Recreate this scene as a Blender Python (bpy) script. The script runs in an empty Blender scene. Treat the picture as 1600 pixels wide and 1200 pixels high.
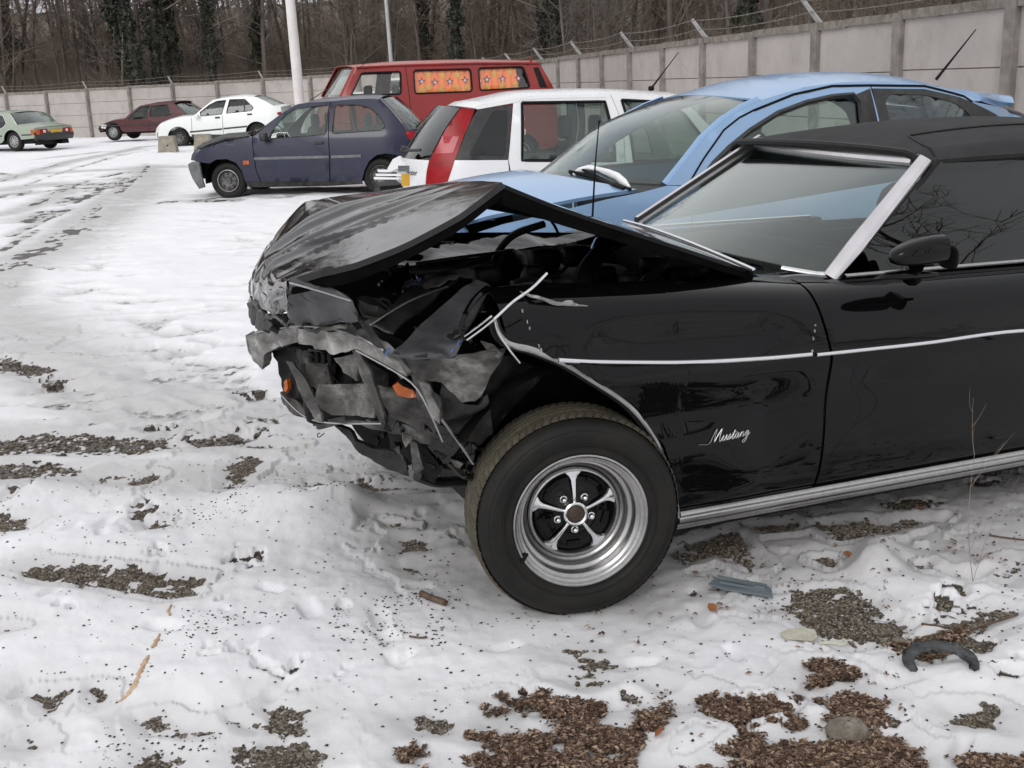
import bpy, bmesh, math, random
import numpy as np
from mathutils import Vector, Matrix
from mathutils.geometry import delaunay_2d_cdt
random.seed(7); RNG = np.random.default_rng(11)
SC = bpy.context.scene; COL = SC.collection
PI = math.pi
rad = math.radians
# ---------------------------------------------------------------- camera
FPX = 1800.0; PITCH = math.atan(475/1800.0); ROLL = rad(2.2); CAMH = 1.65
_f = np.array([0, math.cos(PITCH), -math.sin(PITCH)])
_u0 = np.array([0, math.sin(PITCH), math.cos(PITCH)]); _r0 = np.array([1., 0, 0])
_R = math.cos(ROLL)*_r0 - math.sin(ROLL)*_u0
_U = math.sin(ROLL)*_r0 + math.cos(ROLL)*_u0
CP = np.array([0, 0, CAMH])
def ray(x, y): return _f + _R*(x-800)/FPX + _U*(600-y)/FPX
def gnd(x, y, z=0.0):
    d = ray(x, y); return CP + d*(z-CP[2])/d[2]
def dep(x, y, Y):
    d = ray(x, y); return CP + d*Y/d[1]
cam = bpy.data.cameras.new('camera'); camo = bpy.data.objects.new('camera', cam); COL.objects.link(camo)
cam.sensor_width = 36; cam.lens = FPX/1600*36; cam.clip_end = 2000; cam.clip_start = 0.05
_m = Matrix(((_R[0], _U[0], -_f[0], CP[0]), (_R[1], _U[1], -_f[1], CP[1]), (_R[2], _U[2], -_f[2], CP[2]), (0, 0, 0, 1)))
camo.matrix_world = _m
SC.camera = camo
# ---------------------------------------------------------------- world, sun, exposure
w = bpy.data.worlds.new('World'); SC.world = w; w.use_nodes = True
nt = w.node_tree; nt.nodes.clear()
sky = nt.nodes.new('ShaderNodeTexSky'); sky.sky_type = 'NISHITA'; sky.sun_disc = False
sky.sun_elevation = rad(32); sky.sun_rotation = rad(200); sky.dust_density = 4; sky.air_density = 1.2
hs = nt.nodes.new('ShaderNodeHueSaturation'); hs.inputs['Saturation'].default_value = 0.12
nt.links.new(sky.outputs[0], hs.inputs['Color'])
tc = nt.nodes.new('ShaderNodeTexCoord'); cn = nt.nodes.new('ShaderNodeTexNoise'); cn.inputs['Scale'].default_value = 2.0
cn.inputs['Detail'].default_value = 4
nt.links.new(tc.outputs['Generated'], cn.inputs['Vector'])
cr = nt.nodes.new('ShaderNodeValToRGB'); cr.color_ramp.elements[0].color = (5.6, 5.7, 6.0, 1); cr.color_ramp.elements[1].color = (7.4, 7.4, 7.5, 1)
cr.color_ramp.elements[0].position = .3; cr.color_ramp.elements[1].position = .7
nt.links.new(cn.outputs[0], cr.inputs[0])
mx = nt.nodes.new('ShaderNodeMix'); mx.data_type = 'RGBA'; mx.inputs[0].default_value = 0.82
nt.links.new(hs.outputs[0], mx.inputs[6]); nt.links.new(cr.outputs[0], mx.inputs[7])
bg = nt.nodes.new('ShaderNodeBackground'); bg.inputs['Strength'].default_value = 0.12
nt.links.new(mx.outputs[2], bg.inputs[0])
wo = nt.nodes.new('ShaderNodeOutputWorld'); nt.links.new(bg.outputs[0], wo.inputs[0])
sl = bpy.data.lights.new('sun', 'SUN'); sl.energy = 0.7; sl.angle = rad(25); sl.color = (1, .98, .95)
so = bpy.data.objects.new('sun', sl); COL.objects.link(so); so.rotation_euler = (rad(58), 0, rad(-20))
SC.view_settings.view_transform = 'Standard'; SC.view_settings.look = 'None'; SC.view_settings.gamma = 1
SC.view_settings.exposure = 0.38; SC.view_settings.use_curve_mapping = False
# ---------------------------------------------------------------- materials
def rgb(h):
    v = [int(h[i:i+2], 16)/255 for i in (0, 2, 4)]
    return tuple(c/12.92 if c <= .04045 else ((c+.055)/1.055)**2.4 for c in v) + (1,)
class Mat:
    def __init__(s, name, col=(.5, .5, .5), rough=.5, metal=0, coat=0, spec=.5):
        s.m = bpy.data.materials.new(name); s.m.use_nodes = True; s.nt = s.m.node_tree
        s.b = s.nt.nodes['Principled BSDF']; s.b.inputs['Base Color'].default_value = tuple(col[:3]) + (1,)
        s.b.inputs['Roughness'].default_value = rough; s.b.inputs['Metallic'].default_value = metal
        s.b.inputs['Coat Weight'].default_value = coat; s.b.inputs['Coat Roughness'].default_value = .03
        s.b.inputs['Specular IOR Level'].default_value = spec
        s.tc = s.nt.nodes.new('ShaderNodeTexCoord')
    def noise(s, scale, detail=6, rough=.6, stretch=None, dist=0):
        n = s.nt.nodes.new('ShaderNodeTexNoise'); n.inputs['Scale'].default_value = scale
        n.inputs['Detail'].default_value = detail; n.inputs['Roughness'].default_value = rough
        n.inputs['Distortion'].default_value = dist
        v = s.tc.outputs['Object']
        if stretch:
            mp = s.nt.nodes.new('ShaderNodeMapping'); mp.inputs['Scale'].default_value = stretch
            s.nt.links.new(v, mp.inputs[0]); v = mp.outputs[0]
        s.nt.links.new(v, n.inputs['Vector']); return n.outputs[0]
    def ramp(s, fac, stops):
        r = s.nt.nodes.new('ShaderNodeValToRGB'); e = r.color_ramp.elements
        while len(e) < len(stops): e.new(.5)
        for k, (p, c) in enumerate(stops):
            e[k].position = p; e[k].color = (tuple(c[:3]) + (1,)) if not isinstance(c, (int, float)) else (c, c, c, 1)
        s.nt.links.new(fac, r.inputs[0]); return r.outputs[0]
    def mix(s, fac, a, b):
        m = s.nt.nodes.new('ShaderNodeMix'); m.data_type = 'RGBA'
        for i, v in ((0, fac), (6, a), (7, b)):
            if isinstance(v, (int, float)): m.inputs[i].default_value = v
            elif isinstance(v, tuple): m.inputs[i].default_value = tuple(v[:3]) + (1,)
            else: s.nt.links.new(v, m.inputs[i])
        return m.outputs[2]
    def math(s, op, a, b=0.0):
        m = s.nt.nodes.new('ShaderNodeMath'); m.operation = op
        for i, v in ((0, a), (1, b)):
            if isinstance(v, (int, float)): m.inputs[i].default_value = v
            else: s.nt.links.new(v, m.inputs[i])
        return m.outputs[0]
    def attr(s, n):
        a = s.nt.nodes.new('ShaderNodeAttribute'); a.attribute_name = n; return a.outputs['Fac']
    def set(s, inp, v): s.nt.links.new(v, s.b.inputs[inp]); return s
    def bump(s, h, strength=.3, dist=.01):
        b = s.nt.nodes.new('ShaderNodeBump'); b.inputs['Strength'].default_value = strength; b.inputs['Distance'].default_value = dist
        s.nt.links.new(h, b.inputs['Height']); s.nt.links.new(b.outputs[0], s.b.inputs['Normal']); return s
def two(name, c1, c2, scale, rough=.5, metal=0, coat=0, bump=0, lo=.35, hi=.65, stretch=None, bscale=None, bd=.01, spec=.5, r2=None):
    m = Mat(name, c1, rough, metal, coat, spec)
    n = m.noise(scale, 8, .65, stretch)
    m.set('Base Color', m.ramp(n, [(lo, c1), (hi, c2)]))
    if r2 is not None: m.set('Roughness', m.ramp(n, [(lo, rough), (hi, r2)]))
    if bump: m.bump(m.noise(bscale or scale*3, 6), bump, bd)
    return m.m
def glass(name, tint=(.55, .62, .58), rough=.0, trans=.8, refl=1.0):
    m = bpy.data.materials.new(name); m.use_nodes = True; n = m.node_tree; n.nodes.clear()
    o = n.nodes.new('ShaderNodeOutputMaterial'); t = n.nodes.new('ShaderNodeBsdfTransparent'); t.inputs[0].default_value = tint + (1,)
    g = n.nodes.new('ShaderNodeBsdfGlossy'); g.inputs['Roughness'].default_value = .01 + rough; g.inputs['Color'].default_value = (.9*refl, .92*refl, .92*refl, 1)
    f = n.nodes.new('ShaderNodeLayerWeight'); pw = n.nodes.new('ShaderNodeMath'); pw.operation = 'POWER'; pw.inputs[1].default_value = 3.0; n.links.new(f.outputs['Facing'], pw.inputs[0])
    mth = n.nodes.new('ShaderNodeMath'); mth.operation = 'MULTIPLY_ADD'; mth.inputs[1].default_value = trans; mth.inputs[2].default_value = .052
    n.links.new(pw.outputs[0], mth.inputs[0])
    x = n.nodes.new('ShaderNodeMixShader'); n.links.new(mth.outputs[0], x.inputs[0]); n.links.new(t.outputs[0], x.inputs[1]); n.links.new(g.outputs[0], x.inputs[2])
    n.links.new(x.outputs[0], o.inputs[0]); return m
M = {}
def paint(name, c, c2=None, rough=.25, dirt=None, dirt_amt=.4, metal=0):
    m = Mat(name, c, rough, metal, .3, .4)
    n = m.noise(1.3, 5); c2 = c2 or tuple(x*.9 for x in c)
    base = m.ramp(n, [(.35, c), (.65, c2)])
    if dirt:
        d = m.noise(9, 9, .75, (1, 1, 1.0)); g = m.nt.nodes.new('ShaderNodeSeparateXYZ'); m.nt.links.new(m.tc.outputs['Object'], g.inputs[0])
        low = m.ramp(g.outputs[2], [(.25, 1.0), (.85, .15)])
        f = m.math('MULTIPLY', m.math('MULTIPLY', m.ramp(d, [(.35, 0.0), (.7, 1.0)]), low), dirt_amt)
        base = m.mix(f, base, dirt)
        m.set('Roughness', m.ramp(f, [(0, rough), (.4, .6)]))
    m.set('Base Color', base); m.bump(m.noise(220, 2), .02, .001)
    return m.m
M['black'] = None
_b = Mat('black_paint', (.0022, .0022, .0026), .035, 0, 0.0, .25)
_b.bump(_b.noise(3.0, 2), .03, .02); M['black'] = _b.m
# dusty, scuffed black paint
_b = Mat('scuffed_black_paint', (.01, .01, .011), .12, 0, .0, .5)
n1 = _b.noise(7, 10, .75, (1, 1, 1), 1.5); f = _b.ramp(n1, [(.60, 0.0), (.74, .8)])
_b.set('Base Color', _b.mix(f, (.003, .003, .0035), (.07, .068, .066))); _b.set('Roughness', _b.ramp(f, [(0, .07), (1, .6)])); pass
_b.bump(_b.noise(16, 6), .10, .006); M['scuff'] = _b.m
_b = Mat('scraped_grey_metal', (.2, .19, .18), .5, .2)
n1 = _b.noise(8, 8, .62, (1, 1, 1.4), .3); n2 = _b.noise(60, 8, .8, (1, 1, 7))
_b.set('Base Color', _b.mix(_b.ramp(n2, [(.5, 0.0), (.62, 1.0)]), _b.ramp(n1, [(.38, (.014, .0135, .013)), (.52, (.07, .067, .062)), (.68, (.25, .24, .225))]), (.06, .055, .05)))
_b.bump(_b.noise(40, 6, .6, (1, 1, 3)), .22, .003); M['scrape'] = _b.m
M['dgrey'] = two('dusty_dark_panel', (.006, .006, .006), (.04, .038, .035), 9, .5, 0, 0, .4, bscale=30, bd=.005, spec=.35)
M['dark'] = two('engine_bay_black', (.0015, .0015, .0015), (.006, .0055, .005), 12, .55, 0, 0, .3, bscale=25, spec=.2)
M['rubberblk'] = two('black_rubber', (.004, .004, .004), (.010, .010, .0095), 20, .5, spec=.25)
_b = Mat('chrome', (.75, .75, .76), .12, 1); _b.set('Roughness', _b.ramp(_b.noise(40, 6), [(.4, .08), (.7, .22)])); _b.bump(_b.noise(90, 3), .04, .001); M['chrome'] = _b.m
_b = Mat('dull_chrome', (.62, .61, .6), .28, 1); _b.set('Base Color', _b.ramp(_b.noise(50, 8, .8, (1, 1, 1)), [(.45, (.44, .435, .43)), (.75, (.30, .295, .29))])); M['dchrome'] = _b.m
M['alu'] = two('brushed_pillar_metal', (.72, .70, .71), (.6, .58, .6), 6, .38, .85)
_b = Mat('tyre_rubber', (.02, .02, .02), .6, 0, 0, .22); _b.set('Base Color', _b.ramp(_b.noise(5, 9, .75), [(.35, (.008, .008, .0078)), (.6, (.017, .016, .014)), (.8, (.034, .030, .024))])); _b.bump(_b.noise(80, 6), .12, .002); M['tyre'] = _b.m
_b = Mat('muddy_tread', (.05, .045, .03), .85); _mud = _b.ramp(_b.noise(14, 9, .8), [(.3, (.030, .026, .017)), (.5, (.068, .060, .040)), (.75, (.115, .102, .070))])
_sx = _b.nt.nodes.new('ShaderNodeSeparateXYZ'); _b.nt.links.new(_b.tc.outputs['Object'], _sx.inputs[0])
_rd = _b.math('SQRT', _b.math('ADD', _b.math('MULTIPLY', _sx.outputs[0], _sx.outputs[0]), _b.math('MULTIPLY', _sx.outputs[2], _sx.outputs[2])))
_b.set('Base Color', _b.mix(_b.ramp(_b.math('MULTIPLY', _b.math('SUBTRACT', _rd, .3155), 55.0), [(.35, 0.0), (.72, 1.0)]), (.008, .0075, .006), _mud)); _b.bump(_b.noise(120, 6), .3, .003); M['tread'] = _b.m  # mud on the blocks; groove shade is darkened into the colour
M['fabric'] = two('black_hood_fabric', (.020, .020, .021), (.034, .034, .036), 5, .8, 0, 0, .35, bscale=400, bd=.001, spec=.25)
M['orange'] = two('orange_lamp_plastic', (.50, .12, .012), (.30, .06, .01), 25, .3)
M['redlamp'] = two('red_lamp_plastic', (.34, .005, .010), (.20, .003, .007), 6, .3, spec=.25)
M['redlamp2'] = two('pale_red_lamp_plastic', (.40, .045, .06), (.33, .03, .045), 6, .15, spec=.3)
M['whitelamp'] = two('clear_lamp_glass', (.75, .7, .68), (.6, .56, .55), 20, .15)
M['glass'] = glass('clear_car_glass', (.80, .86, .83), 0, .7)
M['glassdark'] = glass('tinted_car_glass', (.33, .35, .35), 0, .8, .9)
M['glassws'] = glass('windscreen_glass', (.78, .83, .80), 0, .72)
M['plastic'] = two('dark_trim_plastic', (.018, .018, .019), (.035, .035, .036), 15, .5)
M['seat'] = two('dark_seat_cloth', (.03, .032, .034), (.05, .05, .055), 30, .9)
M['plate'] = two('yellow_number_plate', (.62, .36, .03), (.55, .30, .03), 4, .4)
M['ink'] = two('matt_black', (.003, .003, .003), (.006, .006, .006), 30, .6, spec=.2)
M['steel'] = two('steel_wheel', (.05, .05, .05), (.16, .155, .15), 12, .5, .5)
M['silver'] = two('silver_wheel', (.42, .42, .42), (.3, .3, .3), 12, .4, .5)
# ---------------------------------------------------------------- objects
def tag(o, label=None, cat=None, group=None, kind=None):
    if label: o['label'] = label
    if cat: o['category'] = cat
    if group: o['group'] = group
    if kind: o['kind'] = kind
    return o
def mk(name, verts, faces, mat, parent=None, smooth=True, sharp=None):
    me = bpy.data.meshes.new(name); me.from_pydata([tuple(map(float, v)) for v in verts], [], [tuple(map(int, f)) for f in faces]); me.update()
    if mat is not None: me.materials.append(mat)
    if smooth: me.polygons.foreach_set('use_smooth', [True]*len(me.polygons))
    if sharp: me.set_sharp_from_angle(angle=rad(sharp))
    o = bpy.data.objects.new(name, me); COL.objects.link(o)
    if parent is not None: o.parent = parent
    return o
def mknp(name, V, Fc, mat, parent=None, smooth=True):
    """fast mesh from arrays; Fc is (n,3) or (n,4)"""
    me = bpy.data.meshes.new(name); V = np.asarray(V, np.float32); Fc = np.asarray(Fc, np.int32); n, k = Fc.shape
    me.vertices.add(len(V)); me.vertices.foreach_set('co', V.ravel())
    me.loops.add(n*k); me.loops.foreach_set('vertex_index', Fc.ravel())
    me.polygons.add(n); me.polygons.foreach_set('loop_start', np.arange(0, n*k, k, dtype=np.int32)); me.polygons.foreach_set('loop_total', np.full(n, k, np.int32))
    me.update(calc_edges=True)
    if mat is not None: me.materials.append(mat)
    me.polygons.foreach_set('use_smooth', np.full(n, smooth))
    o = bpy.data.objects.new(name, me); COL.objects.link(o)
    if parent is not None: o.parent = parent
    return o
def empty(name, loc=(0, 0, 0), rz=0, ry=0):
    o = bpy.data.objects.new(name, None); COL.objects.link(o); o.location = loc; o.rotation_euler = (0, ry, rz); o.empty_display_size = .2; return o
class MB:
    """collects simple shapes for ONE mesh"""
    def __init__(s): s.v = []; s.f = []
    def add(s, v, f):
        b = len(s.v); s.v += [tuple(p) for p in v]; s.f += [tuple(i+b for i in q) for q in f]; return s
    def box(s, c, d, rz=0, jit=0, taper=1.0, ry=0):
        x, y, z = d[0]/2, d[1]/2, d[2]/2; P = []
        for k in (-1, 1):
            t = taper if k > 0 else 1
            for i, j in ((-1, -1), (1, -1), (1, 1), (-1, 1)):
                p = np.array([i*x*t, j*y*t, k*z]) + (RNG.uniform(-jit, jit, 3) if jit else 0)
                if ry: p = np.array([p[0]*math.cos(ry)+p[2]*math.sin(ry), p[1], -p[0]*math.sin(ry)+p[2]*math.cos(ry)])
                P.append((c[0]+p[0]*math.cos(rz)-p[1]*math.sin(rz), c[1]+p[0]*math.sin(rz)+p[1]*math.cos(rz), c[2]+p[2]))
        return s.add(P, [(3, 2, 1, 0), (4, 5, 6, 7), (0, 1, 5, 4), (1, 2, 6, 5), (2, 3, 7, 6), (3, 0, 4, 7)])
    def rbox(s, c, d, b=.1, n=2, rz=0):
        """rounded box as a superellipsoid-like lump"""
        P = []; nu, nv = 14, 9
        for i in range(nv):
            ph = -PI/2 + PI*i/(nv-1)
            for j in range(nu):
                th = 2*PI*j/nu; e = b
                sg = lambda a, e: math.copysign(abs(a)**e, a)
                x = sg(math.cos(ph), e)*sg(math.cos(th), e)*d[0]/2; y = sg(math.cos(ph), e)*sg(math.sin(th), e)*d[1]/2; z = sg(math.sin(ph), e)*d[2]/2
                P.append((c[0]+x*math.cos(rz)-y*math.sin(rz), c[1]+x*math.sin(rz)+y*math.cos(rz), c[2]+z))
        return s.add(P, [(i*nu+j, i*nu+(j+1) % nu, (i+1)*nu+(j+1) % nu, (i+1)*nu+j) for i in range(nv-1) for j in range(nu)])
    def tube(s, pts, r, n=8, cap=True, flat=None):
        pts = [Vector(p) for p in pts]; rs = r if isinstance(r, (list, tuple)) else [r]*len(pts); P = []; up = None
        for i, p in enumerate(pts):
            t = (pts[min(i+1, len(pts)-1)] - pts[max(i-1, 0)]).normalized()
            if up is None: up = t.orthogonal().normalized() if flat is None else (Vector(flat) - t*t.dot(Vector(flat))).normalized()
            else: up = (up - t*up.dot(t)).normalized()
            sd = t.cross(up)
            for k in range(n):
                a = 2*PI*(k+.5)/n; P.append(p + up*math.cos(a)*rs[i] + sd*math.sin(a)*rs[i])
        m = len(pts)
        F = [(i*n+k, i*n+(k+1) % n, (i+1)*n+(k+1) % n, (i+1)*n+k) for i in range(m-1) for k in range(n)]
        if cap: F += [tuple(range(n))[::-1], tuple(range((m-1)*n, m*n))]
        return s.add(P, F)
    def band(s, pts, w, t, nrm, lift=0):
        """flat moulding along pts: half-width w in-plane, thickness t along nrm (profile slightly convex)"""
        pts = [Vector(p) for p in pts]; N = Vector(nrm).normalized(); P = []
        for i, p in enumerate(pts):
            tt = (pts[min(i+1, len(pts)-1)] - pts[max(i-1, 0)]).normalized(); sd = tt.cross(N).normalized()
            ww = w if not isinstance(w, (list, tuple)) else w[i]
            for a, h in ((-1, 0), (-.85, .75), (-.35, 1), (.35, 1), (.85, .75), (1, 0)): P.append(p + sd*a*ww + N*(h*t+lift))
        m = len(pts)
        F = [(i*6+k, i*6+k+1, (i+1)*6+k+1, (i+1)*6+k) for i in range(m-1) for k in range(5)] + [tuple(range(6)), tuple(range((m-1)*6, m*6))[::-1]]
        return s.add(P, F)
    def lathe(s, prof, c=(0, 0, 0), n=40, axis='y', close=False):
        P = []
        for r, x in prof:
            for k in range(n):
                a = 2*PI*k/n
                P.append((c[0]+r*math.cos(a), c[1]+x, c[2]+r*math.sin(a)) if axis == 'y' else (c[0]+r*math.cos(a), c[1]+r*math.sin(a), c[2]+x))
        m = len(prof)
        F = [(i*n+k, i*n+(k+1) % n, (i+1)*n+(k+1) % n, (i+1)*n+k) for i in range(m-1) for k in range(n)]
        if close: F += [tuple(range(n)), tuple(range((m-1)*n, m*n))[::-1]]
        return s.add(P, F)
    def build(s, name, mat, parent=None, smooth=False, sharp=35):
        return mk(name, s.v, s.f, mat, parent, smooth, sharp if smooth else None)
# ---------------------------------------------------------------- 2D panels
def inpoly(P, poly):
    x, y = P[:, 0], P[:, 1]; r = np.zeros(len(P), bool); n = len(poly)
    for i in range(n):
        x1, y1 = poly[i]; x2, y2 = poly[(i+1) % n]
        if y1 == y2: continue
        c = ((y1 > y) != (y2 > y)) & (x < (x2-x1)*(y-y1)/(y2-y1)+x1); r ^= c
    return r
def dpoly(P, poly, closed=True):
    d = np.full(len(P), 1e9); n = len(poly)
    for i in range(n if closed else n-1):
        a = np.array(poly[i], float); b = np.array(poly[(i+1) % n], float); ab = b-a; L = ab@ab
        t = np.clip(((P-a)@ab)/(L or 1), 0, 1); d = np.minimum(d, np.hypot(*(P-a-t[:, None]*ab).T))
    return d
def fillet(poly, r, n=4):
    out = []; m = len(poly)
    for i in range(m):
        p = np.array(poly[i], float); a = np.array(poly[i-1], float); b = np.array(poly[(i+1) % m], float)
        la, lb = np.linalg.norm(a-p), np.linalg.norm(b-p); q = min(r, la*.45, lb*.45)
        s, e = p+(a-p)/la*q, p+(b-p)/lb*q
        for k in range(n+1):
            t = k/n; out.append(tuple((1-t)**2*s + 2*t*(1-t)*p + t*t*e))
    return out
def resamp(poly, step):
    out = []; m = len(poly)
    for i in range(m):
        a = np.array(poly[i], float); b = np.array(poly[(i+1) % m], float); k = max(1, int(np.linalg.norm(b-a)/step+.5))
        for j in range(k): out.append(tuple(a+(b-a)*j/k))
    return out
def tri2d(outer, holes, step):
    loops = [resamp(outer, step)] + [resamp(h, step) for h in holes]
    pts = []; ed = []
    for L in loops:
        b = len(pts); pts += L; ed += [(b+i, b+(i+1) % len(L)) for i in range(len(L))]
    A = np.array(outer); x0, y0 = A.min(0); x1, y1 = A.max(0)
    gx, gy = np.meshgrid(np.arange(x0+step/2, x1, step), np.arange(y0+step/2, y1, step)); G = np.c_[gx.ravel(), gy.ravel()]
    if len(G):
        ok = inpoly(G, outer) & (dpoly(G, outer) > step*.55)
        for h in holes: ok &= ~inpoly(G, h) & (dpoly(G, h) > step*.55)
        pts += [tuple(p) for p in G[ok]]
    v, e, f, *_ = delaunay_2d_cdt([Vector(p) for p in pts], ed, [], 0, 1e-6)
    V = np.array([tuple(p) for p in v]); Fa = np.array([tuple(q) for q in f if len(q) == 3])
    c = V[Fa].mean(1); ok = inpoly(c, outer)
    for h in holes: ok &= ~inpoly(c, h)
    return V, Fa[ok]
def sheet(name, V, Fc, mat, parent=None, t=.01, out=(0, -1, 0), smooth=True):
    """a curved sheet with real thickness: front faces, an edge lip and a back"""
    V = np.asarray(V, float); Fc = np.asarray(Fc, int); k = Fc.shape[1]
    n = np.cross(V[Fc[:, 1]]-V[Fc[:, 0]], V[Fc[:, 2]]-V[Fc[:, 0]])
    if (n @ np.array(out, float)).sum() < 0: Fc = Fc[:, ::-1]; n = -n
    N = np.zeros_like(V)
    for i in range(k): np.add.at(N, Fc[:, i], n)
    N /= np.maximum(np.linalg.norm(N, axis=1), 1e-12)[:, None]
    F = [tuple(q) for q in Fc]; allv = [V]
    if t:
        E = {}
        for q in Fc:
            for i in range(k):
                a, b = q[i], q[(i+1) % k]
                if (b, a) in E: del E[(b, a)]
                else: E[(a, b)] = 1
        B = V - N*t; nv = len(V); allv.append(B); F += [tuple(i+nv for i in q[::-1]) for q in Fc]
        bv = sorted({i for e in E for i in e}); ix = {b: i for i, b in enumerate(bv)}; nb = len(bv)
        allv += [V[bv], B[bv]]; o1 = 2*nv; o2 = 2*nv+nb
        F += [(o1+ix[b], o1+ix[a], o2+ix[a], o2+ix[b]) for a, b in E]
    return mk(name, np.concatenate(allv), F, mat, parent, smooth)
def grid(name, fn, ni, nj, mat, parent=None, t=.01, out=(0, 0, 1), smooth=True):
    V = [fn(i/(ni-1), j/(nj-1)) for i in range(ni) for j in range(nj)]
    Fq = [(i*nj+j, i*nj+j+1, (i+1)*nj+j+1, (i+1)*nj+j) for i in range(ni-1) for j in range(nj-1)]
    return sheet(name, V, Fq, mat, parent, t, out, smooth)
def cat1(P, t, closed=False):
    """catmull-rom through rows P (n,...) at t in 0..1"""
    n = len(P); x = t*(n-1); i = min(int(x), n-2); f = x-i
    p0, p1, p2, p3 = P[max(i-1, 0)], P[i], P[i+1], P[min(i+2, n-1)]
    return .5*((2*p1)+(-p0+p2)*f+(2*p0-5*p1+4*p2-p3)*f*f+(-p0+3*p1-3*p2+p3)*f**3)
def lerp(xs, ys, x): return float(np.interp(x, xs, ys))
# value noise (numpy)
def _h(ix, iy, s):
    h = (ix.astype(np.int64)*374761393 + iy.astype(np.int64)*668265263 + s*982451653) & 0xffffffff
    h = ((h ^ (h >> 13))*1274126177) & 0xffffffff; h = h ^ (h >> 16); return (h & 0xffff)/65535.0
def vnoise(x, y, s=0):
    ix, iy = np.floor(x), np.floor(y); fx, fy = x-ix, y-iy; fx = fx*fx*(3-2*fx); fy = fy*fy*(3-2*fy)
    a, b, c, d = _h(ix, iy, s), _h(ix+1, iy, s), _h(ix, iy+1, s), _h(ix+1, iy+1, s)
    return (a+(b-a)*fx)*(1-fy) + (c+(d-c)*fx)*fy
def fbm(x, y, o=4, s=0):
    r = 0; a = .5; t = 0
    for k in range(o): r = r + a*vnoise(x*2**k+17*k, y*2**k-9*k, s+k); t += a; a *= .55
    return r/t

_b = Mat('dusty_bumper_metal', (.2, .19, .18), .45, .1); n1 = _b.noise(8, 8, .65, (1, 1, 1.5), .4)
_b.set('Base Color', _b.ramp(n1, [(.34, (.05, .048, .045)), (.5, (.20, .193, .183)), (.68, (.48, .47, .45))])); _b.bump(_b.noise(30, 8, .7), .25, .004); M['bumper'] = _b.m

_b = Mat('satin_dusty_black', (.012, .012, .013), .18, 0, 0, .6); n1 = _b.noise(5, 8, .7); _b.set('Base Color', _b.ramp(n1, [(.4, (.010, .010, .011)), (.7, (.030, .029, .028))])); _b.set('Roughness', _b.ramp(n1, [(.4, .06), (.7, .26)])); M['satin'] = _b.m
M['glassvan'] = glass('thin_clear_glass', (.95, .95, .94), 0, .35)

_b = Mat('sky_sheen_satin_black', (.035, .035, .037), .22, 0, 0, .6); n1 = _b.noise(6, 8, .7); _b.set('Base Color', _b.ramp(n1, [(.4, (.035, .036, .040)), (.7, (.072, .071, .073))])); M['skysheen'] = _b.m  # base paled to put the sky reflection on black paint into the colour

M['greypane'] = glass('added_pane_glass', (.30, .32, .32), .25, .5, .75)

M['glassside'] = glass('dark_side_glass', (.10, .11, .115), 0, .7, .95)
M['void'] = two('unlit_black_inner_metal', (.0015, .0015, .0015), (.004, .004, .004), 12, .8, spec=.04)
_b = Mat('bonnet_black_paint', (.006, .006, .0065), .06, 0, 0, .55)
n1 = _b.noise(4.5, 10, .78, (1, 1, 1), .6); n2 = _b.noise(38, 6, .8, (1, 1, 1)); f = _b.math('MULTIPLY', _b.ramp(n1, [(.61, 0.0), (.64, 1.0)]), _b.ramp(n2, [(.40, .25), (.55, 1.0)]))
_b.set('Base Color', _b.mix(f, (.007, .007, .0078), (.10, .098, .094))); _b.set('Roughness', _b.ramp(f, [(0, .07), (1, .55)])); _b.bump(_b.noise(4, 2), .12, .02); M['hood'] = _b.m
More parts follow.
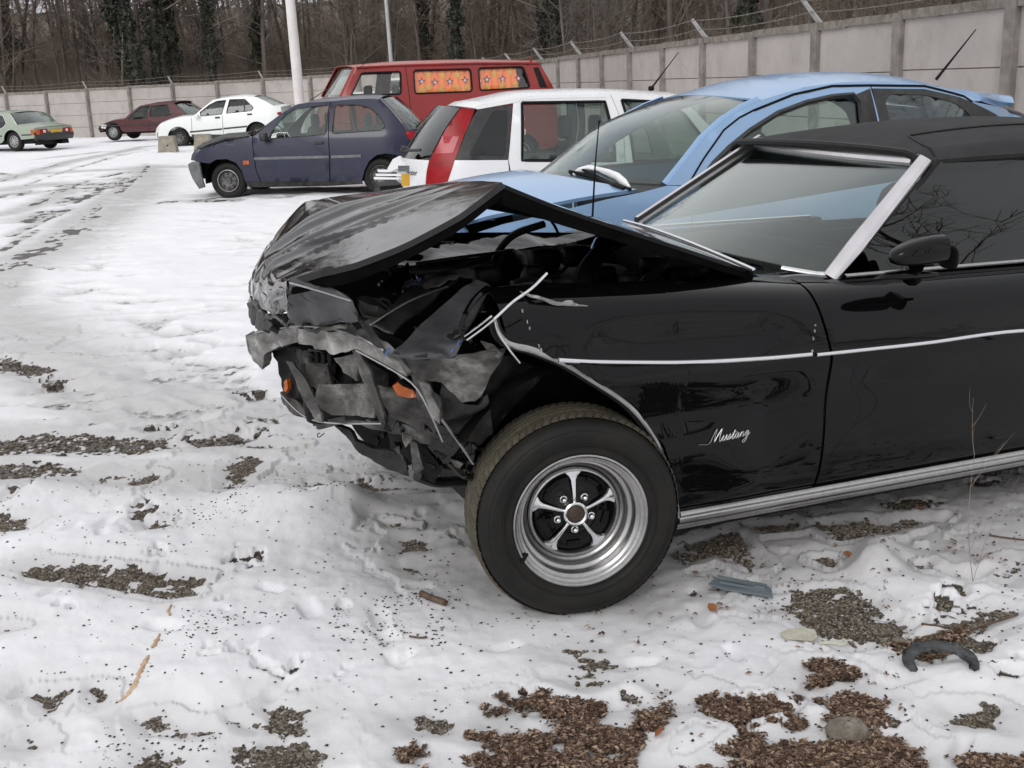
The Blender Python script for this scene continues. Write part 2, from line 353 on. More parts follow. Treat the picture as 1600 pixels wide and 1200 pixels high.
# ================================================================ GROUND
def G2(pts): return [tuple(gnd(x, y)[:2]) for x, y in pts]
GRAVEL = [
 [(30,895),(60,885),(150,886),(240,898),(320,908),(318,918),(300,922),(310,935),(270,940),(180,925),(70,912)],
 [(-40,690),(60,682),(130,678),(190,688),(260,690),(275,703),(200,713),(-40,713)],
 [(-40,738),(60,722),(135,735),(120,748),(-40,754)], [(375,715),(412,716),(390,745),(368,772),(348,768)],
 [(528,757),(575,757),(578,775),(545,781)], [(590,815),(640,828),(610,828)], [(630,850),(668,850),(665,862),(635,863)],
 [(630,893),(655,890),(650,899)], [(50,1090),(105,1090),(80,1117)], [(145,1085),(165,1088),(160,1100)],
 [(215,1130),(260,1120),(285,1140),(330,1150),(290,1160),(235,1152)], [(420,1115),(487,1118),(470,1150),(425,1148)],
 [(365,1135),(412,1140),(400,1146)], [(370,1180),(440,1162),(500,1185),(490,1215),(380,1215)], [(185,1215),(240,1172),(280,1190),(275,1215)],
 [(625,1125),(665,1115),(707,1135),(690,1152),(650,1150)], [(880,1065),(930,1055),(937,1068),(905,1078)], [(888,1018),(925,1014),(915,1028),(955,1045),(930,1052)],
 [(1215,955),(1260,928),(1320,920),(1370,945),(1385,968),(1432,980),(1400,1008),(1330,1012),(1280,1002),(1240,965)],
 [(1270,825),(1330,815),(1400,820),(1470,813),(1400,834),(1310,850)], [(1040,868),(1090,848),(1150,832),(1165,860),(1192,888),(1170,895),(1120,872),(1070,885)],
 [(1270,878),(1310,874),(1300,892)], [(1170,826),(1240,818),(1255,830),(1190,838)],
 [(1490,1118),(1552,1113),(1552,1142),(1490,1138)], [(1410,1012),(1480,985),(1560,953),(1592,962),(1540,987),(1500,1012),(1440,1032)],
 [(1560,905),(1592,880),(1596,905),(1570,918)], [(1470,897),(1520,902),(1500,909)], [(1425,888),(1450,887),(1440,895)],
 [(-60,812),(30,815),(38,830),(-60,847)], [(-60,982),(38,988),(-60,1008)], [(0,782),(22,768),(20,780),(0,790)],
 [(0,560),(45,572),(95,578),(60,592),(0,580)], [(72,600),(102,597),(98,611),(76,609)], [(235,668),(275,664),(262,673)],
 [(300,692),(370,682),(375,700),(310,703)], [(370,615),(415,613),(410,619),(378,621)], [(380,703),(480,698),(440,704)],
 [(205,758),(240,746),(245,752),(220,760)], [(20,1175),(50,1160),(60,1172)], [(225,823),(250,821),(252,829),(228,830)],
 [(195,748),(150,752),(160,758)], [(480,760),(520,764),(500,769)], [(355,768),(470,764),(600,765),(720,768),(600,771),(470,770)],
 [(1030,1080),(1044,1084),(1034,1090)], [(1240,1185),(1300,1168),(1330,1200),(1250,1215)],
]
LITTER = [
 [(770,1110),(850,1100),(905,1112),(880,1126),(815,1122),(800,1150),(760,1165),(755,1140)], [(850,1150),(900,1122),(1000,1105),(1110,1095),(1112,1108),(1060,1118),(1000,1148),(985,1215),(735,1215),(800,1165)],
 [(1110,1118),(1180,1112),(1230,1118),(1150,1130)], [(1258,1052),(1290,1045),(1345,1070),(1372,1100),(1352,1138),(1280,1112),(1250,1085)],
 [(1105,1215),(1190,1165),(1245,1130),(1330,1148),(1400,1165),(1452,1188),(1440,1215)], [(1410,1020),(1500,1000),(1500,1022),(1440,1035)], [(1490,1190),(1560,1185),(1600,1200),(1600,1220),(1490,1220)],
 [(625,1190),(660,1185),(655,1200)],
]
MUDDY = [[(1150,855),(1200,835),(1290,835),(1280,848),(1180,865)], [(1180,960),(1215,950),(1230,975),(1190,980)]]
SLUSH_AND_SHADE = [([(1080,835),(1250,812),(1430,785),(1600,750)], .30), ([(1100,860),(1250,845),(1400,835)], .22), ([(-40,480),(60,540),(130,590),(230,625),(360,650),(480,662)], .50), ([(-40,560),(70,600),(180,640),(300,662)], .30), ([(-40,690),(200,690),(480,700),(700,715)], .32), ([(-40,740),(300,745),(680,760)], .25),  # first two strokes: wet dirt plus painted shade under the black car
         ([(0,425),(70,395),(150,350),(230,290),(232,262)], .55), ([(0,480),(30,420),(110,350),(200,290)], .25), ([(0,285),(60,268),(120,252),(230,230)], .30), ([(0,300),(80,290),(180,290)], .5), ([(0,340),(50,325),(110,300)], .3),
         ([(640,800),(760,900),(1000,935),(1300,880),(1600,840)], .25), ([(1080,850),(1300,850),(1600,790)], .35), ([(0,275),(150,268),(300,262)], .4), ([(60,250),(160,238),(280,232)], .2)]
THIN = [([(0,425),(50,400),(100,372),(160,340)], .14), ([(0,310),(60,300),(130,296),(185,292)], .22), ([(100,330),(150,300),(200,285)], .12), ([(40,350),(90,328),(130,300)], .16), ([(265,318),(340,316),(420,312),(470,310)], .16), ([(300,765),(480,768),(700,772)], .03), ([(560,640),(640,655)], .05), ([(0,285),(60,266),(120,250),(170,243)], .05), ([(20,300),(80,276),(190,243)], .04), ([(20,335),(60,318),(130,285),(200,270)], .10), ([(15,372),(60,352),(115,327)], .06), ([(135,340),(190,300),(230,265),(232,256)], .06),
        ([(60,300),(110,290),(180,288)], .13), ([(145,290),(190,286),(198,278)], .20), ([(0,395),(30,378),(60,362)], .05), ([(40,415),(95,430)], .05), ([(265,318),(330,312),(390,306)], .06), ([(0,272),(60,281),(140,275)], .05), ([(160,250),(230,236)], .04)]
_gr = [np.array(G2(p)) for p in GRAVEL]; _li = [np.array(G2(p)) for p in LITTER]; _mu = [np.array(G2(p)) for p in MUDDY]
_sl = [(np.array(G2(p)), w_) for p, w_ in SLUSH_AND_SHADE]; _th = [(np.array(G2(p)), w_) for p, w_ in THIN]
# footprints: heel/toe dips trodden into the open snow between the wreck and the far cars
_fp = []
_r = random.Random(5)
for (x0, y0, x1, y1, n) in [(120,340,330,600,26), (300,330,480,420,18), (420,380,260,620,12), (250,560,420,620,8), (60,430,250,520,10), (480,330,560,310,6), (30,620,420,680,14), (0,240,240,330,14)]:
    for k in range(int(n*1.7)):
        t = (k+_r.random()*.8)/(n*1.7); p = gnd(x0+(x1-x0)*t+_r.gauss(0, 32), y0+(y1-y0)*t+_r.gauss(0, 16)); _fp.append((p[0], p[1], _r.uniform(-.6, .6), _r.uniform(.75, 1.4)))
for k in range(46):
    p = gnd(_r.uniform(20, 1580), _r.uniform(800, 1180)); _fp.append((p[0], p[1], _r.uniform(0, 3), _r.uniform(.3, .55)))
def _smooth(a, b, x): t = np.clip((x-a)/(b-a), 0, 1); return t*t*(3-2*t)
def ground_fields(x, y):
    x = np.asarray(x, float); y = np.asarray(y, float); P = np.c_[x, y]; n = len(x)
    r = np.hypot(x, y)
    edge = (fbm(x*9, y*9, 4, 3)-.5)*.17 + (fbm(x*42, y*42, 4, 5)-.5)*.17
    def polys(L, k=1.0):
        d = np.full(n, -9.0)
        for q in L:
            lo = q.min(0)-.5; hi = q.max(0)+.5; m = (x > lo[0]) & (x < hi[0]) & (y > lo[1]) & (y < hi[1])
            if m.any():
                s = dpoly(P[m], q); s = np.where(inpoly(P[m], q), s, -s); d[m] = np.maximum(d[m], s)
        return d
    dg, dl, dm = polys(_gr), polys(_li), polys(_mu)
    sc = np.clip(r/4.5, .8, 2.0)
    g = _smooth(-.012, .018, dg*1.0 + edge*.62*sc - .004)
    l = _smooth(-.012, .018, dl + edge*.9 + .003) * (1-.9*_smooth(.52, .60, fbm(x*8, y*10, 4, 15)))
    g = g*(1-.95*_smooth(.60, .68, fbm(x*24, y*30, 3, 17)))
    # small scattered holes in the thin snow
    hole = fbm(x*5.3+3, y*5.3, 4, 21); near = _smooth(9, 3.5, r)
    nearp = np.clip(1-np.maximum(-np.maximum(dg, dl), 0)/.35, 0, 1)
    g = np.maximum(g, _smooth(.0, .03, hole + .10*nearp + .035*near*_smooth(-1, 2.5, x) + (fbm(x*38, y*38, 3, 9)-.5)*.22 - .80)*np.clip(near*1.2+.2, 0, 1))
    slush = np.zeros(n)
    for q, w_ in _sl:
        d = dpoly(P, q, False); slush = np.maximum(slush, np.exp(-(d/w_)**2)*(.65+1.0*fbm(x*1.2, y*6, 4, 31)))
    slush = np.maximum(slush, .8*_smooth(-.2, .1, dm)); slush = np.maximum(slush, .62*np.clip(1+np.maximum(dg, dl)/.16, 0, 1))
    th = np.zeros(n)
    for q, w_ in _th:
        d = dpoly(P, q, False); s = w_*2.2*(.4+fbm(x*2, y*2, 3, 41)); th = np.maximum(th, np.exp(-(d/s)**2)*_smooth(.28, .52, fbm(x*2.6, y*1.3, 4, 43)))
    slush = np.clip(np.maximum(slush, th*1.25), 0, 1)
    g = np.maximum(g, _smooth(.50, .80, th*(.42+.9*fbm(x*5, y*2.2, 4, 47)))*_smooth(.36, .56, fbm(x*11+2, y*6, 4, 49)))
    bare = np.clip(np.maximum(g, l), 0, 1)
    h = .035 + (fbm(x*.9, y*.9, 4, 1)-.5)*.08 + (fbm(x*4, y*4, 3, 2)-.5)*.026 + (fbm(x*17, y*17, 3, 4)-.5)*.012*_smooth(12, 4, r)
    h = np.maximum(h, .012)
    hv = hole + .06*nearp + .035*near*_smooth(-1, 2.5, x)
    # lumps of snow
    for (px, py, rr, hh) in [(480,815,.20,.07), (545,800,.13,.06), (420,790,.2,.05), (1375,880,.13,.075), (1290,1130,.10,.05), (1240,1150,.12,.04), (330,1075,.2,.03), (1350,900,.08,.04), (30,780,.25,.05), (893,957,.26,-.034), (930,940,.2,-.02)]:
        q = gnd(px, py); h = h + hh*np.exp(-((x-q[0])**2+(y-q[1])**2)/rr**2*1.4)
    h = h*(.12+.88*np.clip(-np.maximum(dg, dl)/.10, 0, 1)**.7)*(.45+.55*np.where(near > .02, np.clip((.80-hv)/.06, 0, 1), 1))
    slush = np.clip(slush + _smooth(8, 4, r)*.24*_smooth(.35, .7, fbm(x*1.1, y*2.4, 4, 71)) + .03*_smooth(6, 3, r), 0, 1)
    h = np.maximum(h, .003)
    dip = np.zeros(n)
    for fx, fy, a, s in _fp:
        m = (abs(x-fx) < .5*s) & (abs(y-fy) < .5*s)
        if m.any():
            dx, dy = x[m]-fx, y[m]-fy; u = dx*math.cos(a)+dy*math.sin(a); v = -dx*math.sin(a)+dy*math.cos(a)
            dip[m] = np.maximum(dip[m], np.exp(-((u/(.13*s))**4+(v/(.055*s))**4)))
    slush = np.maximum(slush, dip*.95*(r > 5.5))
    h = h - dip*.065*np.where(r > 5.5, 1, .35)
    trod = _smooth(.42, .7, fbm(x*.55+7, y*.55, 3, 77))*_smooth(4.5, 7, r)
    h = h - trod*(.5-np.abs(fbm(x*3.3, y*3.3, 3, 78)-.5))*.03
    spot = dip*_smooth(.25, .45, fbm(x*5, y*5, 3, 51))*np.where(r > 5.5, 1, .25)
    bare = np.maximum(bare, _smooth(.5, .8, spot)*(.30+.34*fbm(x*20, y*20, 2, 53)))
    z = h*(1-bare) + bare*(.002+.008*fbm(x*30, y*30, 2, 61)) - .02*slush*(1-bare)*(h > .03)
    z = np.where(slush > .4, z + (fbm(x*14, y*14, 2, 63)-.5)*.012, z)
    lit = l*_smooth(-.3, .1, dl)
    return z, bare, slush, np.clip(lit, 0, 1)
_nr, _na = 1000, 760
_rr = 1.5*np.exp(np.linspace(0, math.log(62/1.5), _nr)); _aa = np.radians(np.linspace(-37, 37, _na))
_RR, _AA = np.meshgrid(_rr, _aa, indexing='ij'); _X = (_RR*np.sin(_AA)).ravel(); _Y = (_RR*np.cos(_AA)).ravel()
_z, _b, _s, _l = ground_fields(_X, _Y)
_i = np.arange((_nr-1)*(_na-1)); _q = (_i//(_na-1))*_na + _i % (_na-1)
m = Mat('snow_and_gravel_ground', (.8, .8, .8), .7)
bare = m.attr('bare'); slush = m.attr('slush'); lit = m.attr('litter')
n_s = m.noise(2.2, 6); n_f = m.noise(90, 6, .8); n_m = m.noise(22, 8, .75, (1, 1.6, 1))
snow = m.ramp(n_s, [(.3, (.80, .795, .825)), (.7, (.88, .875, .89))])
wet = m.ramp(n_m, [(.35, (.27, .255, .24)), (.65, (.56, .55, .545))])
n_c = m.noise(6, 8, .8)
soil = m.ramp(m.math('ADD', m.math('MULTIPLY', n_f, .5), m.math('MULTIPLY', n_c, .5)), [(.3, (.016, .012, .009)), (.55, (.055, .045, .034)), (.8, (.12, .10, .08))])
leafy = m.ramp(n_f, [(.3, (.035, .021, .014)), (.55, (.11, .066, .042)), (.8, (.20, .13, .085))])
f1 = m.math('MULTIPLY', slush, m.ramp(n_m, [(.3, .45), (.7, 1.0)]))
speck = m.ramp(m.noise(70, 4, .9), [(.67, 0.0), (.72, 1.0)])
base = m.mix(f1, snow, wet)
base = m.mix(m.math('MULTIPLY', speck, m.math('MULTIPLY', slush, .8)), base, (.07, .06, .05))
under = m.mix(lit, soil, leafy)
edge = m.math('ADD', bare, m.math('MULTIPLY', m.math('SUBTRACT', n_f, .5), .5))
base = m.mix(m.ramp(edge, [(.42, 0.0), (.58, 1.0)]), base, under)
m.set('Base Color', base); m.set('Roughness', m.ramp(slush, [(0, .75), (1, .42)]))
m.bump(m.math('ADD', m.math('MULTIPLY', n_f, .6), m.noise(30, 5, .7)), .35, .006)
ground = mknp('ground', np.c_[_X, _Y, _z], np.c_[_q, _q+1, _q+_na+1, _q+_na], m.m)
for nm, a in (('bare', _b), ('slush', _s), ('litter', _l)):
    at = ground.data.attributes.new(nm, 'FLOAT', 'POINT'); at.data.foreach_set('value', a.astype(np.float32))
tag(ground, kind='structure')
# wide sheet round the detailed one: snow, reaching the wood's edge and behind the camera
base_m = Mat('wide_snow', (.8, .8, .82), .8); base_m.set('Base Color', base_m.ramp(base_m.noise(.35, 8, .7), [(.35, (.82, .82, .84)), (.6, (.78, .78, .79)), (.72, (.30, .27, .24))]))
sn = MB().box((0, 0, -.09), (900, 900, .1)).build('snowfield', base_m.m); tag(sn, kind='structure')
# --- stones and litter lying in the bare patches and loose on the snow
def scatter(n, rmin, rmax, amax=36):
    r = np.sqrt(RNG.uniform(rmin**2, rmax**2, n)); a = np.radians(RNG.uniform(-amax, amax, n)); return r*np.sin(a), r*np.cos(a)
def stones(name, x, y, z, s, mat, flat=.7):
    n = len(x); base = np.array([(1, 0, 0), (0, 1, 0), (-1, 0, 0), (0, -1, 0), (0, 0, 1), (0, 0, -.6)], float)
    V = base[None]*RNG.uniform(.6, 1.25, (n, 6, 1)) * s[:, None, None]; V[:, :, 2] *= flat
    a = RNG.uniform(0, 6.28, n); c, d = np.cos(a)[:, None], np.sin(a)[:, None]
    X = V[:, :, 0]*c*1.3-V[:, :, 1]*d; Y = V[:, :, 0]*d*1.3+V[:, :, 1]*c; V = np.stack([X, Y, V[:, :, 2]], 2) + np.stack([x, y, z], 1)[:, None]
    f = np.array([(0, 1, 4), (1, 2, 4), (2, 3, 4), (3, 0, 4), (1, 0, 5), (2, 1, 5), (3, 2, 5), (0, 3, 5)])
    Fc = (f[None] + (np.arange(n)*6)[:, None, None]).reshape(-1, 3)
    o = mknp(name, V.reshape(-1, 3), Fc, mat, None, False)
    at = o.data.attributes.new('tint', 'FLOAT', 'POINT'); at.data.foreach_set('value', np.repeat(RNG.random(n), 6).astype(np.float32)); return o
def tinted(name, stops, rough=.8):
    m = Mat(name, (.1, .1, .1), rough); m.set('Base Color', m.ramp(m.attr('tint'), stops)); return m.m
M['stone'] = tinted('gravel_stones', [(0, (.03, .023, .016)), (.35, (.085, .066, .046)), (.7, (.165, .135, .098)), (.95, (.24, .23, .20)), (1, (.33, .32, .30))])
M['darkbit'] = tinted('dark_crumbs', [(0, (.018, .015, .012)), (.6, (.04, .032, .025)), (1, (.09, .07, .05))])
M['leaf'] = tinted('fallen_leaf_chips', [(0, (.035, .019, .012)), (.4, (.10, .057, .036)), (.75, (.21, .135, .088)), (1, (.38, .28, .20))])
X1, Y1 = scatter(460000, 2.0, 5.2, 29); Z1, B1, S1, L1 = ground_fields(X1, Y1)
k = (B1 > .5) & (RNG.random(len(X1)) < 1.0*(1-.35*L1)); X2, Y2, Z2 = X1[k], Y1[k], Z1[k]
X3, Y3 = scatter(110000, 5.2, 11, 29); Z3, B3, S3, L3 = ground_fields(X3, Y3); k3 = B3 > .66
xs = np.r_[X2, X3[k3]]; ys = np.r_[Y2, Y3[k3]]; zs = np.r_[Z2, Z3[k3]]; ss = np.r_[RNG.uniform(.0025, .0065, len(X2)), RNG.uniform(.006, .012, k3.sum())]
print('stones', len(xs))
tag(stones('gravel', xs, ys, zs+ss*.2, ss, M['stone']), 'loose brown and grey gravel showing where the snow has melted', 'gravel', kind='stuff')
cl = fbm(X1*3, Y1*3, 3, 91); k = (B1 < .3) & (RNG.random(len(X1)) < .0045 + .05*_smooth(.6, .8, cl) + .05*np.clip(B1*3, 0, 1))
s4 = RNG.uniform(.0015, .0055, k.sum())
tag(stones('dirt_crumbs', X1[k], Y1[k], Z1[k]+s4*.3, s4, M['darkbit']), 'dark crumbs of earth scattered over the near snow', 'dirt', kind='stuff')
kl = (L1 > .4) & (B1 > .45) & (RNG.random(len(X1)) < .95); xl, yl, zl = X1[kl], Y1[kl], Z1[kl]
ke = (RNG.random(len(X1)) < .002) & (X1 > .2) & (Y1 < 4.6); xl = np.r_[xl, X1[ke]]; yl = np.r_[yl, Y1[ke]]; zl = np.r_[zl, Z1[ke]]
xl = np.concatenate([xl+RNG.normal(0, .006, len(xl)) for _ in range(3)]); yl = np.concatenate([yl+RNG.normal(0, .006, len(yl)) for _ in range(3)]); zl = np.tile(zl, 3)
n = len(xl); a = RNG.uniform(0, 6.28, n); L_ = RNG.uniform(.004, .0115, n); W_ = L_*RNG.uniform(.25, .6, n); tl = RNG.uniform(-.5, .5, (n, 2))
q = np.array([(-1, 0), (0, -1), (1, 0), (0, 1)], float); U_ = q[None, :, 0]*L_[:, None]; V_ = q[None, :, 1]*W_[:, None]
Vl = np.stack([U_*np.cos(a)[:, None]-V_*np.sin(a)[:, None], U_*np.sin(a)[:, None]+V_*np.cos(a)[:, None], U_*tl[:, :1]+V_*tl[:, 1:]+.006+RNG.uniform(0, .008, (n, 1))], 2)
Vl[:, 1, 2] += W_*.5; Vl[:, 3, 2] += W_*.5
Vl += np.stack([xl, yl, zl], 1)[:, None]; Fl = (np.array([(0, 1, 2), (0, 2, 3)])[None] + (np.arange(n)*4)[:, None, None]).reshape(-1, 3)
o = mknp('leaf_litter', Vl.reshape(-1, 3), Fl, M['leaf'], None, False); at = o.data.attributes.new('tint', 'FLOAT', 'POINT'); at.data.foreach_set('value', np.repeat(RNG.random(n), 4).astype(np.float32))
tag(o, 'brown shredded leaf litter on the thawed ground at the front right', 'leaf litter', kind='stuff'); print('litter', n)
def gz(x, y): return float(ground_fields([x], [y])[0][0])
FASTT = False
# ================================================================ CONCRETE WALLS
_c = Mat('cast_concrete_slab', (.4, .37, .35), .85)
n1 = _c.noise(1.1, 8, .7); n2 = _c.noise(3.0, 10, .7, (1, 1, .6)); n3 = _c.noise(70, 5)
_c.set('Base Color', _c.mix(_c.ramp(n2, [(.5, 0.0), (.8, .6)]), _c.ramp(n1, [(.3, (.33, .30, .282)), (.7, (.43, .395, .375))]), (.20, .18, .165)))
_c.bump(n3, .2, .004); M['slab'] = _c.m
M['post'] = two('weathered_post_concrete', (.14, .125, .112), (.26, .235, .215), 6, .9, 0, 0, .4, bscale=60)
M['coping'] = two('mossy_coping_concrete', (.13, .115, .095), (.27, .245, .215), 9, .95, 0, 0, .7, bscale=30, bd=.02)
M['galv'] = two('galvanised_arm', (.30, .30, .30), (.42, .42, .41), 12, .5, .4)
M['wire'] = two('rusty_wire', (.12, .10, .09), (.22, .20, .18), 30, .7, .3)
def wall(label, A, B, n, top0, top1, base0, base1, slabh, arms, steps, start=0):
    """precast wall from A to B, n bays; posts, slabs, coping"""
    A = np.array(A, float); B = np.array(B, float); d = (B-A)/n; L = np.hypot(*d); ang = math.atan2(d[1], d[0]); nrm = np.array([math.sin(ang), -math.cos(ang)])
    root = empty('precast_wall', (A[0], A[1], 0)); tag(root, label, 'wall')
    def loc(p): return (p[0]-A[0], p[1]-A[1])
    pm = {}
    tops = []
    for i in range(n+1):
        p = A+d*i; lx, ly = loc(p); t = top0+(top1-top0)*i/n; b = base0+(base1-base0)*i/n
        if steps: t = top0 + (top1-top0)*(i//2*2)/n
        tops.append((t, b))
        pb = MB(); pb.box((lx, ly, (t+b)/2-.1), (.16, .16, t-b+.25), rz=ang); pb.box((lx+nrm[0]*.09, ly+nrm[1]*.09, (t+b)/2-.12), (.09, .05, t-b+.2), rz=ang)
        po = pb.build('post', M['post'], root)
        if i in arms:
            q = Vector((lx+nrm[0]*.02, ly+nrm[1]*.02, t)); tip = Vector((lx-nrm[0]*.18-d[0]/L*.0, ly-nrm[1]*.18, t+.30)); 
            tip = q + Vector((-.22 if abs(nrm[0]) > .5 else -.15, 0.05, .30))
            MB().tube([q-Vector((0, 0, .28)), q, tip], [.032, .035, .026], 4).build('arm', M['galv'], po)
    for i in range(n):
        t, b = tops[i] if not steps else (top0+(top1-top0)*((i)//2*2)/n, tops[i][1]); mid = A+d*(i+.5); lx, ly = loc(mid); z = t-.05; k = 0
        while z > b-.05:
            z0 = max(z-slabh, b-.15); off = RNG.uniform(-.004, .004); jz = .006
            sb = MB().box((lx+nrm[0]*off, ly+nrm[1]*off, (z+z0)/2), (L-.15, .05, z-z0-jz*2), rz=ang)
            if i in start_extra: pass
            sb.build('slab', M['slab'], root); z = z0; k += 1
        if steps or True:
            cb = MB(); m_ = 5
            for j in range(m_):
                c = A+d*(i+(j+.5)/m_); lx, ly = loc(c); cb.box((lx, ly, t-.015+RNG.uniform(-.004, .004)), (L/m_+.001, .13, .085), rz=ang, jit=.004)
            cb.build('coping', M['coping'], root)
    # barbed wire strands between arm tips
    for hgt, off in ((.28, .21), (.15, .11)):
        wb = MB(); pts = []
        for i in arms:
            lx, ly = loc(A+d*i); t = tops[i][0]; pts.append(Vector((lx-off, ly+.03, t+hgt)))
        P2 = []
        for a, b_ in zip(pts, pts[1:]):
            for j in range(6):
                s = j/6; p = a.lerp(b_, s); p.z -= .05*4*s*(1-s); P2.append(p)
        P2.append(pts[-1]); wb.tube(P2, .006, 3)
        for j in range(len(P2)-1):
            for s in (.2, .6):
                p = P2[j].lerp(P2[j+1], s); wb.box(p, (.03, .004, .02), rz=RNG.uniform(0, 3), ry=RNG.uniform(0, 2))
        wb.build('barbed_wire', M['wire'], root)
    return root
start_extra = ()
_p = lambda i: (4.30-.378*i+.08*i*(i/14), 10.5+1.964*i)
wall('pale precast concrete wall on the right with steel arms of barbed wire', (5.43+.02, 4.6), (-1.35, 42.3), 20, 2.16, 2.02, 0, .05, .5, tuple(range(1, 21, 2)), True)
wall('long precast concrete wall behind the far parked cars at the left', (-42.93, 56.66), (-1.4, 42.5), 22, 1.56, 2.14, .0, .0, .47, tuple(range(0, 23, 2)), False)
# ================================================================ LAMP POSTS
M['white_pole'] = two('white_painted_pole', (.72, .71, .70), (.60, .58, .56), 3, .5)
M['grey_pole'] = two('galvanised_pole', (.32, .33, .33), (.42, .43, .43), 3, .5, .3)
p = dep(470, 158, 24.0); root = empty('lamp_post', (p[0], p[1], 0)); tag(root, 'thick white painted lamp post rising behind the navy hatchback', 'lamp post')
MB().tube([(0, 0, 0), (-.02, 0, 1.0), (-.12, 0, 9)], [.13, .105, .075], 14).build('pole', M['white_pole'], root, True)
MB().tube([(-.12, 0, 8.9), (-.1, -.3, 9.4), (-.1, -1.0, 9.6)], .04, 8).build('bracket', M['white_pole'], root, True)
MB().rbox((-.1, -1.3, 9.6), (.25, .7, .16), .6).build('lantern', M['grey_pole'], root, True)
MB().box((0, 0, .04), (.45, .45, .1)).build('base_plate', M['post'], root)
p = dep(614, 100, 33.0); root = empty('lamp_post', (p[0], p[1], 0)); tag(root, 'thin grey lamp post standing behind the red van', 'lamp post')
MB().tube([(0, 0, 0), (-.03, 0, 1.5), (-.20, 0, 9)], [.07, .055, .04], 12).build('pole', M['grey_pole'], root, True)
MB().tube([(-.20, 0, 8.9), (-.18, -.3, 9.3), (-.18, -.9, 9.4)], .03, 8).build('bracket', M['grey_pole'], root, True)
MB().rbox((-.18, -1.1, 9.4), (.22, .6, .14), .6).build('lantern', M['grey_pole'], root, True)
# ================================================================ WOOD BEHIND THE WALLS
bark_cols = [((.075, .060, .050), (.17, .14, .12)), ((.055, .043, .037), (.13, .105, .09)), ((.10, .084, .074), (.21, .185, .165))]
M['bark'] = [two('tree_bark', a, b, 3, .95, 0, 0, .5, stretch=(1, 1, .2), bscale=12, bd=.03) for a, b in bark_cols]
M['twig'] = [two('bare_twigs', a, b, 1.5, .95) for a, b in [((.12, .096, .078), (.20, .165, .135)), ((.13, .098, .075), (.20, .155, .12)), ((.10, .088, .076), (.18, .158, .138))]]
M['ivy'] = two('ivy_leaves', (.010, .015, .008), (.030, .038, .020), 4, .6, lo=.3, hi=.7)
M['brush'] = two('red_brown_brush', (.100, .078, .060), (.190, .152, .120), 1.2, .95)
def tubes_np(segs):
    """segs: list of (p0,p1,r0,r1,n) -> arrays"""
    V = []; Fq = []; b = 0
    for p0, p1, r0, r1, n in segs:
        t = p1-p0; L = np.linalg.norm(t); t = t/(L or 1); up = np.array([0, 0, 1.]) if abs(t[2]) < .9 else np.array([1., 0, 0]); s = np.cross(t, up); s /= np.linalg.norm(s); u = np.cross(s, t)
        for p, r in ((p0, r0), (p1, r1)):
            for k in range(n):
                a = 2*PI*k/n; V.append(p+s*math.cos(a)*r+u*math.sin(a)*r)
        for k in range(n): Fq.append((b+k, b+(k+1) % n, b+n+(k+1) % n, b+n+k))
        b += 2*n
    return np.array(V), np.array(Fq)
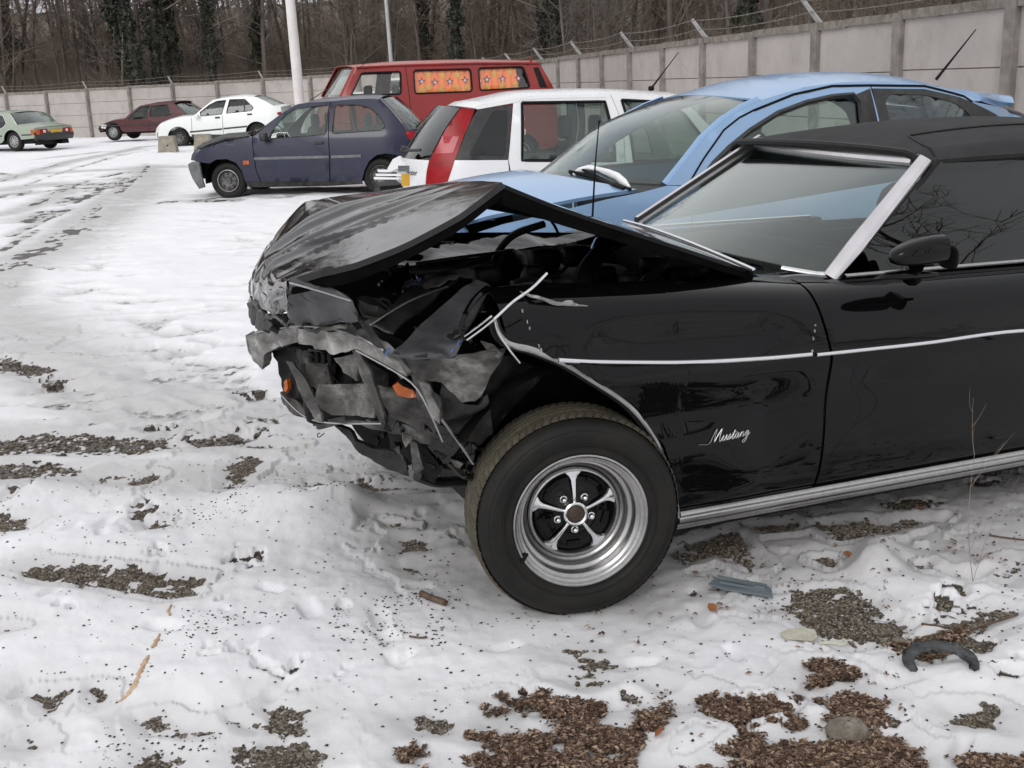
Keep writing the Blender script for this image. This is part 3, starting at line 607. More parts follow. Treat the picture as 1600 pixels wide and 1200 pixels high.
def tree_proto(seed, H=16, r0=.2, nb=26, low=.18, spread=.9, ivy=False, fork=False, dens=1.0):
    rg = random.Random(seed); trunk = []; crown = []
    def path(p, d, L, n, wob):
        pts = [p]
        for k in range(n):
            d = d + np.array([rg.gauss(0, wob), rg.gauss(0, wob), rg.gauss(0, wob*.5)+.015]); d /= np.linalg.norm(d); p = p+d*L/n; pts.append(p)
        return pts, d
    stems = [(np.zeros(3), np.array([rg.gauss(0, .05), rg.gauss(0, .05), 1.]), H, r0)]
    if fork: stems.append((np.array([0, 0, .0]), np.array([rg.choice([-.22, .22]), rg.gauss(0, .1), 1.]), H*.85, r0*.7))
    for p0, d0, h, r in stems:
        pts, _ = path(p0, d0/np.linalg.norm(d0), h, 10, .035); rs = [r*(1-.85*k/10)*(1.25 if k == 0 else 1) for k in range(11)]
        for k in range(10): trunk.append((pts[k], pts[k+1], rs[k], rs[k+1], 8))
        for b in range(nb):
            t = low+(1-low)*(b+rg.random())/nb; k = min(int(t*10), 9); p = pts[k]+(pts[k+1]-pts[k])*(t*10-k); a = rg.uniform(0, 2*PI); el = rg.uniform(.2, 1.1)
            L = h*.30*spread*(1.15-t*.7)*rg.uniform(.5, 1.1); d = np.array([math.cos(a)*math.cos(el), math.sin(a)*math.cos(el), math.sin(el)])
            bp, _ = path(p, d, L, 4, .16); br = r*.28*(1.1-t*.6)
            for q in range(4): (trunk if q == 0 else crown).append((bp[q], bp[q+1], br*(1-q*.22), br*(1-(q+1)*.22), 4))
            for s in range(int(7*dens)):
                u = rg.uniform(.25, 1)*4; q = min(int(u), 3); p2 = bp[q]+(bp[q+1]-bp[q])*(u-q); d2 = d+np.array([rg.gauss(0, .7), rg.gauss(0, .7), rg.gauss(.2, .5)]); d2 /= np.linalg.norm(d2)
                sp, dd = path(p2, d2, L*rg.uniform(.25, .5), 3, .2)
                for q2 in range(3): crown.append((sp[q2], sp[q2+1], .014*(1-q2*.25), .014*(1-(q2+1)*.25), 3))
                for s2 in range(4):
                    q2 = rg.randint(0, 2); p3 = sp[q2]+(sp[q2+1]-sp[q2])*rg.random(); d3 = dd+np.array([rg.gauss(0, .7), rg.gauss(0, .7), rg.gauss(.2, .5)]); d3 /= np.linalg.norm(d3)
                    crown.append((p3, p3+d3*L*rg.uniform(.1, .25), .009, .004, 3))
    out = [tubes_np(trunk), tubes_np(crown)]
    if ivy:
        g = np.random.default_rng(seed); n = 5200; zz = g.uniform(0, 1, n)**.8*H*.72; rr = .10+(.12+.95*vnoise(zz*.7, zz*0+seed, 5)*vnoise(zz*2.1, zz*0+seed+9, 6))*g.random(n)**.8; aa = g.uniform(0, 6.28, n)
        bend = np.array([np.interp(zz, [p[2] for p in pts], [p[c] for p in pts]) for c in (0, 1)])
        C_ = np.stack([bend[0]+rr*np.cos(aa), bend[1]+rr*np.sin(aa), zz], 1); s = g.uniform(.05, .11, n)
        A_ = g.normal(0, 1, (n, 3)); A_ /= np.linalg.norm(A_, axis=1)[:, None]; B_ = np.cross(A_, g.normal(0, 1, (n, 3))); B_ /= np.linalg.norm(B_, axis=1)[:, None]
        V = np.stack([C_-A_*s[:, None], C_-B_*s[:, None]*.7, C_+A_*s[:, None], C_+B_*s[:, None]*.7], 1).reshape(-1, 3); out.append((V, np.arange(n*4).reshape(-1, 4)))
    return out
def me_np(name, V, Fc, mat):
    o = mknp(name, V, Fc, mat, None, True); me = o.data; bpy.data.objects.remove(o); return me
protos = []
for k, kw in enumerate([dict(H=17, r0=.17), dict(H=15, r0=.12, nb=30), dict(H=18, r0=.22, low=.25), dict(H=14, r0=.11, fork=True, nb=18), dict(H=16, r0=.14, nb=32, spread=.7), dict(H=10, r0=.07, nb=30, low=.08, spread=1.1)]):
    t = tree_proto(100+k, **kw); protos.append([('trunk', me_np('trunk', *t[0], M['bark'][k % 3])), ('crown', me_np('crown', *t[1], M['twig'][k % 3]))])
iprotos = []
for k in range(3):
    t = tree_proto(200+k, H=17, r0=.2, nb=22, low=.3, ivy=True); iprotos.append([('trunk', me_np('trunk', *t[0], M['bark'][1])), ('crown', me_np('crown', *t[1], M['twig'][0])), ('ivy', me_np('ivy', *t[2], M['ivy']))])
def tree(pr, x, y, z, s, rz, label, group, name='bare_tree', lean=(0, 0)):
    r = bpy.data.objects.new(name, None); COL.objects.link(r); r.location = (x, y, z); r.rotation_euler = (lean[0], lean[1], rz); r.scale = (s, s, s)
    tag(r, label, 'tree', group)
    for n_, me in pr:
        c = bpy.data.objects.new(n_, me); COL.objects.link(c); c.parent = r
    return r
_r = random.Random(3)
def hill_z(x, y): return max(0, (y-62)*.10) + max(0, (x-9)*.08)
# ivy-clad trees where the photograph shows the dark green columns
for (px, Y, s, k) in [(215,56,1,0), (250,57,.95,1), (205,60,1.05,2), (272,58,.9,0), (330,56,.7,1), (718,54,.8,2), (845,47,.6,0), (868,46,.75,1), (1135,30,.75,2), (1160,34,.8,0), (20,60,.9,1), (660,62,.7,1), (1575,24,.5,2), (395,60,.8,2)]:
    x = dep(px, 120, Y)[0]; tree(iprotos[k], x, Y, 0, s, _r.uniform(0, 6), 'tall tree wrapped in dark green ivy in the wood behind the wall', 'ivy-covered trees in the wood', 'ivy_tree', (_r.gauss(0, .03), _r.gauss(0, .03)))
cnt = 0
wallx = lambda y: 5.43-(y-4.6)*.1808
def place(x, y, kmin=0):
    global cnt
    pr = protos[_r.choice([0, 1, 2, 3, 4, 5, 1, 4])]; tree(pr, x, y, hill_z(x, y)-.1, _r.uniform(.7, 1.05)*(.75 if x > -1 and y < 40 else 1), _r.uniform(0, 6.28), 'tall bare winter tree in the wood beyond the concrete wall', 'bare trees in the wood', 'bare_tree', (_r.gauss(0, .04), _r.gauss(0, .04))); cnt += 1
while cnt < (6 if FASTT else 172):   # beyond the left wall
    Y = 60+_r.random()**1.2*42 if _r.random() < .5 else 57.5+_r.random()*14; x = _r.uniform(-.74, .16)*Y; place(x, Y)
while cnt < (8 if FASTT else 284):   # beyond the right wall
    Y = 14+_r.random()**.7*62; x = wallx(min(Y, 42))+3.0+_r.random()**.9*26
    if abs(x)/Y < .60 or x < 9: 
        if x/Y < .62: place(x, Y)
# far-off mass of the wood, and the brush under it
def merged(protolist, spots, name, mat, part):
    Vs = []; Fs = []; b = 0
    for (x, y, z, s, a) in spots:
        V, Fc = protolist[_r.randrange(len(protolist))][part]; c, d = math.cos(a), math.sin(a)
        W_ = np.stack([V[:, 0]*c-V[:, 1]*d, V[:, 0]*d+V[:, 1]*c, V[:, 2]], 1)*s+np.array([x, y, z]); Vs.append(W_); Fs.append(Fc+b); b += len(V)
    return mknp(name, np.concatenate(Vs), np.concatenate(Fs), mat)
far = [tree_proto(300+k, H=17, r0=.2, nb=13, dens=.45) for k in range(3)]
sp = []
for k in range(320):
    Y = _r.uniform(95, 150); x = _r.uniform(-.74, .55)*Y; sp.append((x, Y, hill_z(x, Y)-.2, _r.uniform(.8, 1.2), _r.uniform(0, 6)))
o = merged(far, sp, 'far_wood_trunks', M['bark'][0], 0); tag(o, 'grey brown mass of trunks deep in the far wood', 'wood', kind='stuff')
o = merged(far, sp, 'far_wood_twigs', M['twig'][0], 1); tag(o, 'fine haze of bare twigs deep in the far wood', 'wood', kind='stuff')
# brush
g = np.random.default_rng(5)
def brush(name, cx, cy, cz, hmax, mat, label):
    n = len(cx); a = g.uniform(0, 6.28, n); tilt = g.uniform(.05, .7, n); L = hmax*g.uniform(.4, 1, n); wd = g.uniform(.006, .014, n)
    dx = np.cos(a)*np.sin(tilt)*L; dy = np.sin(a)*np.sin(tilt)*L; dz = np.cos(tilt)*L
    V = np.stack([np.stack([cx-wd, cy, cz], 1), np.stack([cx+wd, cy+wd, cz], 1), np.stack([cx+dx, cy+dy, cz+dz], 1)], 1).reshape(-1, 3)
    o = mknp(name, V, np.arange(n*3).reshape(-1, 3), mat, None, False); tag(o, label, 'undergrowth', kind='stuff')
n = 150000; yy = 57+g.random(n)**1.2*60; xx = g.uniform(-.76, .1, n)*yy; brush('undergrowth', xx, yy, np.maximum(0, (yy-62)*.10), 3.6, M['brush'], 'red brown bare undergrowth behind the left wall')
n = 130000; yy = 10+g.random(n)*60; xx = 5.43-(np.minimum(yy, 42)-4.6)*.1808+1.2+g.random(n)**1.1*26; brush('undergrowth', xx, yy, np.maximum(0, (xx-9)*.08)+np.maximum(0, (yy-62)*.10), 3.0, M['brush'], 'red brown bare undergrowth behind the right wall')
# woodland floor and rising ground
M['floor'] = two('woodland_floor', (.072, .057, .044), (.145, .118, .093), .8, .95, 0, 0, .6, bscale=6, bd=.1)
fl = []
for i in range(24):
    for j in range(30):
        y = 53.3+i*8; x = -110+j*8.5; fl.append((x, y+ (0 if i else max(0, -(x+5))*.0), hill_z(x, y)+.02+.3*math.sin(i*1.3+j)*(i > 1)))
mk('woodland_floor', fl, [(i*30+j, i*30+j+1, (i+1)*30+j+1, (i+1)*30+j) for i in range(23) for j in range(29)], M['floor'])['kind'] = 'structure'
V = [(5.43+.12, 4.6, .012), (-1.35+.12, 42.3, .012), (-1.35+.12, 53.5, .012), (140, 53.5, 10.5), (140, 4.6, 10.5), (9, 4.6, .012), (9, 53.5, .012)]
mk('woodland_slope', V, [(0, 5, 6, 2, 1), (5, 4, 3, 6)], M['floor'], None, False)['kind'] = 'structure'
# trees standing behind the photographer; they show as reflections in the black paint and glass
for (x, y, k, s) in [(-5, -7, 0, .8), (-1.2, -9, 3, .85), (2.6, -7.5, 1, .8), (6.5, -8.5, 2, .8), (10, -6, 4, .85), (14, -9, 0, .9), (-9, -10, 1, .9), (4.5, -13, 4, 1), (0.5, -15, 2, 1), (9, -14, 3, 1), (-5, -16, 0, 1), (13, -2, 1, .8), (17, 2, 3, .9), (-13, -5, 4, .9)]:
    tree(protos[k], x, y, -.05, s, x*1.7, 'bare tree behind the viewer, seen mirrored in the black car', 'trees mirrored in the black car', 'bare_tree')
# ================================================================ CAR BUILDER
class Car:
    """local axes: x along the car (picture left to right), y away from the viewer, z up; near skin v(u,z), far skin W - v(u,z)"""
    def __init__(s, name, label, cat, o, head, W, zb, lean=.36, ends=None, bulge=.04, pitch=0, zmid=.55, roll=0, group=None):
        s.head = rad(head); s.pitch = rad(pitch); s.W = W; s.zb = zb; s.lean = lean; s.ends = ends or []; s.bulge = bulge; s.zmid = zmid
        s.root = empty(name, tuple(o), s.head, -s.pitch); tag(s.root, label, cat, group)
        s.M3 = np.array(Matrix.Rotation(s.head, 3, 'Z') @ Matrix.Rotation(-s.pitch, 3, 'Y')); s.O = np.array(o, float)
    def skin(s, u, z):
        v = s.bulge*((z-s.zmid)/.4)**2 if z < s.zb else s.bulge*((s.zb-s.zmid)/.4)**2 + s.lean*(z-s.zb) + .12*max(0, z-s.zb)**2
        for (u0, r, sg, d) in s.ends:   # plan rounding at each end: starts r before u0, depth d
            x = (r-(u-u0)*sg)/r
            if x > 0: v += d*min(x, 1.3)**2.4
        return v
    def loc(s, p): return s.M3.T @ (np.array(p)-s.O)
    def P(s, x, y, v):
        d = s.M3.T @ ray(x, y); c = s.loc(CP); t = (v-c[1])/d[1]; return c+d*t
    def T(s, pts, dv=0):
        out = []
        for x, y in pts:
            v = 0
            for _ in range(6): q = s.P(x, y, v+dv); v = s.skin(q[0], q[2])
            out.append((q[0], q[2]))
        return out
    def far(s, pts):
        out = []
        for x, y in pts:
            v = s.W-.2
            for _ in range(8): q = s.P(x, y, v); v = s.W-s.skin(q[0], q[2])
            out.append((q[0], q[2]))
        return out
    def side(s, name, poly, mat, holes=(), both=True, t=.012, proud=0, step=.06, parent=None, farname=None):
        V, Fc = tri2d(poly, list(holes), step); o = None; res = []
        for sgn in ((0, 1) if both else (0,)):
            P = []
            for u, z in V:
                v = s.skin(u, z)-proud; P.append((u, v if sgn == 0 else s.W-v, z))
            o = sheet(name, P, Fc, mat, parent or s.root, t, (0, -1, 0) if sgn == 0 else (0, 1, 0)); res.append(o)
        return res[0]
    def cross(s, name, edge, mat, crown=0, bow=0, n=15, t=.01, out=(0, 0, 1), m=None, w=1.0, parent=None, p=2.0, inset=0, lift=0):
        """edge: (u,z) list along the near skin; strip across to the far skin. crown/bow: number or list along edge"""
        E_ = np.array(edge, float); m = m or max(6, int(np.linalg.norm(np.diff(E_, axis=0), axis=1).sum()/.07))
        L = np.r_[0, np.cumsum(np.linalg.norm(np.diff(E_, axis=0), axis=1))]; L /= L[-1]
        cl = crown if isinstance(crown, (list, tuple)) else [crown, crown]; bl = bow if isinstance(bow, (list, tuple)) else [bow, bow]
        def fn(a, b):
            u = np.interp(a, L, E_[:, 0]); z = np.interp(a, L, E_[:, 1]); k = b*2-1; f = 1-abs(k)**p
            v0 = s.skin(u, z)+inset; c = np.interp(a, np.linspace(0, 1, len(cl)), cl); bb = np.interp(a, np.linspace(0, 1, len(bl)), bl)
            hw = (s.W/2-v0)*w
            return (u-bb*f, s.W/2+k*hw, z+c*f+lift)
        return grid(name, fn, m, n, mat, parent or s.root, t, out)
    def wheel(s, u, z, R, side=0, wd=.17, v=None, rimr=None, mat='silver', style='disc', tyre=None, nholes=8, camber=0):
        r = empty('wheel', (u, (.02 if v is None else v) if side == 0 else s.W-(.02 if v is None else v), z)); r.parent = s.root
        if side: r.rotation_euler = (0, 0, PI)
        rr = rimr or R*.62
        MB().lathe([(rr*.9, .06), (rr, .012), (rr*1.04, .004), (R*.82, -.006), (R*.93, .008), (R*.985, .03), (R, .05), (R, wd-.04), (R*.97, wd-.01), (rr, wd), (rr*.5, wd)], n=36).build('tyre', M['tyre'], r, True, 50)
        MB().lathe([(rr*.99, .012), (rr*.95, .008), (rr*.9, .02), (rr*.86, .05), (rr*.8, .055), (rr*.74, .035), (rr*.45, .02), (rr*.3, .03), (rr*.28, .015), (.0001, .012)], n=32).build('rim', M[mat], r, True, 40)
        hb = MB()
        for k in range(nholes):
            a = 2*PI*k/nholes; hb.box((rr*.62*math.cos(a), .021, rr*.62*math.sin(a)), (rr*.2, .02, rr*.13), ry=-a)
        hb.build('wheel_slots', M['plastic'], r)
        return r
    def housing(s, u, z, r, side, w=.28, a0=-8, a1=188):
        V = []; Fq = []; n = 20
        for i in range(n+1):
            a = rad(a0+(a1-a0)*i/n); c, d = math.cos(a), math.sin(a)
            for rr, y in ((r, .025), (r*1.01, w), (.02, w)): V.append((u+rr*c, y if not side else s.W-y, z+rr*d))
        for i in range(n): Fq += [(i*3, i*3+3, i*3+4, i*3+1), (i*3+1, i*3+4, i*3+5, i*3+2)]
        mk('wheel_housing', V, Fq, M['dark'], s.root, False)
    def seats(s, us, z0, z1, n=2, w=.46, head=True):
        for u in us:
            for k in range(n):
                y = s.W*(.27 if k == 0 else .73); b = MB().rbox((u, y, z0), (.5, w, .16), .5).rbox((u+.25, y, (z0+z1-.1)/2+.05), (.16, w, z1-z0-.1), .5)
                if head: b.rbox((u+.27, y, z1+.03), (.10, .24, .20), .55)
                b.build('seat', M['seat'], s.root, True, 60)
    def under(s, u0, u1, z0, z1, ins=.1):
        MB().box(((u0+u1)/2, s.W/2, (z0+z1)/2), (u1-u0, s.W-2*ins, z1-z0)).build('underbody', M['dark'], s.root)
    def frame(s, name, poly, mat, w=.02, proud=.003, both=True, parent=None, r=.008):
        """rubber or trim line following a closed outline on the skin"""
        pts = resamp(poly, .05)
        for sgn in ((0, 1) if both else (0,)):
            q = [((u, s.skin(u, z)-proud, z) if sgn == 0 else (u, s.W-s.skin(u, z)+proud, z)) for u, z in pts+pts[:1]]
            MB().tube(q, r, 4).build(name, mat, parent or s.root)
    def strip(s, name, pts, mat, w=.02, t=.012, both=True, parent=None, proud=0):
        P = []
        for a, b in zip(pts, pts[1:]):
            k = max(1, int(math.hypot(b[0]-a[0], b[1]-a[1])/.08)); P += [(a[0]+(b[0]-a[0])*i/k, a[1]+(b[1]-a[1])*i/k) for i in range(k)]
        P.append(pts[-1])
        for sgn in ((0, 1) if both else (0,)):
            q = [((u, s.skin(u, z)-proud, z) if sgn == 0 else (u, s.W-s.skin(u, z)+proud, z)) for u, z in P]
            MB().band(q, w, t, (0, -1, 0) if sgn == 0 else (0, 1, 0)).build(name, mat, parent or s.root)
def zz(pts, ox, oy, k=3.2): return [(ox+x/k, oy+y/k) for x, y in pts]
def arc(cx, cz, r, a0, a1, n=10): return [(cx+r*math.cos(rad(a0+(a1-a0)*i/n)), cz+r*math.sin(rad(a0+(a1-a0)*i/n))) for i in range(n+1)]
# ================================================================ NAVY HATCHBACK
M['navy'] = paint('dusty_navy_paint', (.008, .010, .038), (.007, .008, .032), .35, (.055, .055, .065), .5)
M['navygrey'] = two('faded_bumper_plastic', (.10, .105, .11), (.17, .175, .18), 8, .7)
o = gnd(352, 312); a8 = rad(-8)
N = Car('hatchback_car', 'dirty navy blue three-door hatchback with its front bumper hanging and bonnet lifted', 'car', (o[0], o[1], 0), -8, 1.62, .93, .42, ends=[(-.78, .75, 1, .30), (3.08, .6, -1, .22)])
Z = lambda pts: N.T(zz(pts, 220, 60))
fa = Z([(345, 625), (375, 606), (430, 603), (475, 622), (505, 660), (522, 715)])
fend = Z([(268, 612), (275, 580), (300, 556), (420, 517), (555, 492), (560, 560), (575, 660), (600, 718)]) + fa[::-1] + Z([(292, 618)])
N.side('front_wing', fend, M['navy'])
doorp = Z([(558, 492), (600, 462), (640, 428), (700, 378), (765, 338), (830, 322), (945, 316), (938, 400), (936, 480), (943, 600), (943, 714), (604, 718), (579, 660), (564, 560)])
wf = fillet(Z([(645, 502), (648, 480), (680, 428), (730, 375), (775, 350), (942, 331), (922, 480)]), .03)
N.side('door', doorp, M['navy'], [wf]); N.side('door_window', wf, M['glass'], t=.004, proud=-.012); N.frame('window_seal', wf, M['plastic'])
wr = fillet(Z([(972, 332), (1090, 330), (1150, 347), (1200, 395), (1222, 440), (1205, 458), (955, 476)]), .05)
ra = Z([(1105, 712), (1118, 660), (1140, 615), (1180, 582), (1225, 575), (1275, 582)])
tl = Z([(1320, 465), (1385, 462), (1375, 500), (1345, 508)])
Q = Z([(949, 316), (1050, 306), (1150, 302), (1190, 306), (1250, 368), (1300, 428), (1322, 462), (1345, 510), (1375, 500), (1395, 560), (1395, 650), (1340, 655)]) + Z([(1330, 640), (1300, 600)]) + ra[::-1] + Z([(949, 714), (947, 600), (940, 480), (942, 400)])
N.side('rear_quarter', Q, M['navy'], [wr]); N.side('quarter_window', wr, M['glass'], t=.004, proud=-.012); N.frame('window_seal', wr, M['plastic'])
N.side('tail_light', tl, M['redlamp'], proud=.006)
u_fa = N.T([(355, 283)])[0][0]; u_ra = u_fa+2.45
roof_e = Z([(765, 336), (830, 321), (945, 315), (1050, 305), (1150, 301), (1190, 305)])
N.cross('roof', roof_e, M['navy'], [.0, .05, .06, .06, .05], [0, 0, 0])
ws = Z([(560, 490), (600, 462), (640, 428), (700, 378), (765, 336)])
N.cross('windscreen', ws, M['glass'], [.02, .03, .02], [.22, .12, .05], t=.005, inset=.05)
N.cross('bonnet', Z([(268, 612), (275, 580), (300, 556), (420, 517), (555, 492)]), M['navy'], [.0, .03, .05, .04, .03], [.28, .26, .22])
bo = Z([(292, 549), (330, 532), (420, 500), (500, 492), (540, 488)])
N.cross('lifted_bonnet_edge', bo, M['dgrey'], [.0, .05, .04], [.28, .2], t=.03, inset=.03)
rw = Z([(1192, 306), (1250, 368), (1300, 428), (1322, 462)])
N.cross('tailgate_window', rw, M['glass'], [.03, .02, .02], [-.10, -.16, -.18], t=.005, inset=.07)
tg = [(u, z) for u, z in Z([(1322, 462), (1345, 510), (1395, 560), (1395, 640)])]
N.cross('tailgate', tg, M['navy'], 0, [-.16, -.18, -.16], out=(1, 0, 0))
for sg in (0, 1):
    P = [((u, N.skin(u, z)+.035, z) if not sg else (u, N.W-N.skin(u, z)-.035, z)) for u, z in rw]; MB().band(P, .045, .02, (0, -1, 0) if not sg else (0, 1, 0)).build('tailgate_pillar', M['navy'], N.root)
N.strip('side_moulding', Z([(568, 602), (760, 597), (940, 593)]), M['navygrey'], .022, .012); N.strip('side_moulding', Z([(952, 593), (1100, 588)]), M['navygrey'], .022, .012)
N.side('indicator', fillet(Z([(512, 612), (542, 610), (542, 630), (512, 632)]), .01), M['orange'], proud=.01, step=.03)
N.strip('door_handle', Z([(868, 524), (912, 521)]), M['plastic'], .022, .03)
N.side('sill', Z([(522, 716), (604, 719), (943, 715), (1105, 712), (1110, 728), (943, 738), (540, 745)]), M['dgrey'])
N.side('fuel_flap', fillet(Z([(1268, 500), (1320, 498), (1318, 540), (1270, 544)]), .02), M['navy'], proud=.004, both=False)
# bumper hanging loose at the front
bz = Z([(240, 628), (262, 615), (292, 617), (300, 660), (322, 744), (296, 752), (262, 700), (244, 655)])
N.side('front_bumper_corner', bz, M['navygrey'], both=True, t=.03, proud=.03, step=.04)
N.cross('front_bumper', [(bz[3][0]-.12, .5), (bz[3][0]-.19, .40), (bz[3][0]-.12, .26)], M['navygrey'], 0, .22, out=(-1, 0, 0), t=.03)
N.cross('grille_panel', [(bz[1][0]+.10, .62), (bz[1][0]+.12, .48)], M['plastic'], 0, .28, out=(-1, 0, 0))
N.under(.0, 3.3, .22, .34, .12); N.under(-.45, .35, .36, .75, .28)
MB().box((1.8, N.W/2, .5), (2.0, 1.3, .3)).build('cabin_floor', M['dark'], N.root)
for k in (0, 1): N.housing(u_fa, .30, .36, k); N.housing(u_ra, .32, .36, k)
for k in (0, 1): N.wheel(u_fa, .285, .285, k, mat='steel', v=.05); N.wheel(u_ra, .285, .285, k, mat='steel', v=.05)
for ch in N.root.children:
    if ch.name.startswith('wheel') and abs(ch.location.x-u_fa) < .01 and ch.type == 'EMPTY': MB().lathe([(.172, -.001), (.165, -.004), (.158, .006)], n=36).build('trim_ring', M['silver'], ch, True)
N.seats([1.15], .62, 1.12); N.seats([2.0], .62, 1.10)
MB().lathe([(.17, 0), (.185, .01), (.17, .02)], (.75, .40, .93), 24).build('steering_wheel', M['plastic'], N.root)
p = N.P(220+612/3.2, 60+492/3.2, -.08); mb = MB().rbox(tuple(p), (.12, .16, .13), .6); mb.tube([p, p+np.array([.08, .12, -.05])], .025, 6); mb.build('wing_mirror', M['plastic'], N.root, True, 60)
q = N.P(220+1415/3.2, 60+412/3.2, .6); MB().tube([q, q+np.array([-.05, .35, .03])], .012, 5).build('rear_wiper', M['plastic'], N.root)
q = N.P(220+845/3.2, 60+310/3.2, .75); MB().tube([q, q+np.array([.30, 0, .16])], .006, 4).build('aerial', M['plastic'], N.root)
# ================================================================ WHITE ESTATE-LIKE HATCHBACK
M['white'] = paint('white_car_paint', (.78, .78, .79), (.72, .72, .74), .25, (.35, .33, .30), .35)
o = dep(690, 290, 10.4)
B = Car('hatchback_car', 'white hatchback seen from behind with tall red lamps, parked beyond the black wreck', 'car', (o[0], o[1], 0), 14, 1.60, .92, .30, ends=[(-.12, .55, 1, .20), (3.6, .7, -1, .3)])
Z = lambda pts, dv=0: B.T(zz(pts, 570, 70), dv)
lamp = Z([(478, 316), (552, 318), (535, 362), (500, 440), (448, 578), (412, 690), (402, 703), (304, 712), (308, 640), (322, 578), (352, 520), (405, 420)])
B.side('tail_lamp', fillet(lamp, .02), M['redlamp'], t=.03, step=.05, proud=.004)
B.side('reversing_lamp', Z([(385, 455), (470, 458), (440, 540), (350, 545)]), M['redlamp2'], t=.02, step=.05, proud=.010)
qw = Z([(566, 322), (738, 299), (728, 430), (716, 574), (450, 575), (505, 440), (540, 362)])
B.side('quarter_panel_trim', qw, M['plastic'], step=.06, proud=-.002)
B.side('quarter_window', fillet(Z([(640, 330), (715, 325), (700, 552), (520, 550), (580, 440)]), .03), M['glassdark'], t=.004, proud=.004)
roofu = Z([(552, 316), (566, 300), (640, 290), (742, 270), (800, 258), (900, 252), (1210, 250), (1300, 252), (1590, 262)])
body_low = [(u, z) for u, z in Z([(402, 705), (412, 692), (450, 577), (716, 576)])]
zl = .30
u0 = body_low[0][0]; uq = Z([(716, 576)])[0][0]
ra_ = arc(uq-.12, .30, .33, 175, 20, 8)
B.side('rear_quarter', body_low+[(uq+.0, .66), (uq+.02, .5)]+[(uq+.20, .38)]+ra_[::-1][0:0]+[(uq+.20, .38)]+[p for p in arc(uq-.12, .28, .33, 18, 162, 10)]+[(u0-.02, .36), (u0-.03, .6)], M['white'])
dwin = Z([(785, 290), (1200, 284), (1240, 440), (1252, 580), (786, 578)])
drear = Z([(744, 272), (756, 264), (1225, 246), (1262, 330), (1290, 420), (1300, 585)]) + [(Z([(1300, 585)])[0][0]+.01, .32), (uq+.24, .32), (uq+.06, .52)] + Z([(719, 576), (732, 430)])
B.side('rear_door', drear, M['white'], [dwin]); B.side('rear_door_window', dwin, M['glass'], t=.004, proud=-.012)
B.frame('window_seal', dwin, M['ink'], r=.014)
fwin = Z([(1283, 276), (1520, 288), (1600, 350), (1700, 480), (1740, 585), (1345, 582), (1320, 400)])
fx = Z([(1345, 582)])[0][0]
dfr = Z([(1229, 246), (1560, 258), (1660, 340), (1790, 480), (1860, 590)]) + [(fx+1.05, .32), (fx-.01, .32)] + Z([(1304, 585), (1294, 420), (1266, 330)])
B.side('front_door', dfr, M['white'], [fwin]); B.side('front_door_window', fwin, M['glass'], t=.004, proud=-.012); B.frame('window_seal', fwin, M['ink'], r=.014)
ex = dfr[4][0]
B.side('front_wing', [(ex, dfr[4][1]), (ex+.45, .84), (ex+.8, .68), (ex+.85, .35), (ex+.72, .35)]+arc(ex+.42, .3, .33, 10, 170, 8)+[(fx+1.06, .32)], M['white'])
B.side('white_pillar', Z([(1204, 252), (1225, 246), (1262, 330), (1290, 420), (1296, 585), (1256, 582), (1242, 440)]), M['white'], proud=.002)
# roof cap
ru = [(Z([(375, 302)], .0)[0][0]+.05, roofu[0][1]-.01)] + roofu
B.cross('roof', roofu, M['white'], [.02, .045, .06, .06, .05], [.10, .05, 0, 0, 0, 0], p=2.4)
B.side('roof_gutter', Z([(552, 318), (566, 302), (640, 291), (742, 271), (800, 259), (900, 253), (1225, 248), (1225, 262), (900, 268), (790, 276), (745, 290), (566, 322)]), M['white'], proud=.004)
# tailgate: glass from roof to lamp shoulder, then white panel, plate, bumper
te = Z([(478, 316), (405, 420), (352, 520), (322, 578)])
B.cross('tailgate_window', te, M['glassdark'], [.02, 0, 0], [.09, .12, .14], t=.005, inset=.05, out=(-1, 0, 0))
lo = Z([(322, 578), (308, 640), (304, 712)])
B.cross('tailgate', lo+[(lo[-1][0]-.02, .55)], M['white'], 0, [.14, .17, .18], out=(-1, 0, 0), inset=.02)
bu = lo[-1][0]
B.cross('rear_bumper', [(bu-.02, .55), (bu-.10, .52), (bu-.12, .40), (bu-.04, .28)], M['white'], 0, .16, out=(-1, 0, 0), t=.03, inset=-.01)
P_ = lambda x, y, v: B.P(570+x/3.2, 70+y/3.2, v)
def rearq(name, x0, x1, y0, y1, mat, lift=.02, t=.012, parent=None):
    """small plate lying on the tailgate"""
    V = []
    for (x, y) in ((x0, y0), (x1, y0), (x1, y1), (x0, y1)):
        p = None; v = .3
        for _ in range(14):
            p = P_(x, y, v); zc = p[2]; ue = float(np.interp(-zc, [-q[1] for q in te+lo[1:]], [q[0] for q in te+lo[1:]])); k = (v-B.W/2)/(B.W/2-B.skin(ue, zc)-.02); f = 1-min(1, abs(k))**2
            us = ue-.155*f-lift; v += (us-p[0])*(-.9) if abs(us-p[0]) < .5 else .05; v = min(max(v, .05), 1.5)
        V.append(tuple(p))
    return sheet(name, V, [(0, 1, 2, 3)], mat, parent or B.root, t, (-1, 0, 0), False)
pl = rearq('number_plate', 184, 224, 645, 706, M['plate'], .03)
rearq('badge_recess', 166, 222, 604, 634, M['navygrey'], .025)
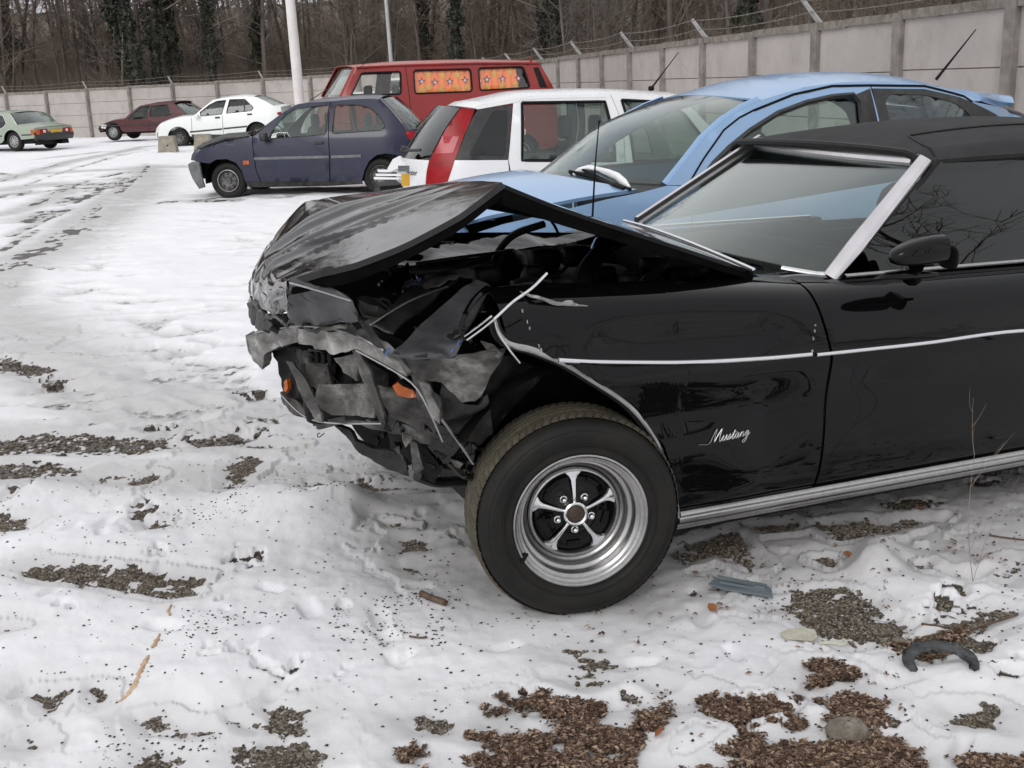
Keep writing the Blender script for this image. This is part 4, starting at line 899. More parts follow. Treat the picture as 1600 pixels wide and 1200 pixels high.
# lettering on the tailgate
def text(name, body, loc, rot, size, mat, parent, shear=0, ext=.002, xs=1.0, font=None):
    cu = bpy.data.curves.new(name, 'FONT'); cu.body = body; cu.size = size; cu.shear = shear; cu.extrude = ext; cu.align_x = 'LEFT'
    o_ = bpy.data.objects.new(name+'_tmp', cu); COL.objects.link(o_); dg = bpy.context.evaluated_depsgraph_get(); me = bpy.data.meshes.new_from_object(o_.evaluated_get(dg)); bpy.data.objects.remove(o_)
    me.materials.clear(); me.materials.append(mat); o2 = bpy.data.objects.new(name, me); COL.objects.link(o2); o2.parent = parent; o2.location = loc; o2.rotation_euler = rot; o2.scale = (xs, 1, 1); return o2
p = P_(240, 640, .16); text('badge_lettering', 'hoter', (p[0]-.06, p[1], p[2]-.015), (rad(90), 0, rad(-62)), .07, M['ink'], B.root, .2)
# broken corner of the bumper: crumpled white plates
for k, (x, y) in enumerate([(135, 632), (125, 650), (118, 668)]):
    p = P_(x, y, .60); MB().box(p, (.05, .30, .020), rz=.75, jit=.004, ry=.1).build('broken_bumper_slat', M['white'], B.root)
shardk_pts = [(112,620),(140,572),(172,556),(176,575),(205,600),(196,622),(160,618),(130,634)]
q = np.array([P_(x, y, .62-.004*(x-112)) for x, y in shardk_pts]); sheet('bumper_corner', q, [(0, i, i+1) for i in range(1, len(q)-1)], M['white'], B.root, .02, (-1, -1, 0), False)
p = P_(120, 715, .75); MB().box(p, (.25, .35, .12), jit=.03).build('broken_bracket', M['dark'], B.root)
p0, p1 = P_(215, 528, .55), P_(300, 525, .3); MB().tube([p0+np.array([-.05, 0, 0]), p1+np.array([-.04, 0, 0])], .014, 5).tube([p0+np.array([0, 0, 0]), p0+np.array([-.06, 0, .02])], .03, 6).build('rear_wiper', M['plastic'], B.root)
B.strip('door_handle', Z([(790, 652), (878, 650)]), M['plastic'], .02, .03)
B.frame('fuel_flap_line', fillet(Z([(470, 672), (600, 667), (604, 760), (465, 765)]), .02), M['navygrey'], r=.003, both=False)
q0 = B.P(570+1432/3.2, 70+218/3.2, .85); q1 = B.P(570+1568/3.2, 70+38/3.2, .85); MB().tube([q0+(q1-q0)*t for t in (0, .5, 1)], [.012, .006, .004], 5).rbox(q0, (.06, .05, .05), .7).build('aerial', M['ink'], B.root)
ws_e = dfr[1:5]; B.cross('windscreen', ws_e, M['glass'], 0, [-.05, -.15, -.22], t=.005, inset=.04, out=(1, 0, 0))
B.cross('bonnet', [(ex, dfr[4][1]), (ex+.45, .84), (ex+.8, .68), (ex+.85, .35)], M['white'], .03, [-.2, -.2, -.15, -.1])
B.under(-.1, ex+.8, .22, .34, .12); MB().box((1.3, B.W/2, .5), (2.3, 1.3, .3)).build('cabin_floor', M['dark'], B.root)
for k in (0, 1): B.wheel(uq-.12, .285, .285, k, v=.05); B.wheel(ex+.42, .285, .285, k, v=.05)
for ch in list(B.root.children):
    pass
def seatr(C_, u, y, z0, z1, w=.46, name='seat'):
    MB().rbox((u, y, z0), (.5, w, .16), .5).rbox((u-.22, y, (z0+z1)/2), (.14, w, z1-z0), .5).rbox((u-.24, y, z1+.12), (.10, .25, .22), .55).build(name, M['seat'], C_.root, True, 60)
p = B.P(570+1015/3.2, 70+470/3.2, .45); seatr(B, p[0]+.2, .42, .55, 1.08, .5); p = B.P(570+1170/3.2, 70+440/3.2, 1.15); seatr(B, p[0]+.2, 1.15, .55, 1.05)
MB().rbox((.62, B.W/2, .88), (.12, 1.2, .42), .5).build('rear_seat_back', M['seat'], B.root, True, 60)
# ================================================================ LIGHT BLUE CAR
M['blue'] = paint('light_blue_metallic_paint', (.28, .43, .65), (.26, .40, .61), .25, None, 0, .15)
M['bluein'] = two('blue_inner_metal', (.05, .10, .35), (.09, .17, .48), 9, .35, .2, .3)
M['snowm'] = two('settled_snow', (.82, .82, .84), (.88, .88, .89), 8, .7, 0, 0, .5, bscale=30, bd=.01)
A20 = rad(20); MO = np.array([.165, 3.36, 0]); CUv = np.array([math.cos(A20), math.sin(A20), 0]); CVv = np.array([-math.sin(A20), math.cos(A20), 0])
K = Car('coupe_car', 'light blue car with a high arched roof, parked between the black wreck and the wall', 'car', MO+CVv*2.55, 20, 1.72, 1.0, .34, ends=[(.3, .6, 1, .25), (4.35, .9, -1, .25)])
T = K.T
outer = T([(1043,289),(1072,253),(1100,217),(1131,189),(1162,169),(1190,156),(1256,136),(1319,128),(1381,127),(1430,130),(1475,138),(1537,157),(1578,172),(1600,184)])
seam = T([(1075,290),(1085,272),(1100,247),(1131,203),(1155,184),(1178,172),(1240,147),(1300,134),(1359,133),(1444,134),(1506,150),(1519,159)])
outer += [(outer[-1][0]+.15, outer[-1][1]-.08)]
K.side('cant_rail', outer[:12]+seam[::-1], K_m := M['blue'])
w1t = T([(1100,276),(1115,255),(1140,230),(1172,204),(1215,177),(1260,160),(1300,151),(1333,148),(1343,158)])
zbw = 1.04
ub = T([(1345, 185)])[0][0]
W1 = [(w1t[0][0]-.02, zbw)] + w1t + [(ub-.02, 1.2), (ub-.03, zbw+.03)]
us = T([(1359, 133)])[0][0]
dl = seam[0][0]
door = [(dl, seam[0][1])] + seam[1:8] + [(us, seam[8][1]), (us+.02, 1.2), (us+.02, .9), (us+.03, .30), (dl+.08, .30), (dl+.02, .6)]
K.side('door', door, M['blue'], [W1]); K.side('door_window', W1, M['glass'], t=.004, proud=-.012); K.frame('window_seal', W1, M['plastic'], r=.016)
K.side('pillar_trim', [(ub-.01, zbw), (ub-.01, 1.25)]+[T([(1338, 147)])[0], T([(1359, 138)])[0]]+[(us-.005, 1.2), (us-.005, zbw)], M['plastic'], proud=.004)
w2t = T([(1383,158),(1391,147),(1445,148),(1490,160),(1508,172),(1516,180)])
W2 = fillet([(w2t[0][0], 1.16)] + w2t + [(w2t[-1][0]+.06, 1.24), (w2t[-1][0]-.1, 1.16)], .02)
tr = T([(1362,138),(1444,139),(1500,152),(1525,163),(1560,181)])
K.side('rear_window_trim', [(us+.01, 1.10)] + tr + [(tr[-1][0]-.25, 1.10)], M['plastic'], [W2], proud=.003)
K.side('rear_side_window', W2, M['glass'], t=.004)
rear_u = 4.35
rq = [(us+.01, seam[8][1]-.0)] + seam[9:] + [outer[12], outer[13], outer[14], (4.3, 1.0), (4.38, .6), (4.3, .35)] + arc(3.55, .30, .35, 5, 175, 10) + [(us+.03, .30), (us+.02, .9)]
K.side('rear_quarter', rq, M['blue'], [[(us+.012, 1.102)] + [(a, b-.002) for a, b in tr] + [(tr[-1][0]-.25, 1.102)]])
fl = T([(1075,291),(1043,290),(1001,301),(950,311),(893,325)])
fen = [(dl-.005, seam[0][1]-.005)] + fl[1:] + [(.75, .92), (.45, .84), (.36, .62), (.40, .35)] + arc(.98, .30, .34, 172, 8, 10) + [(dl+.07, .30), (dl+.01, .6)]
K.side('front_wing', fen, M['blue'])
K.cross('roof', outer[5:14], M['blue'], [.03, .06, .07, .07, .05, .03], [.10, .02, 0, 0, 0], p=2.3)
K.side('roof_seam', seam[5:12]+[(a, b-.008) for a, b in seam[5:12]][::-1], M['ink'], proud=.003, t=.002)
K.strip('door_seam', seam[0:12], M['ink'], .006, .003, proud=.001)
wse = outer[0:6]
K.cross('windscreen', wse, M['glassws'], [.02, .05, .03], [.42, .30, .12], t=.005, inset=.09, n=21)
for sg in (0, 1):
    P = [((u-.0, K.skin(u, z)+.03, z+.002) if not sg else (u, K.W-K.skin(u, z)-.03, z+.002)) for u, z in wse]; MB().band(P, .022, .02, (-.5, -.8, .3) if not sg else (-.5, .8, .3)).build('windscreen_pillar', M['blue'], K.root)
he = [T([(1043, 291)])[0]] + T([(1001, 299), (950, 306), (893, 316)]) + [(.75, .96), (.50, .90), (.42, .82)]
def lower(L, d): return [(a, b-d) for a, b in L]
K.cross('bonnet', T([(1003, 297), (950, 304), (893, 314)]) + [(.72, .965), (.50, .915), (.42, .85)], M['blue'], [.08, .08, .07, .05, .02], [.34, .32, .3, .26, .2], n=23, inset=.06, t=.02)
K.cross('cowl_panel', [(fl[1][0]+.02, fl[1][1]-.01), (fl[2][0], fl[2][1]-.02)], M['plastic'], [.03, .05], [.44, .36], n=21, inset=.05, m=4)
K.cross('front_bumper', [(.42, .80), (.34, .66), (.30, .48), (.38, .30)], M['blue'], 0, [.2, .25, .25, .2], out=(-1, 0, 0), t=.02)
# torn metal at its damaged near front corner, seen through the engine bay of the wreck
def shardk(C_, name, pts, mat, t=.008, crum=.012, step=.05, seed=0, sub=None, parent=None, out=(0, -1, 0), smooth=False):
    """crumpled plate: outline given as (picture x, y, depth v in the car's frame)"""
    q = np.array([C_.P(x, y, v) for x, y, v in pts]); ctr = q.mean(0); U_, S_, Vt = np.linalg.svd(q-ctr); e1, e2 = Vt[0], Vt[1]
    uv = np.c_[(q-ctr)@e1, (q-ctr)@e2]; nn = Vt[2]; hgt = (q-ctr)@nn
    V, Fc = tri2d([tuple(p) for p in uv], [], step)
    dd = np.linalg.norm(V[:, None]-uv[None], axis=2)+1e-4; wgt = 1/dd**3; h = (wgt*hgt).sum(1)/wgt.sum(1)
    cr = (fbm(V[:, 0]*6+seed*3.1, V[:, 1]*6+seed, 2, seed)-.5)*2
    r1 = np.abs(vnoise(V[:, 0]*9+seed, V[:, 1]*5, seed+3)-.5)*2
    r2 = np.abs(vnoise(V[:, 0]*31+seed*2, V[:, 1]*27, seed+7)-.5)*2 + .5*np.abs(vnoise(V[:, 0]*70+seed*2, V[:, 1]*60, seed+8)-.5)
    h = h + crum*(cr+r1-.5) + min(.012, crum*.7)*(r2-.5)
    P = ctr + V[:, :1]*e1 + V[:, 1:]*e2 + h[:, None]*nn
    return sheet(name, P, Fc, mat, parent or C_.root, t, out, smooth)
shardk(K, 'torn_bonnet_edge', [(722,341,.1),(745,333,.3),(782,335,.35),(772,345,.2),(730,348,.1)], M['blue'])
shardk(K, 'torn_wing', [(690,372,.05),(703,360,.1),(725,353,.2),(732,362,.2),(708,378,.05)], M['blue'], seed=2)
shardk(K, 'torn_wing', [(780,368,-.02),(822,350,.0),(815,368,.0),(790,374,-.02)], M['blue'], seed=3)
shardk(K, 'inner_wing', [(712,335,.4),(800,335,.4),(800,385,.3),(700,385,.2)], M['dark'], crum=.05, seed=4)
# wipers with a strip of snow on them
bpy.context.view_layer.update(); _dg = bpy.context.evaluated_depsgraph_get()
def surf(C_, x, y, off=.02):
    """point on whatever part of this car stands at the picture position, lifted off it"""
    d = Vector(ray(x, y)).normalized(); hit, loc_, nr, ix, ob, mt = SC.ray_cast(_dg, Vector(CP), d)
    q = np.array(loc_ - d*off) if hit else CP+ray(x, y)*6; return C_.loc(q)
s = [surf(K, x, y, .015) for x, y in [(896,272),(905,266),(920,263),(935,264),(950,269),(964,276),(974,284),(984,293)]]
sw = MB().tube(s, [.007, .015, .018, .012, .018, .024, .020, .007], 9); sw.v = [(a+RNG.normal(0, .003), b_+RNG.normal(0, .003), c+RNG.normal(0, .003)) for a, b_, c in sw.v]
sw.build('snow_on_wipers', M['snowm'], K.root, True, 80)
s = [surf(K, x, y, .02) for x, y in [(890,268),(910,272),(935,279),(960,290),(975,295)]]; MB().tube(s, .012, 5).build('wiper', M['ink'], K.root)
s = [surf(K, x, y, .02) for x, y in [(905,262),(925,272),(950,284),(985,296)]]; MB().tube(s, .010, 5).build('wiper', M['ink'], K.root)
# rear: spoiler, window, boot
K.cross('rear_window', [outer[11], outer[12], outer[13], outer[14]], M['glassdark'], [.05, .03], [-.05, -.2], t=.005, inset=.12, out=(1, 0, 0))
K.cross('spoiler', [(outer[11][0]+.12, outer[11][1]+.02), (outer[12][0]+.22, outer[12][1]+.035)], M['blue'], .05, -.05, t=.03, inset=.08)
K.cross('tailgate', [outer[14], (4.3, 1.0), (4.38, .6), (4.3, .35)], M['blue'], 0, [-.2, -.2, -.15], out=(1, 0, 0))
K.under(.5, 4.2, .2, .32, .12); MB().box((2.6, K.W/2, .5), (2.0, 1.35, .3)).build('cabin_floor', M['dark'], K.root)
MB().rbox((1.98, K.W/2, .86), (.5, 1.4, .3), .6).build('dashboard', M['seat'], K.root, True, 60)
MB().box((1.0, K.W/2, .6), (.8, 1.0, .4), jit=.05).build('engine', M['dark'], K.root)
K.seats([2.75], .55, 1.12); K.seats([3.5], .55, 1.08)
MB().lathe([(.17, 0), (.185, .01), (.17, .02)], (2.25, .42, .98), 24).build('steering_wheel', M['plastic'], K.root)
for k in (0, 1): K.wheel(.98, .29, .29, k, v=.05); K.wheel(3.55, .29, .29, k, v=.05)
q0 = K.P(1463, 124, .86); q1 = K.P(1525, 46, .86); MB().tube([q0, q0+(q1-q0)*.5, q1], [.012, .007, .004], 5).build('aerial', M['ink'], K.root)
# bonnet scoop slot and badge
p = K.P(838, 283, .86); MB().rbox(p, (.05, .3, .02), .7).build('washer_jet', M['plastic'], K.root)
# ================================================================ RED VAN WITH CURTAINS
M['red'] = paint('faded_red_paint', (.26, .017, .015), (.22, .014, .013), .32, (.20, .10, .08), .25)
M['redroof'] = paint('bleached_red_roof', (.36, .07, .045), (.30, .05, .035), .45)
o = dep(690, 130, 21.6)
Vn = Car('camper_van', 'red camper van with orange flowered curtains, parked behind the navy and white cars', 'van', (o[0], o[1], 0), 22, 1.84, 1.12, .13, ends=[(-1.95, .5, 1, .2), (2.4, .35, -1, .12)], bulge=.02)
Z = lambda pts: Vn.T(zz(pts, 400, 0))
wc = fillet(Z([(527, 366), (722, 358), (724, 470), (474, 478)]), .05); w2 = fillet(Z([(788, 352), (1072, 345), (1080, 457), (795, 468)]), .06); w3 = fillet(Z([(1112, 341), (1335, 334), (1370, 437), (1120, 452)]), .06)
vent = Z([(1386, 338), (1410, 336), (1456, 437), (1420, 437)])
g = Z([(500, 338), (740, 326), (1110, 316), (1416, 316)]); a0 = Z([(430, 484)])[0]; rr_ = Z([(1490, 445)])[0]
ul = a0[0]-.28
body = [(ul, .95)] + [a0] + g + [rr_, (rr_[0]+.04, .9), (rr_[0]+.04, .40)] + arc(1.55, .32, .36, 5, 175, 8) + [(-.95, .38)] + arc(-1.22, .32, .36, 5, 175, 8) + [(ul-.06, .40)]
u740 = Z([(745, 326)])[0][0]
Vn.side('body_side', body, M['red'], [wc, w2, w3])
Vn.side('cab_window', wc, M['glassvan'], t=.004, proud=-.02); Vn.side('curtained_window', w2, M['glassvan'], t=.004, proud=-.02); Vn.side('rear_side_window', w3, M['glassvan'], t=.004, proud=-.02)
for w_ in (wc, w2, w3): Vn.frame('window_seal', w_, M['rubberblk'], r=.018)
Vn.side('air_vent', vent, M['rubberblk'], proud=.01)
Vn.strip('body_crease', [(ul+.1, 1.02), (rr_[0]-.02, 1.02)], M['red'], .02, .012); Vn.strip('door_gap', [(u740, .45), (u740, g[1][1]-.03)], M['ink'], .006, .002)
Vn.strip('roof_gutter', g, M['red'], .02, .03)
Vn.cross('roof', [(g[0][0]-.02, g[0][1])]+g[1:], M['redroof'], [.05, .085, .09, .085, .07], [.08, 0, 0, 0], p=3)
Vn.cross('windscreen', [a0, g[0]], M['glass'], 0, [.10, .06], t=.005, inset=.06, out=(-1, 0, 0)); 
for sg in (0, 1):
    P = [((u, Vn.skin(u, z)+.02, z) if not sg else (u, Vn.W-Vn.skin(u, z)-.02, z)) for u, z in (a0, g[0])]; MB().band(P, .05, .03, (-.7, -.7, 0) if not sg else (-.7, .7, 0)).build('windscreen_pillar', M['red'], Vn.root)
Vn.cross('nose', [a0, (ul, .95), (ul-.06, .6), (ul-.04, .3)], M['red'], 0, [.10, .14, .14], out=(-1, 0, 0)); Vn.cross('front_bumper', [(ul-.08, .55), (ul-.14, .48), (ul-.08, .38)], M['plastic'], 0, .14, out=(-1, 0, 0), t=.03)
Vn.cross('tailgate', [g[3], rr_, (rr_[0]+.04, .9), (rr_[0]+.03, .35)], M['red'], 0, -.05, out=(1, 0, 0))
# curtains: folded cloth with flower prints, hung inside the glass
M['curtain'] = None
cu = Mat('orange_curtain_cloth', (.8, .25, .08), .9)
vor = cu.nt.nodes.new('ShaderNodeTexVoronoi'); vor.inputs['Scale'].default_value = 7.5; cu.nt.links.new(cu.tc.outputs['Object'], vor.inputs['Vector'])
cu.set('Base Color', cu.ramp(vor.outputs['Distance'], [(.0, (1.0, .36, .09)), (.4, (1.0, .27, .07)), (1, (.98, .24, .06))])); 
cu.b.inputs['Emission Color'].default_value = (.8, .25, .08, 1); M['curtain'] = cu.m
M['petal'] = two('purple_petal_print', (.18, .05, .12), (.25, .08, .15), 9, .9); M['petalw'] = two('white_petal_print', (.8, .74, .7), (.7, .6, .55), 9, .9); M['petaly'] = two('yellow_petal_print', (.80, .50, .09), (.75, .42, .08), 9, .9)
def curtain(poly, fl, uclip=None):
    A_ = np.array(poly); x0, z0 = A_.min(0); x1, z1 = A_.max(0); x1 = uclip or x1; x0 -= .02; x1 += 0 if uclip else .02; z0 -= .02; z1 += .02
    def fn(a, b): u = x0+(x1-x0)*a; z = z0+(z1-z0)*b; return (u, Vn.skin(u, z)+.05+.012*math.sin(u*48), z)
    c = grid('curtain', fn, 70, 6, M['curtain'], Vn.root, .003, (0, -1, 0))
    for (x, y, kind) in fl:
        (u, z), = Vn.T([(400+x/3.2, y/3.2)]); mb = MB(); n = 5 if kind else 6; R = .085 if kind else .09
        P = [(u+ (R if k % 2 == 0 else R*.42)*math.sin(PI*k/n), Vn.skin(u, z)+.034, z+(R if k % 2 == 0 else R*.42)*math.cos(PI*k/n)) for k in range(2*n)]
        f = mb.add(P, [tuple(range(2*n))]).add([(a, b+.004, c_) for a, b, c_ in P], [tuple(range(2*n))[::-1]]).build('printed_flower', M['petal'] if kind else M['petaly'], c)
        if kind: MB().box((u, Vn.skin(u, z)+.030, z), (.045, .004, .045), ry=.7).build('flower_centre', M['petalw'], c)
curtain(w2, [(832,408,1),(898,412,1),(972,408,1),(1048,402,1),(865,375,0),(935,380,0),(1010,375,0),(830,452,0),(930,445,0),(1010,440,0),(1060,435,0),(865,437,0)])
curtain(w3, [(1158,398,1),(1236,395,1),(1315,392,1),(1195,372,0),(1275,362,0),(1160,440,0),(1235,432,0),(1300,425,0)], Z([(1312, 400)])[0][0])
Vn.side('mirror', fillet(Z([(532, 430), (572, 426), (574, 475), (534, 478)]), .03), M['plastic'], t=.06, proud=.12, both=False)
MB().box((Z([(552, 480)])[0][0], -.05, Z([(552, 485)])[0][1]), (.03, .2, .03)).build('mirror_arm', M['plastic'], Vn.root)
q = Z([(1385, 300)])[0]; MB().box((q[0], .35, q[1]+.02), (.03, .03, .10)).build('roof_stud', M['red'], Vn.root)
q = Z([(508, 335)])[0]; MB().tube([(q[0], .15, q[1]-.03), (q[0]+.35, .15, q[1]+.25)], .005, 4).build('aerial', M['ink'], Vn.root)
Vn.under(ul, rr_[0], .25, .5, .08); Vn.seats([ul+1.1], .95, 1.5); MB().box((rr_[0]-1.1, .95, .95), (1.9, 1.5, .5)).build('interior_cabinet', M['seat'], Vn.root)
for k in (0, 1): Vn.wheel(-1.22, .31, .31, k, v=.05); Vn.wheel(1.55, .31, .31, k, v=.05)
# ================================================================ generic three-box builder for the far cars (outline traced in its own frame)
def saloon(C_, pt, low, wins, glass_e, roof_e, rear_e, bonnet_e, boot_e, fw, rw, R, nose, tail, pm, seams, lamp=None):
    C_.side('body_side', low, pm, wins)
    for w_ in wins: C_.side('side_window', w_, M['glassdark'], t=.004, proud=-.015); C_.frame('window_seal', w_, M['plastic'], r=.010)
    C_.cross('roof', roof_e, pm, [.02, .05, .06, .05], 0); C_.cross('windscreen', glass_e, M['glass'], .02, [.2, .08], t=.005, inset=.05)
    C_.cross('rear_window', rear_e, M['glass'], .02, [-.06, -.15], t=.005, inset=.05)
    C_.cross('bonnet', bonnet_e, pm, .04, [.14, .2]); C_.cross('boot_lid', boot_e, pm, .03, [-.14, -.1])
    C_.cross('front_bumper', nose, M['plastic'], 0, .14, out=(-1, 0, 0), t=.03, inset=-.02); C_.cross('rear_bumper', tail, M['plastic'], 0, -.12, out=(1, 0, 0), t=.03, inset=-.02)
    C_.under(nose[0][0]+.15, tail[0][0]-.15, .22, .36, .12); MB().box(((fw+rw)/2, C_.W/2, .5), (abs(rw-fw)*.9, C_.W-.3, .3)).build('cabin_floor', M['dark'], C_.root)
    C_.seats([(fw+rw)/2-.25], .58, 1.08); C_.seats([(fw+rw)/2+.6], .58, 1.02)
    for k in (0, 1): C_.wheel(fw, R, R, k, v=.05, mat=C_.wm); C_.wheel(rw, R, R, k, v=.05, mat=C_.wm)
    for s_ in seams: C_.strip('door_gap', s_, M['ink'], .006, .002, proud=.001)
def archcut(cx, cz, r): return arc(cx, cz, r, 8, 172, 9)
# --- white saloon
o = dep(281, 226, 36.5)
S = Car('saloon_car', 'white five-door saloon parked near the far wall behind two concrete blocks', 'car', (o[0], o[1], -.02), -5, 1.68, .93, .36, ends=[(-.85, .6, 1, .25), (3.3, .5, -1, .18)], pitch=1.6); S.wm = 'steel'
Z = lambda p: S.T(zz(p, 240, 100, 8))
fw = 0.0; rw = Z([(1300, 900)])[0][0]
win1 = fillet(Z([(580, 605), (700, 510), (790, 465), (905, 452), (852, 628), (590, 652)]), .02); win2 = fillet(Z([(950, 445), (1140, 440), (1250, 545), (1225, 585), (908, 618)]), .03)
roofl = Z([(740, 450), (850, 425), (1000, 410), (1150, 405), (1250, 410)]); cw = Z([(500, 650), (620, 545), (740, 450)]); rwn = Z([(1285, 412), (1380, 455), (1500, 520)]); bt = Z([(1500, 522), (1590, 535), (1600, 600), (1600, 690)])
bn = Z([(62, 790), (80, 750), (200, 700), (350, 660), (500, 650)])
low = Z([(25, 860), (40, 800)]) + bn[1:] + cw[1:] + roofl[1:] + rwn + bt + [(bt[-1][0]+.02, .40)] + archcut(rw, .30, .36) + [(rw-.5, .30), (fw+.5, .30)] + archcut(fw, .30, .36) + [(Z([(25, 860)])[0][0], .38)]
M['farwhite'] = paint('white_paint', (.78, .80, .79), (.72, .75, .73), .3, (.3, .3, .28), .3)
saloon(S, None, low, [win1, win2], cw, roofl, rwn, bn, bt[:2], fw, rw, .30, [(bn[0][0]-.06, .52), (bn[0][0]-.12, .42), (bn[0][0]-.05, .3)], [(bt[-1][0]+.05, .55), (bt[-1][0]+.1, .45), (bt[-1][0]+.03, .33)], M['farwhite'], [Z([(858, 640), (875, 880)]), Z([(475, 670), (480, 850)])])
S.strip('side_moulding', Z([(455, 850), (860, 812)]), M['plastic'], .025, .012); S.strip('side_moulding', Z([(875, 808), (1170, 780)]), M['plastic'], .025, .012)
S.side('sill', Z([(470, 880), (860, 880), (1190, 855)]) + [(rw-.4, .22), (.45, .22)], M['plastic'], proud=.002)
S.strip('door_handle', Z([(770, 672), (828, 668)]), M['plastic'], .025, .03); S.strip('door_handle', Z([(1172, 630), (1230, 625)]), M['plastic'], .025, .03)
S.side('tail_light', Z([(1545, 605), (1598, 595), (1598, 640), (1550, 635)]), M['redlamp'], proud=.01); S.side('headlight', Z([(30, 830), (45, 790), (75, 785), (60, 840)]), M['whitelamp'], proud=.01)
S.side('quarter_divider', Z([(1126, 440), (1140, 440), (1140, 592), (1126, 594)]), M['plastic'], proud=.005)
q = Z([(550, 650)])[0]; MB().rbox((q[0], -.08, q[1]), (.15, .16, .11), .6).build('wing_mirror', M['farwhite'], S.root)
# --- dark red hatchback
o = dep(177, 220, 42.0)
R_ = Car('hatchback_car', 'dark red hatchback parked against the far wall beside the white saloon', 'car', (o[0], o[1], o[2]), -12, 1.62, .90, .36, ends=[(-.80, .5, 1, .2), (3.15, .5, -1, .15)], pitch=.6); R_.wm = 'silver'
Z = lambda p: R_.T(zz(p, 0, 0))
rw = 2.47
win1 = fillet(Z([(640, 592), (700, 535), (750, 528), (735, 590), (650, 600)]), .02); win2 = fillet(Z([(755, 530), (835, 522), (858, 572), (840, 580), (748, 584)]), .02)
roofl = Z([(700, 528), (760, 518), (830, 513), (880, 512)]); cw = Z([(620, 596), (655, 562), (700, 528)]); rwn = Z([(868, 515), (905, 545), (945, 585)]); 
bt = [(rwn[-1][0], rwn[-1][1]), (rwn[-1][0]+.22, rwn[-1][1]-.06), (rwn[-1][0]+.27, .65)]; bn = Z([(505, 640), (510, 622), (560, 603), (620, 596)])
low = Z([(503, 655)]) + bn + cw[1:] + roofl[1:] + rwn + bt[1:] + [(bt[-1][0]+.02, .40)] + archcut(rw, .30, .36) + [(rw-.5, .28), (.5, .28)] + archcut(0, .30, .36) + [(bn[0][0], .38)]
M['maroon'] = paint('dull_dark_red_paint', (.085, .018, .022), (.07, .014, .018), .4, (.12, .09, .09), .4)
saloon(R_, None, low, [win1, win2], cw, roofl, rwn, bn, bt[:2], 0, rw, .29, [(bn[0][0]-.06, .52), (bn[0][0]-.12, .42), (bn[0][0]-.05, .3)], [(bt[-1][0]+.05, .55), (bt[-1][0]+.1, .45), (bt[-1][0]+.03, .33)], M['maroon'], [Z([(750, 600), (745, 670)]), Z([(628, 610), (632, 670)])])
R_.side('headlight', Z([(505, 640), (512, 622), (535, 625), (528, 645)]), M['whitelamp'], proud=.01)
R_.strip('side_moulding', [(bn[0][0]+.1, .52), (bt[-1][0]-.05, .52)], M['plastic'], .02, .012)
# --- green coupe, rear three-quarter view
o = dep(22, 237, 37.5)
G = Car('coupe_car', 'pale green old coupe seen from behind at the left edge of the lot', 'car', (o[0], o[1], o[2]), -24, 1.70, .92, .40, ends=[(-3.6, .5, 1, .2), (1.12, .5, -1, .12)], pitch=1.0); G.wm = 'silver'
Z = lambda p: G.T(zz(p, 0, 160, 11.43))
wr = fillet(Z([(-400, 260), (-200, 212), (0, 222), (60, 245), (118, 380), (60, 450), (0, 470), (-420, 500)]), .03)
roofl = Z([(-320, 215), (-150, 180), (0, 182), (100, 190), (160, 200)]); 
rwn = Z([(170, 205), (240, 300), (300, 400)]); bt = Z([(300, 400), (450, 425), (600, 455)]) + Z([(605, 540), (610, 640)])
cw = [(roofl[0][0]-.75, .92), (roofl[0][0]-.35, 1.15), roofl[0]]; bn = [(-3.6, .72), (-3.5, .78), (-2.6, .88), cw[0]]
low = [(-3.62, .6)] + bn + cw[1:] + roofl[1:] + rwn + bt[1:] + [(bt[-1][0]-.03, .38)] + archcut(0, .31, .37) + [(-.5, .28), (-2.1, .28)] + archcut(-2.62, .31, .37) + [(-3.6, .38)]
M['palegreen'] = paint('pale_green_paint', (.31, .36, .29), (.28, .33, .26), .3, (.2, .2, .16), .3)
saloon(G, None, low, [wr], cw, roofl, rwn, bn, bt[:3], -2.62, 0, .31, [(-3.64, .52), (-3.70, .42), (-3.62, .3)], [(bt[-1][0]+.03, .56), (bt[-1][0]+.1, .44), (bt[-1][0]+.0, .30)], M['palegreen'], [[(-1.05, .32), (-1.05, .9)]])
bx = bt[2][0]
G.cross('rear_panel', [bt[2], bt[3], bt[4]], M['palegreen'], 0, -.10, out=(1, 0, 0), t=.01)
def gq(name, y0, y1, z0, z1, mat, lift=.03, parent=None): 
    yc = (y0+y1)/2; b = MB(); b.box((bx+.06*(1-abs(yc-.85)/.85)+lift, yc, (z0+z1)/2), (.06, y1-y0, z1-z0)); return b.build(name, mat, parent or G.root)
zc = bt[3][1]
gq('tail_light', .22, .52, zc-.07, zc+.09, M['redlamp']); gq('indicator', .08, .22, zc-.07, zc+.09, M['orange']); gq('reversing_light', .33, .42, zc-.02, zc+.06, M['whitelamp'], .05)
gq('tail_light', 1.18, 1.48, zc-.07, zc+.09, M['redlamp']); gq('indicator', 1.48, 1.60, zc-.07, zc+.09, M['orange']); gq('reversing_light', 1.28, 1.37, zc-.02, zc+.06, M['whitelamp'], .05)
gq('number_plate', .62, 1.08, zc-.04, zc+.07, M['plate'], .04)
G.side('side_indicator', [(bt[3][0]-.1, zc-.07), (bt[3][0], zc-.07), (bt[3][0], zc+.09), (bt[3][0]-.1, zc+.09)], M['orange'], proud=.01)
G.strip('waist_trim', [(bt[-1][0]-.05, .50), (.42, .50)], M['plastic'], .02, .01); G.strip('waist_trim', [(-.42, .50), (-2.1, .50)], M['plastic'], .02, .01)
G.frame('window_chrome', wr, M['chrome'], r=.016); G.strip('rear_window_chrome', rwn, M['chrome'], .02, .012)
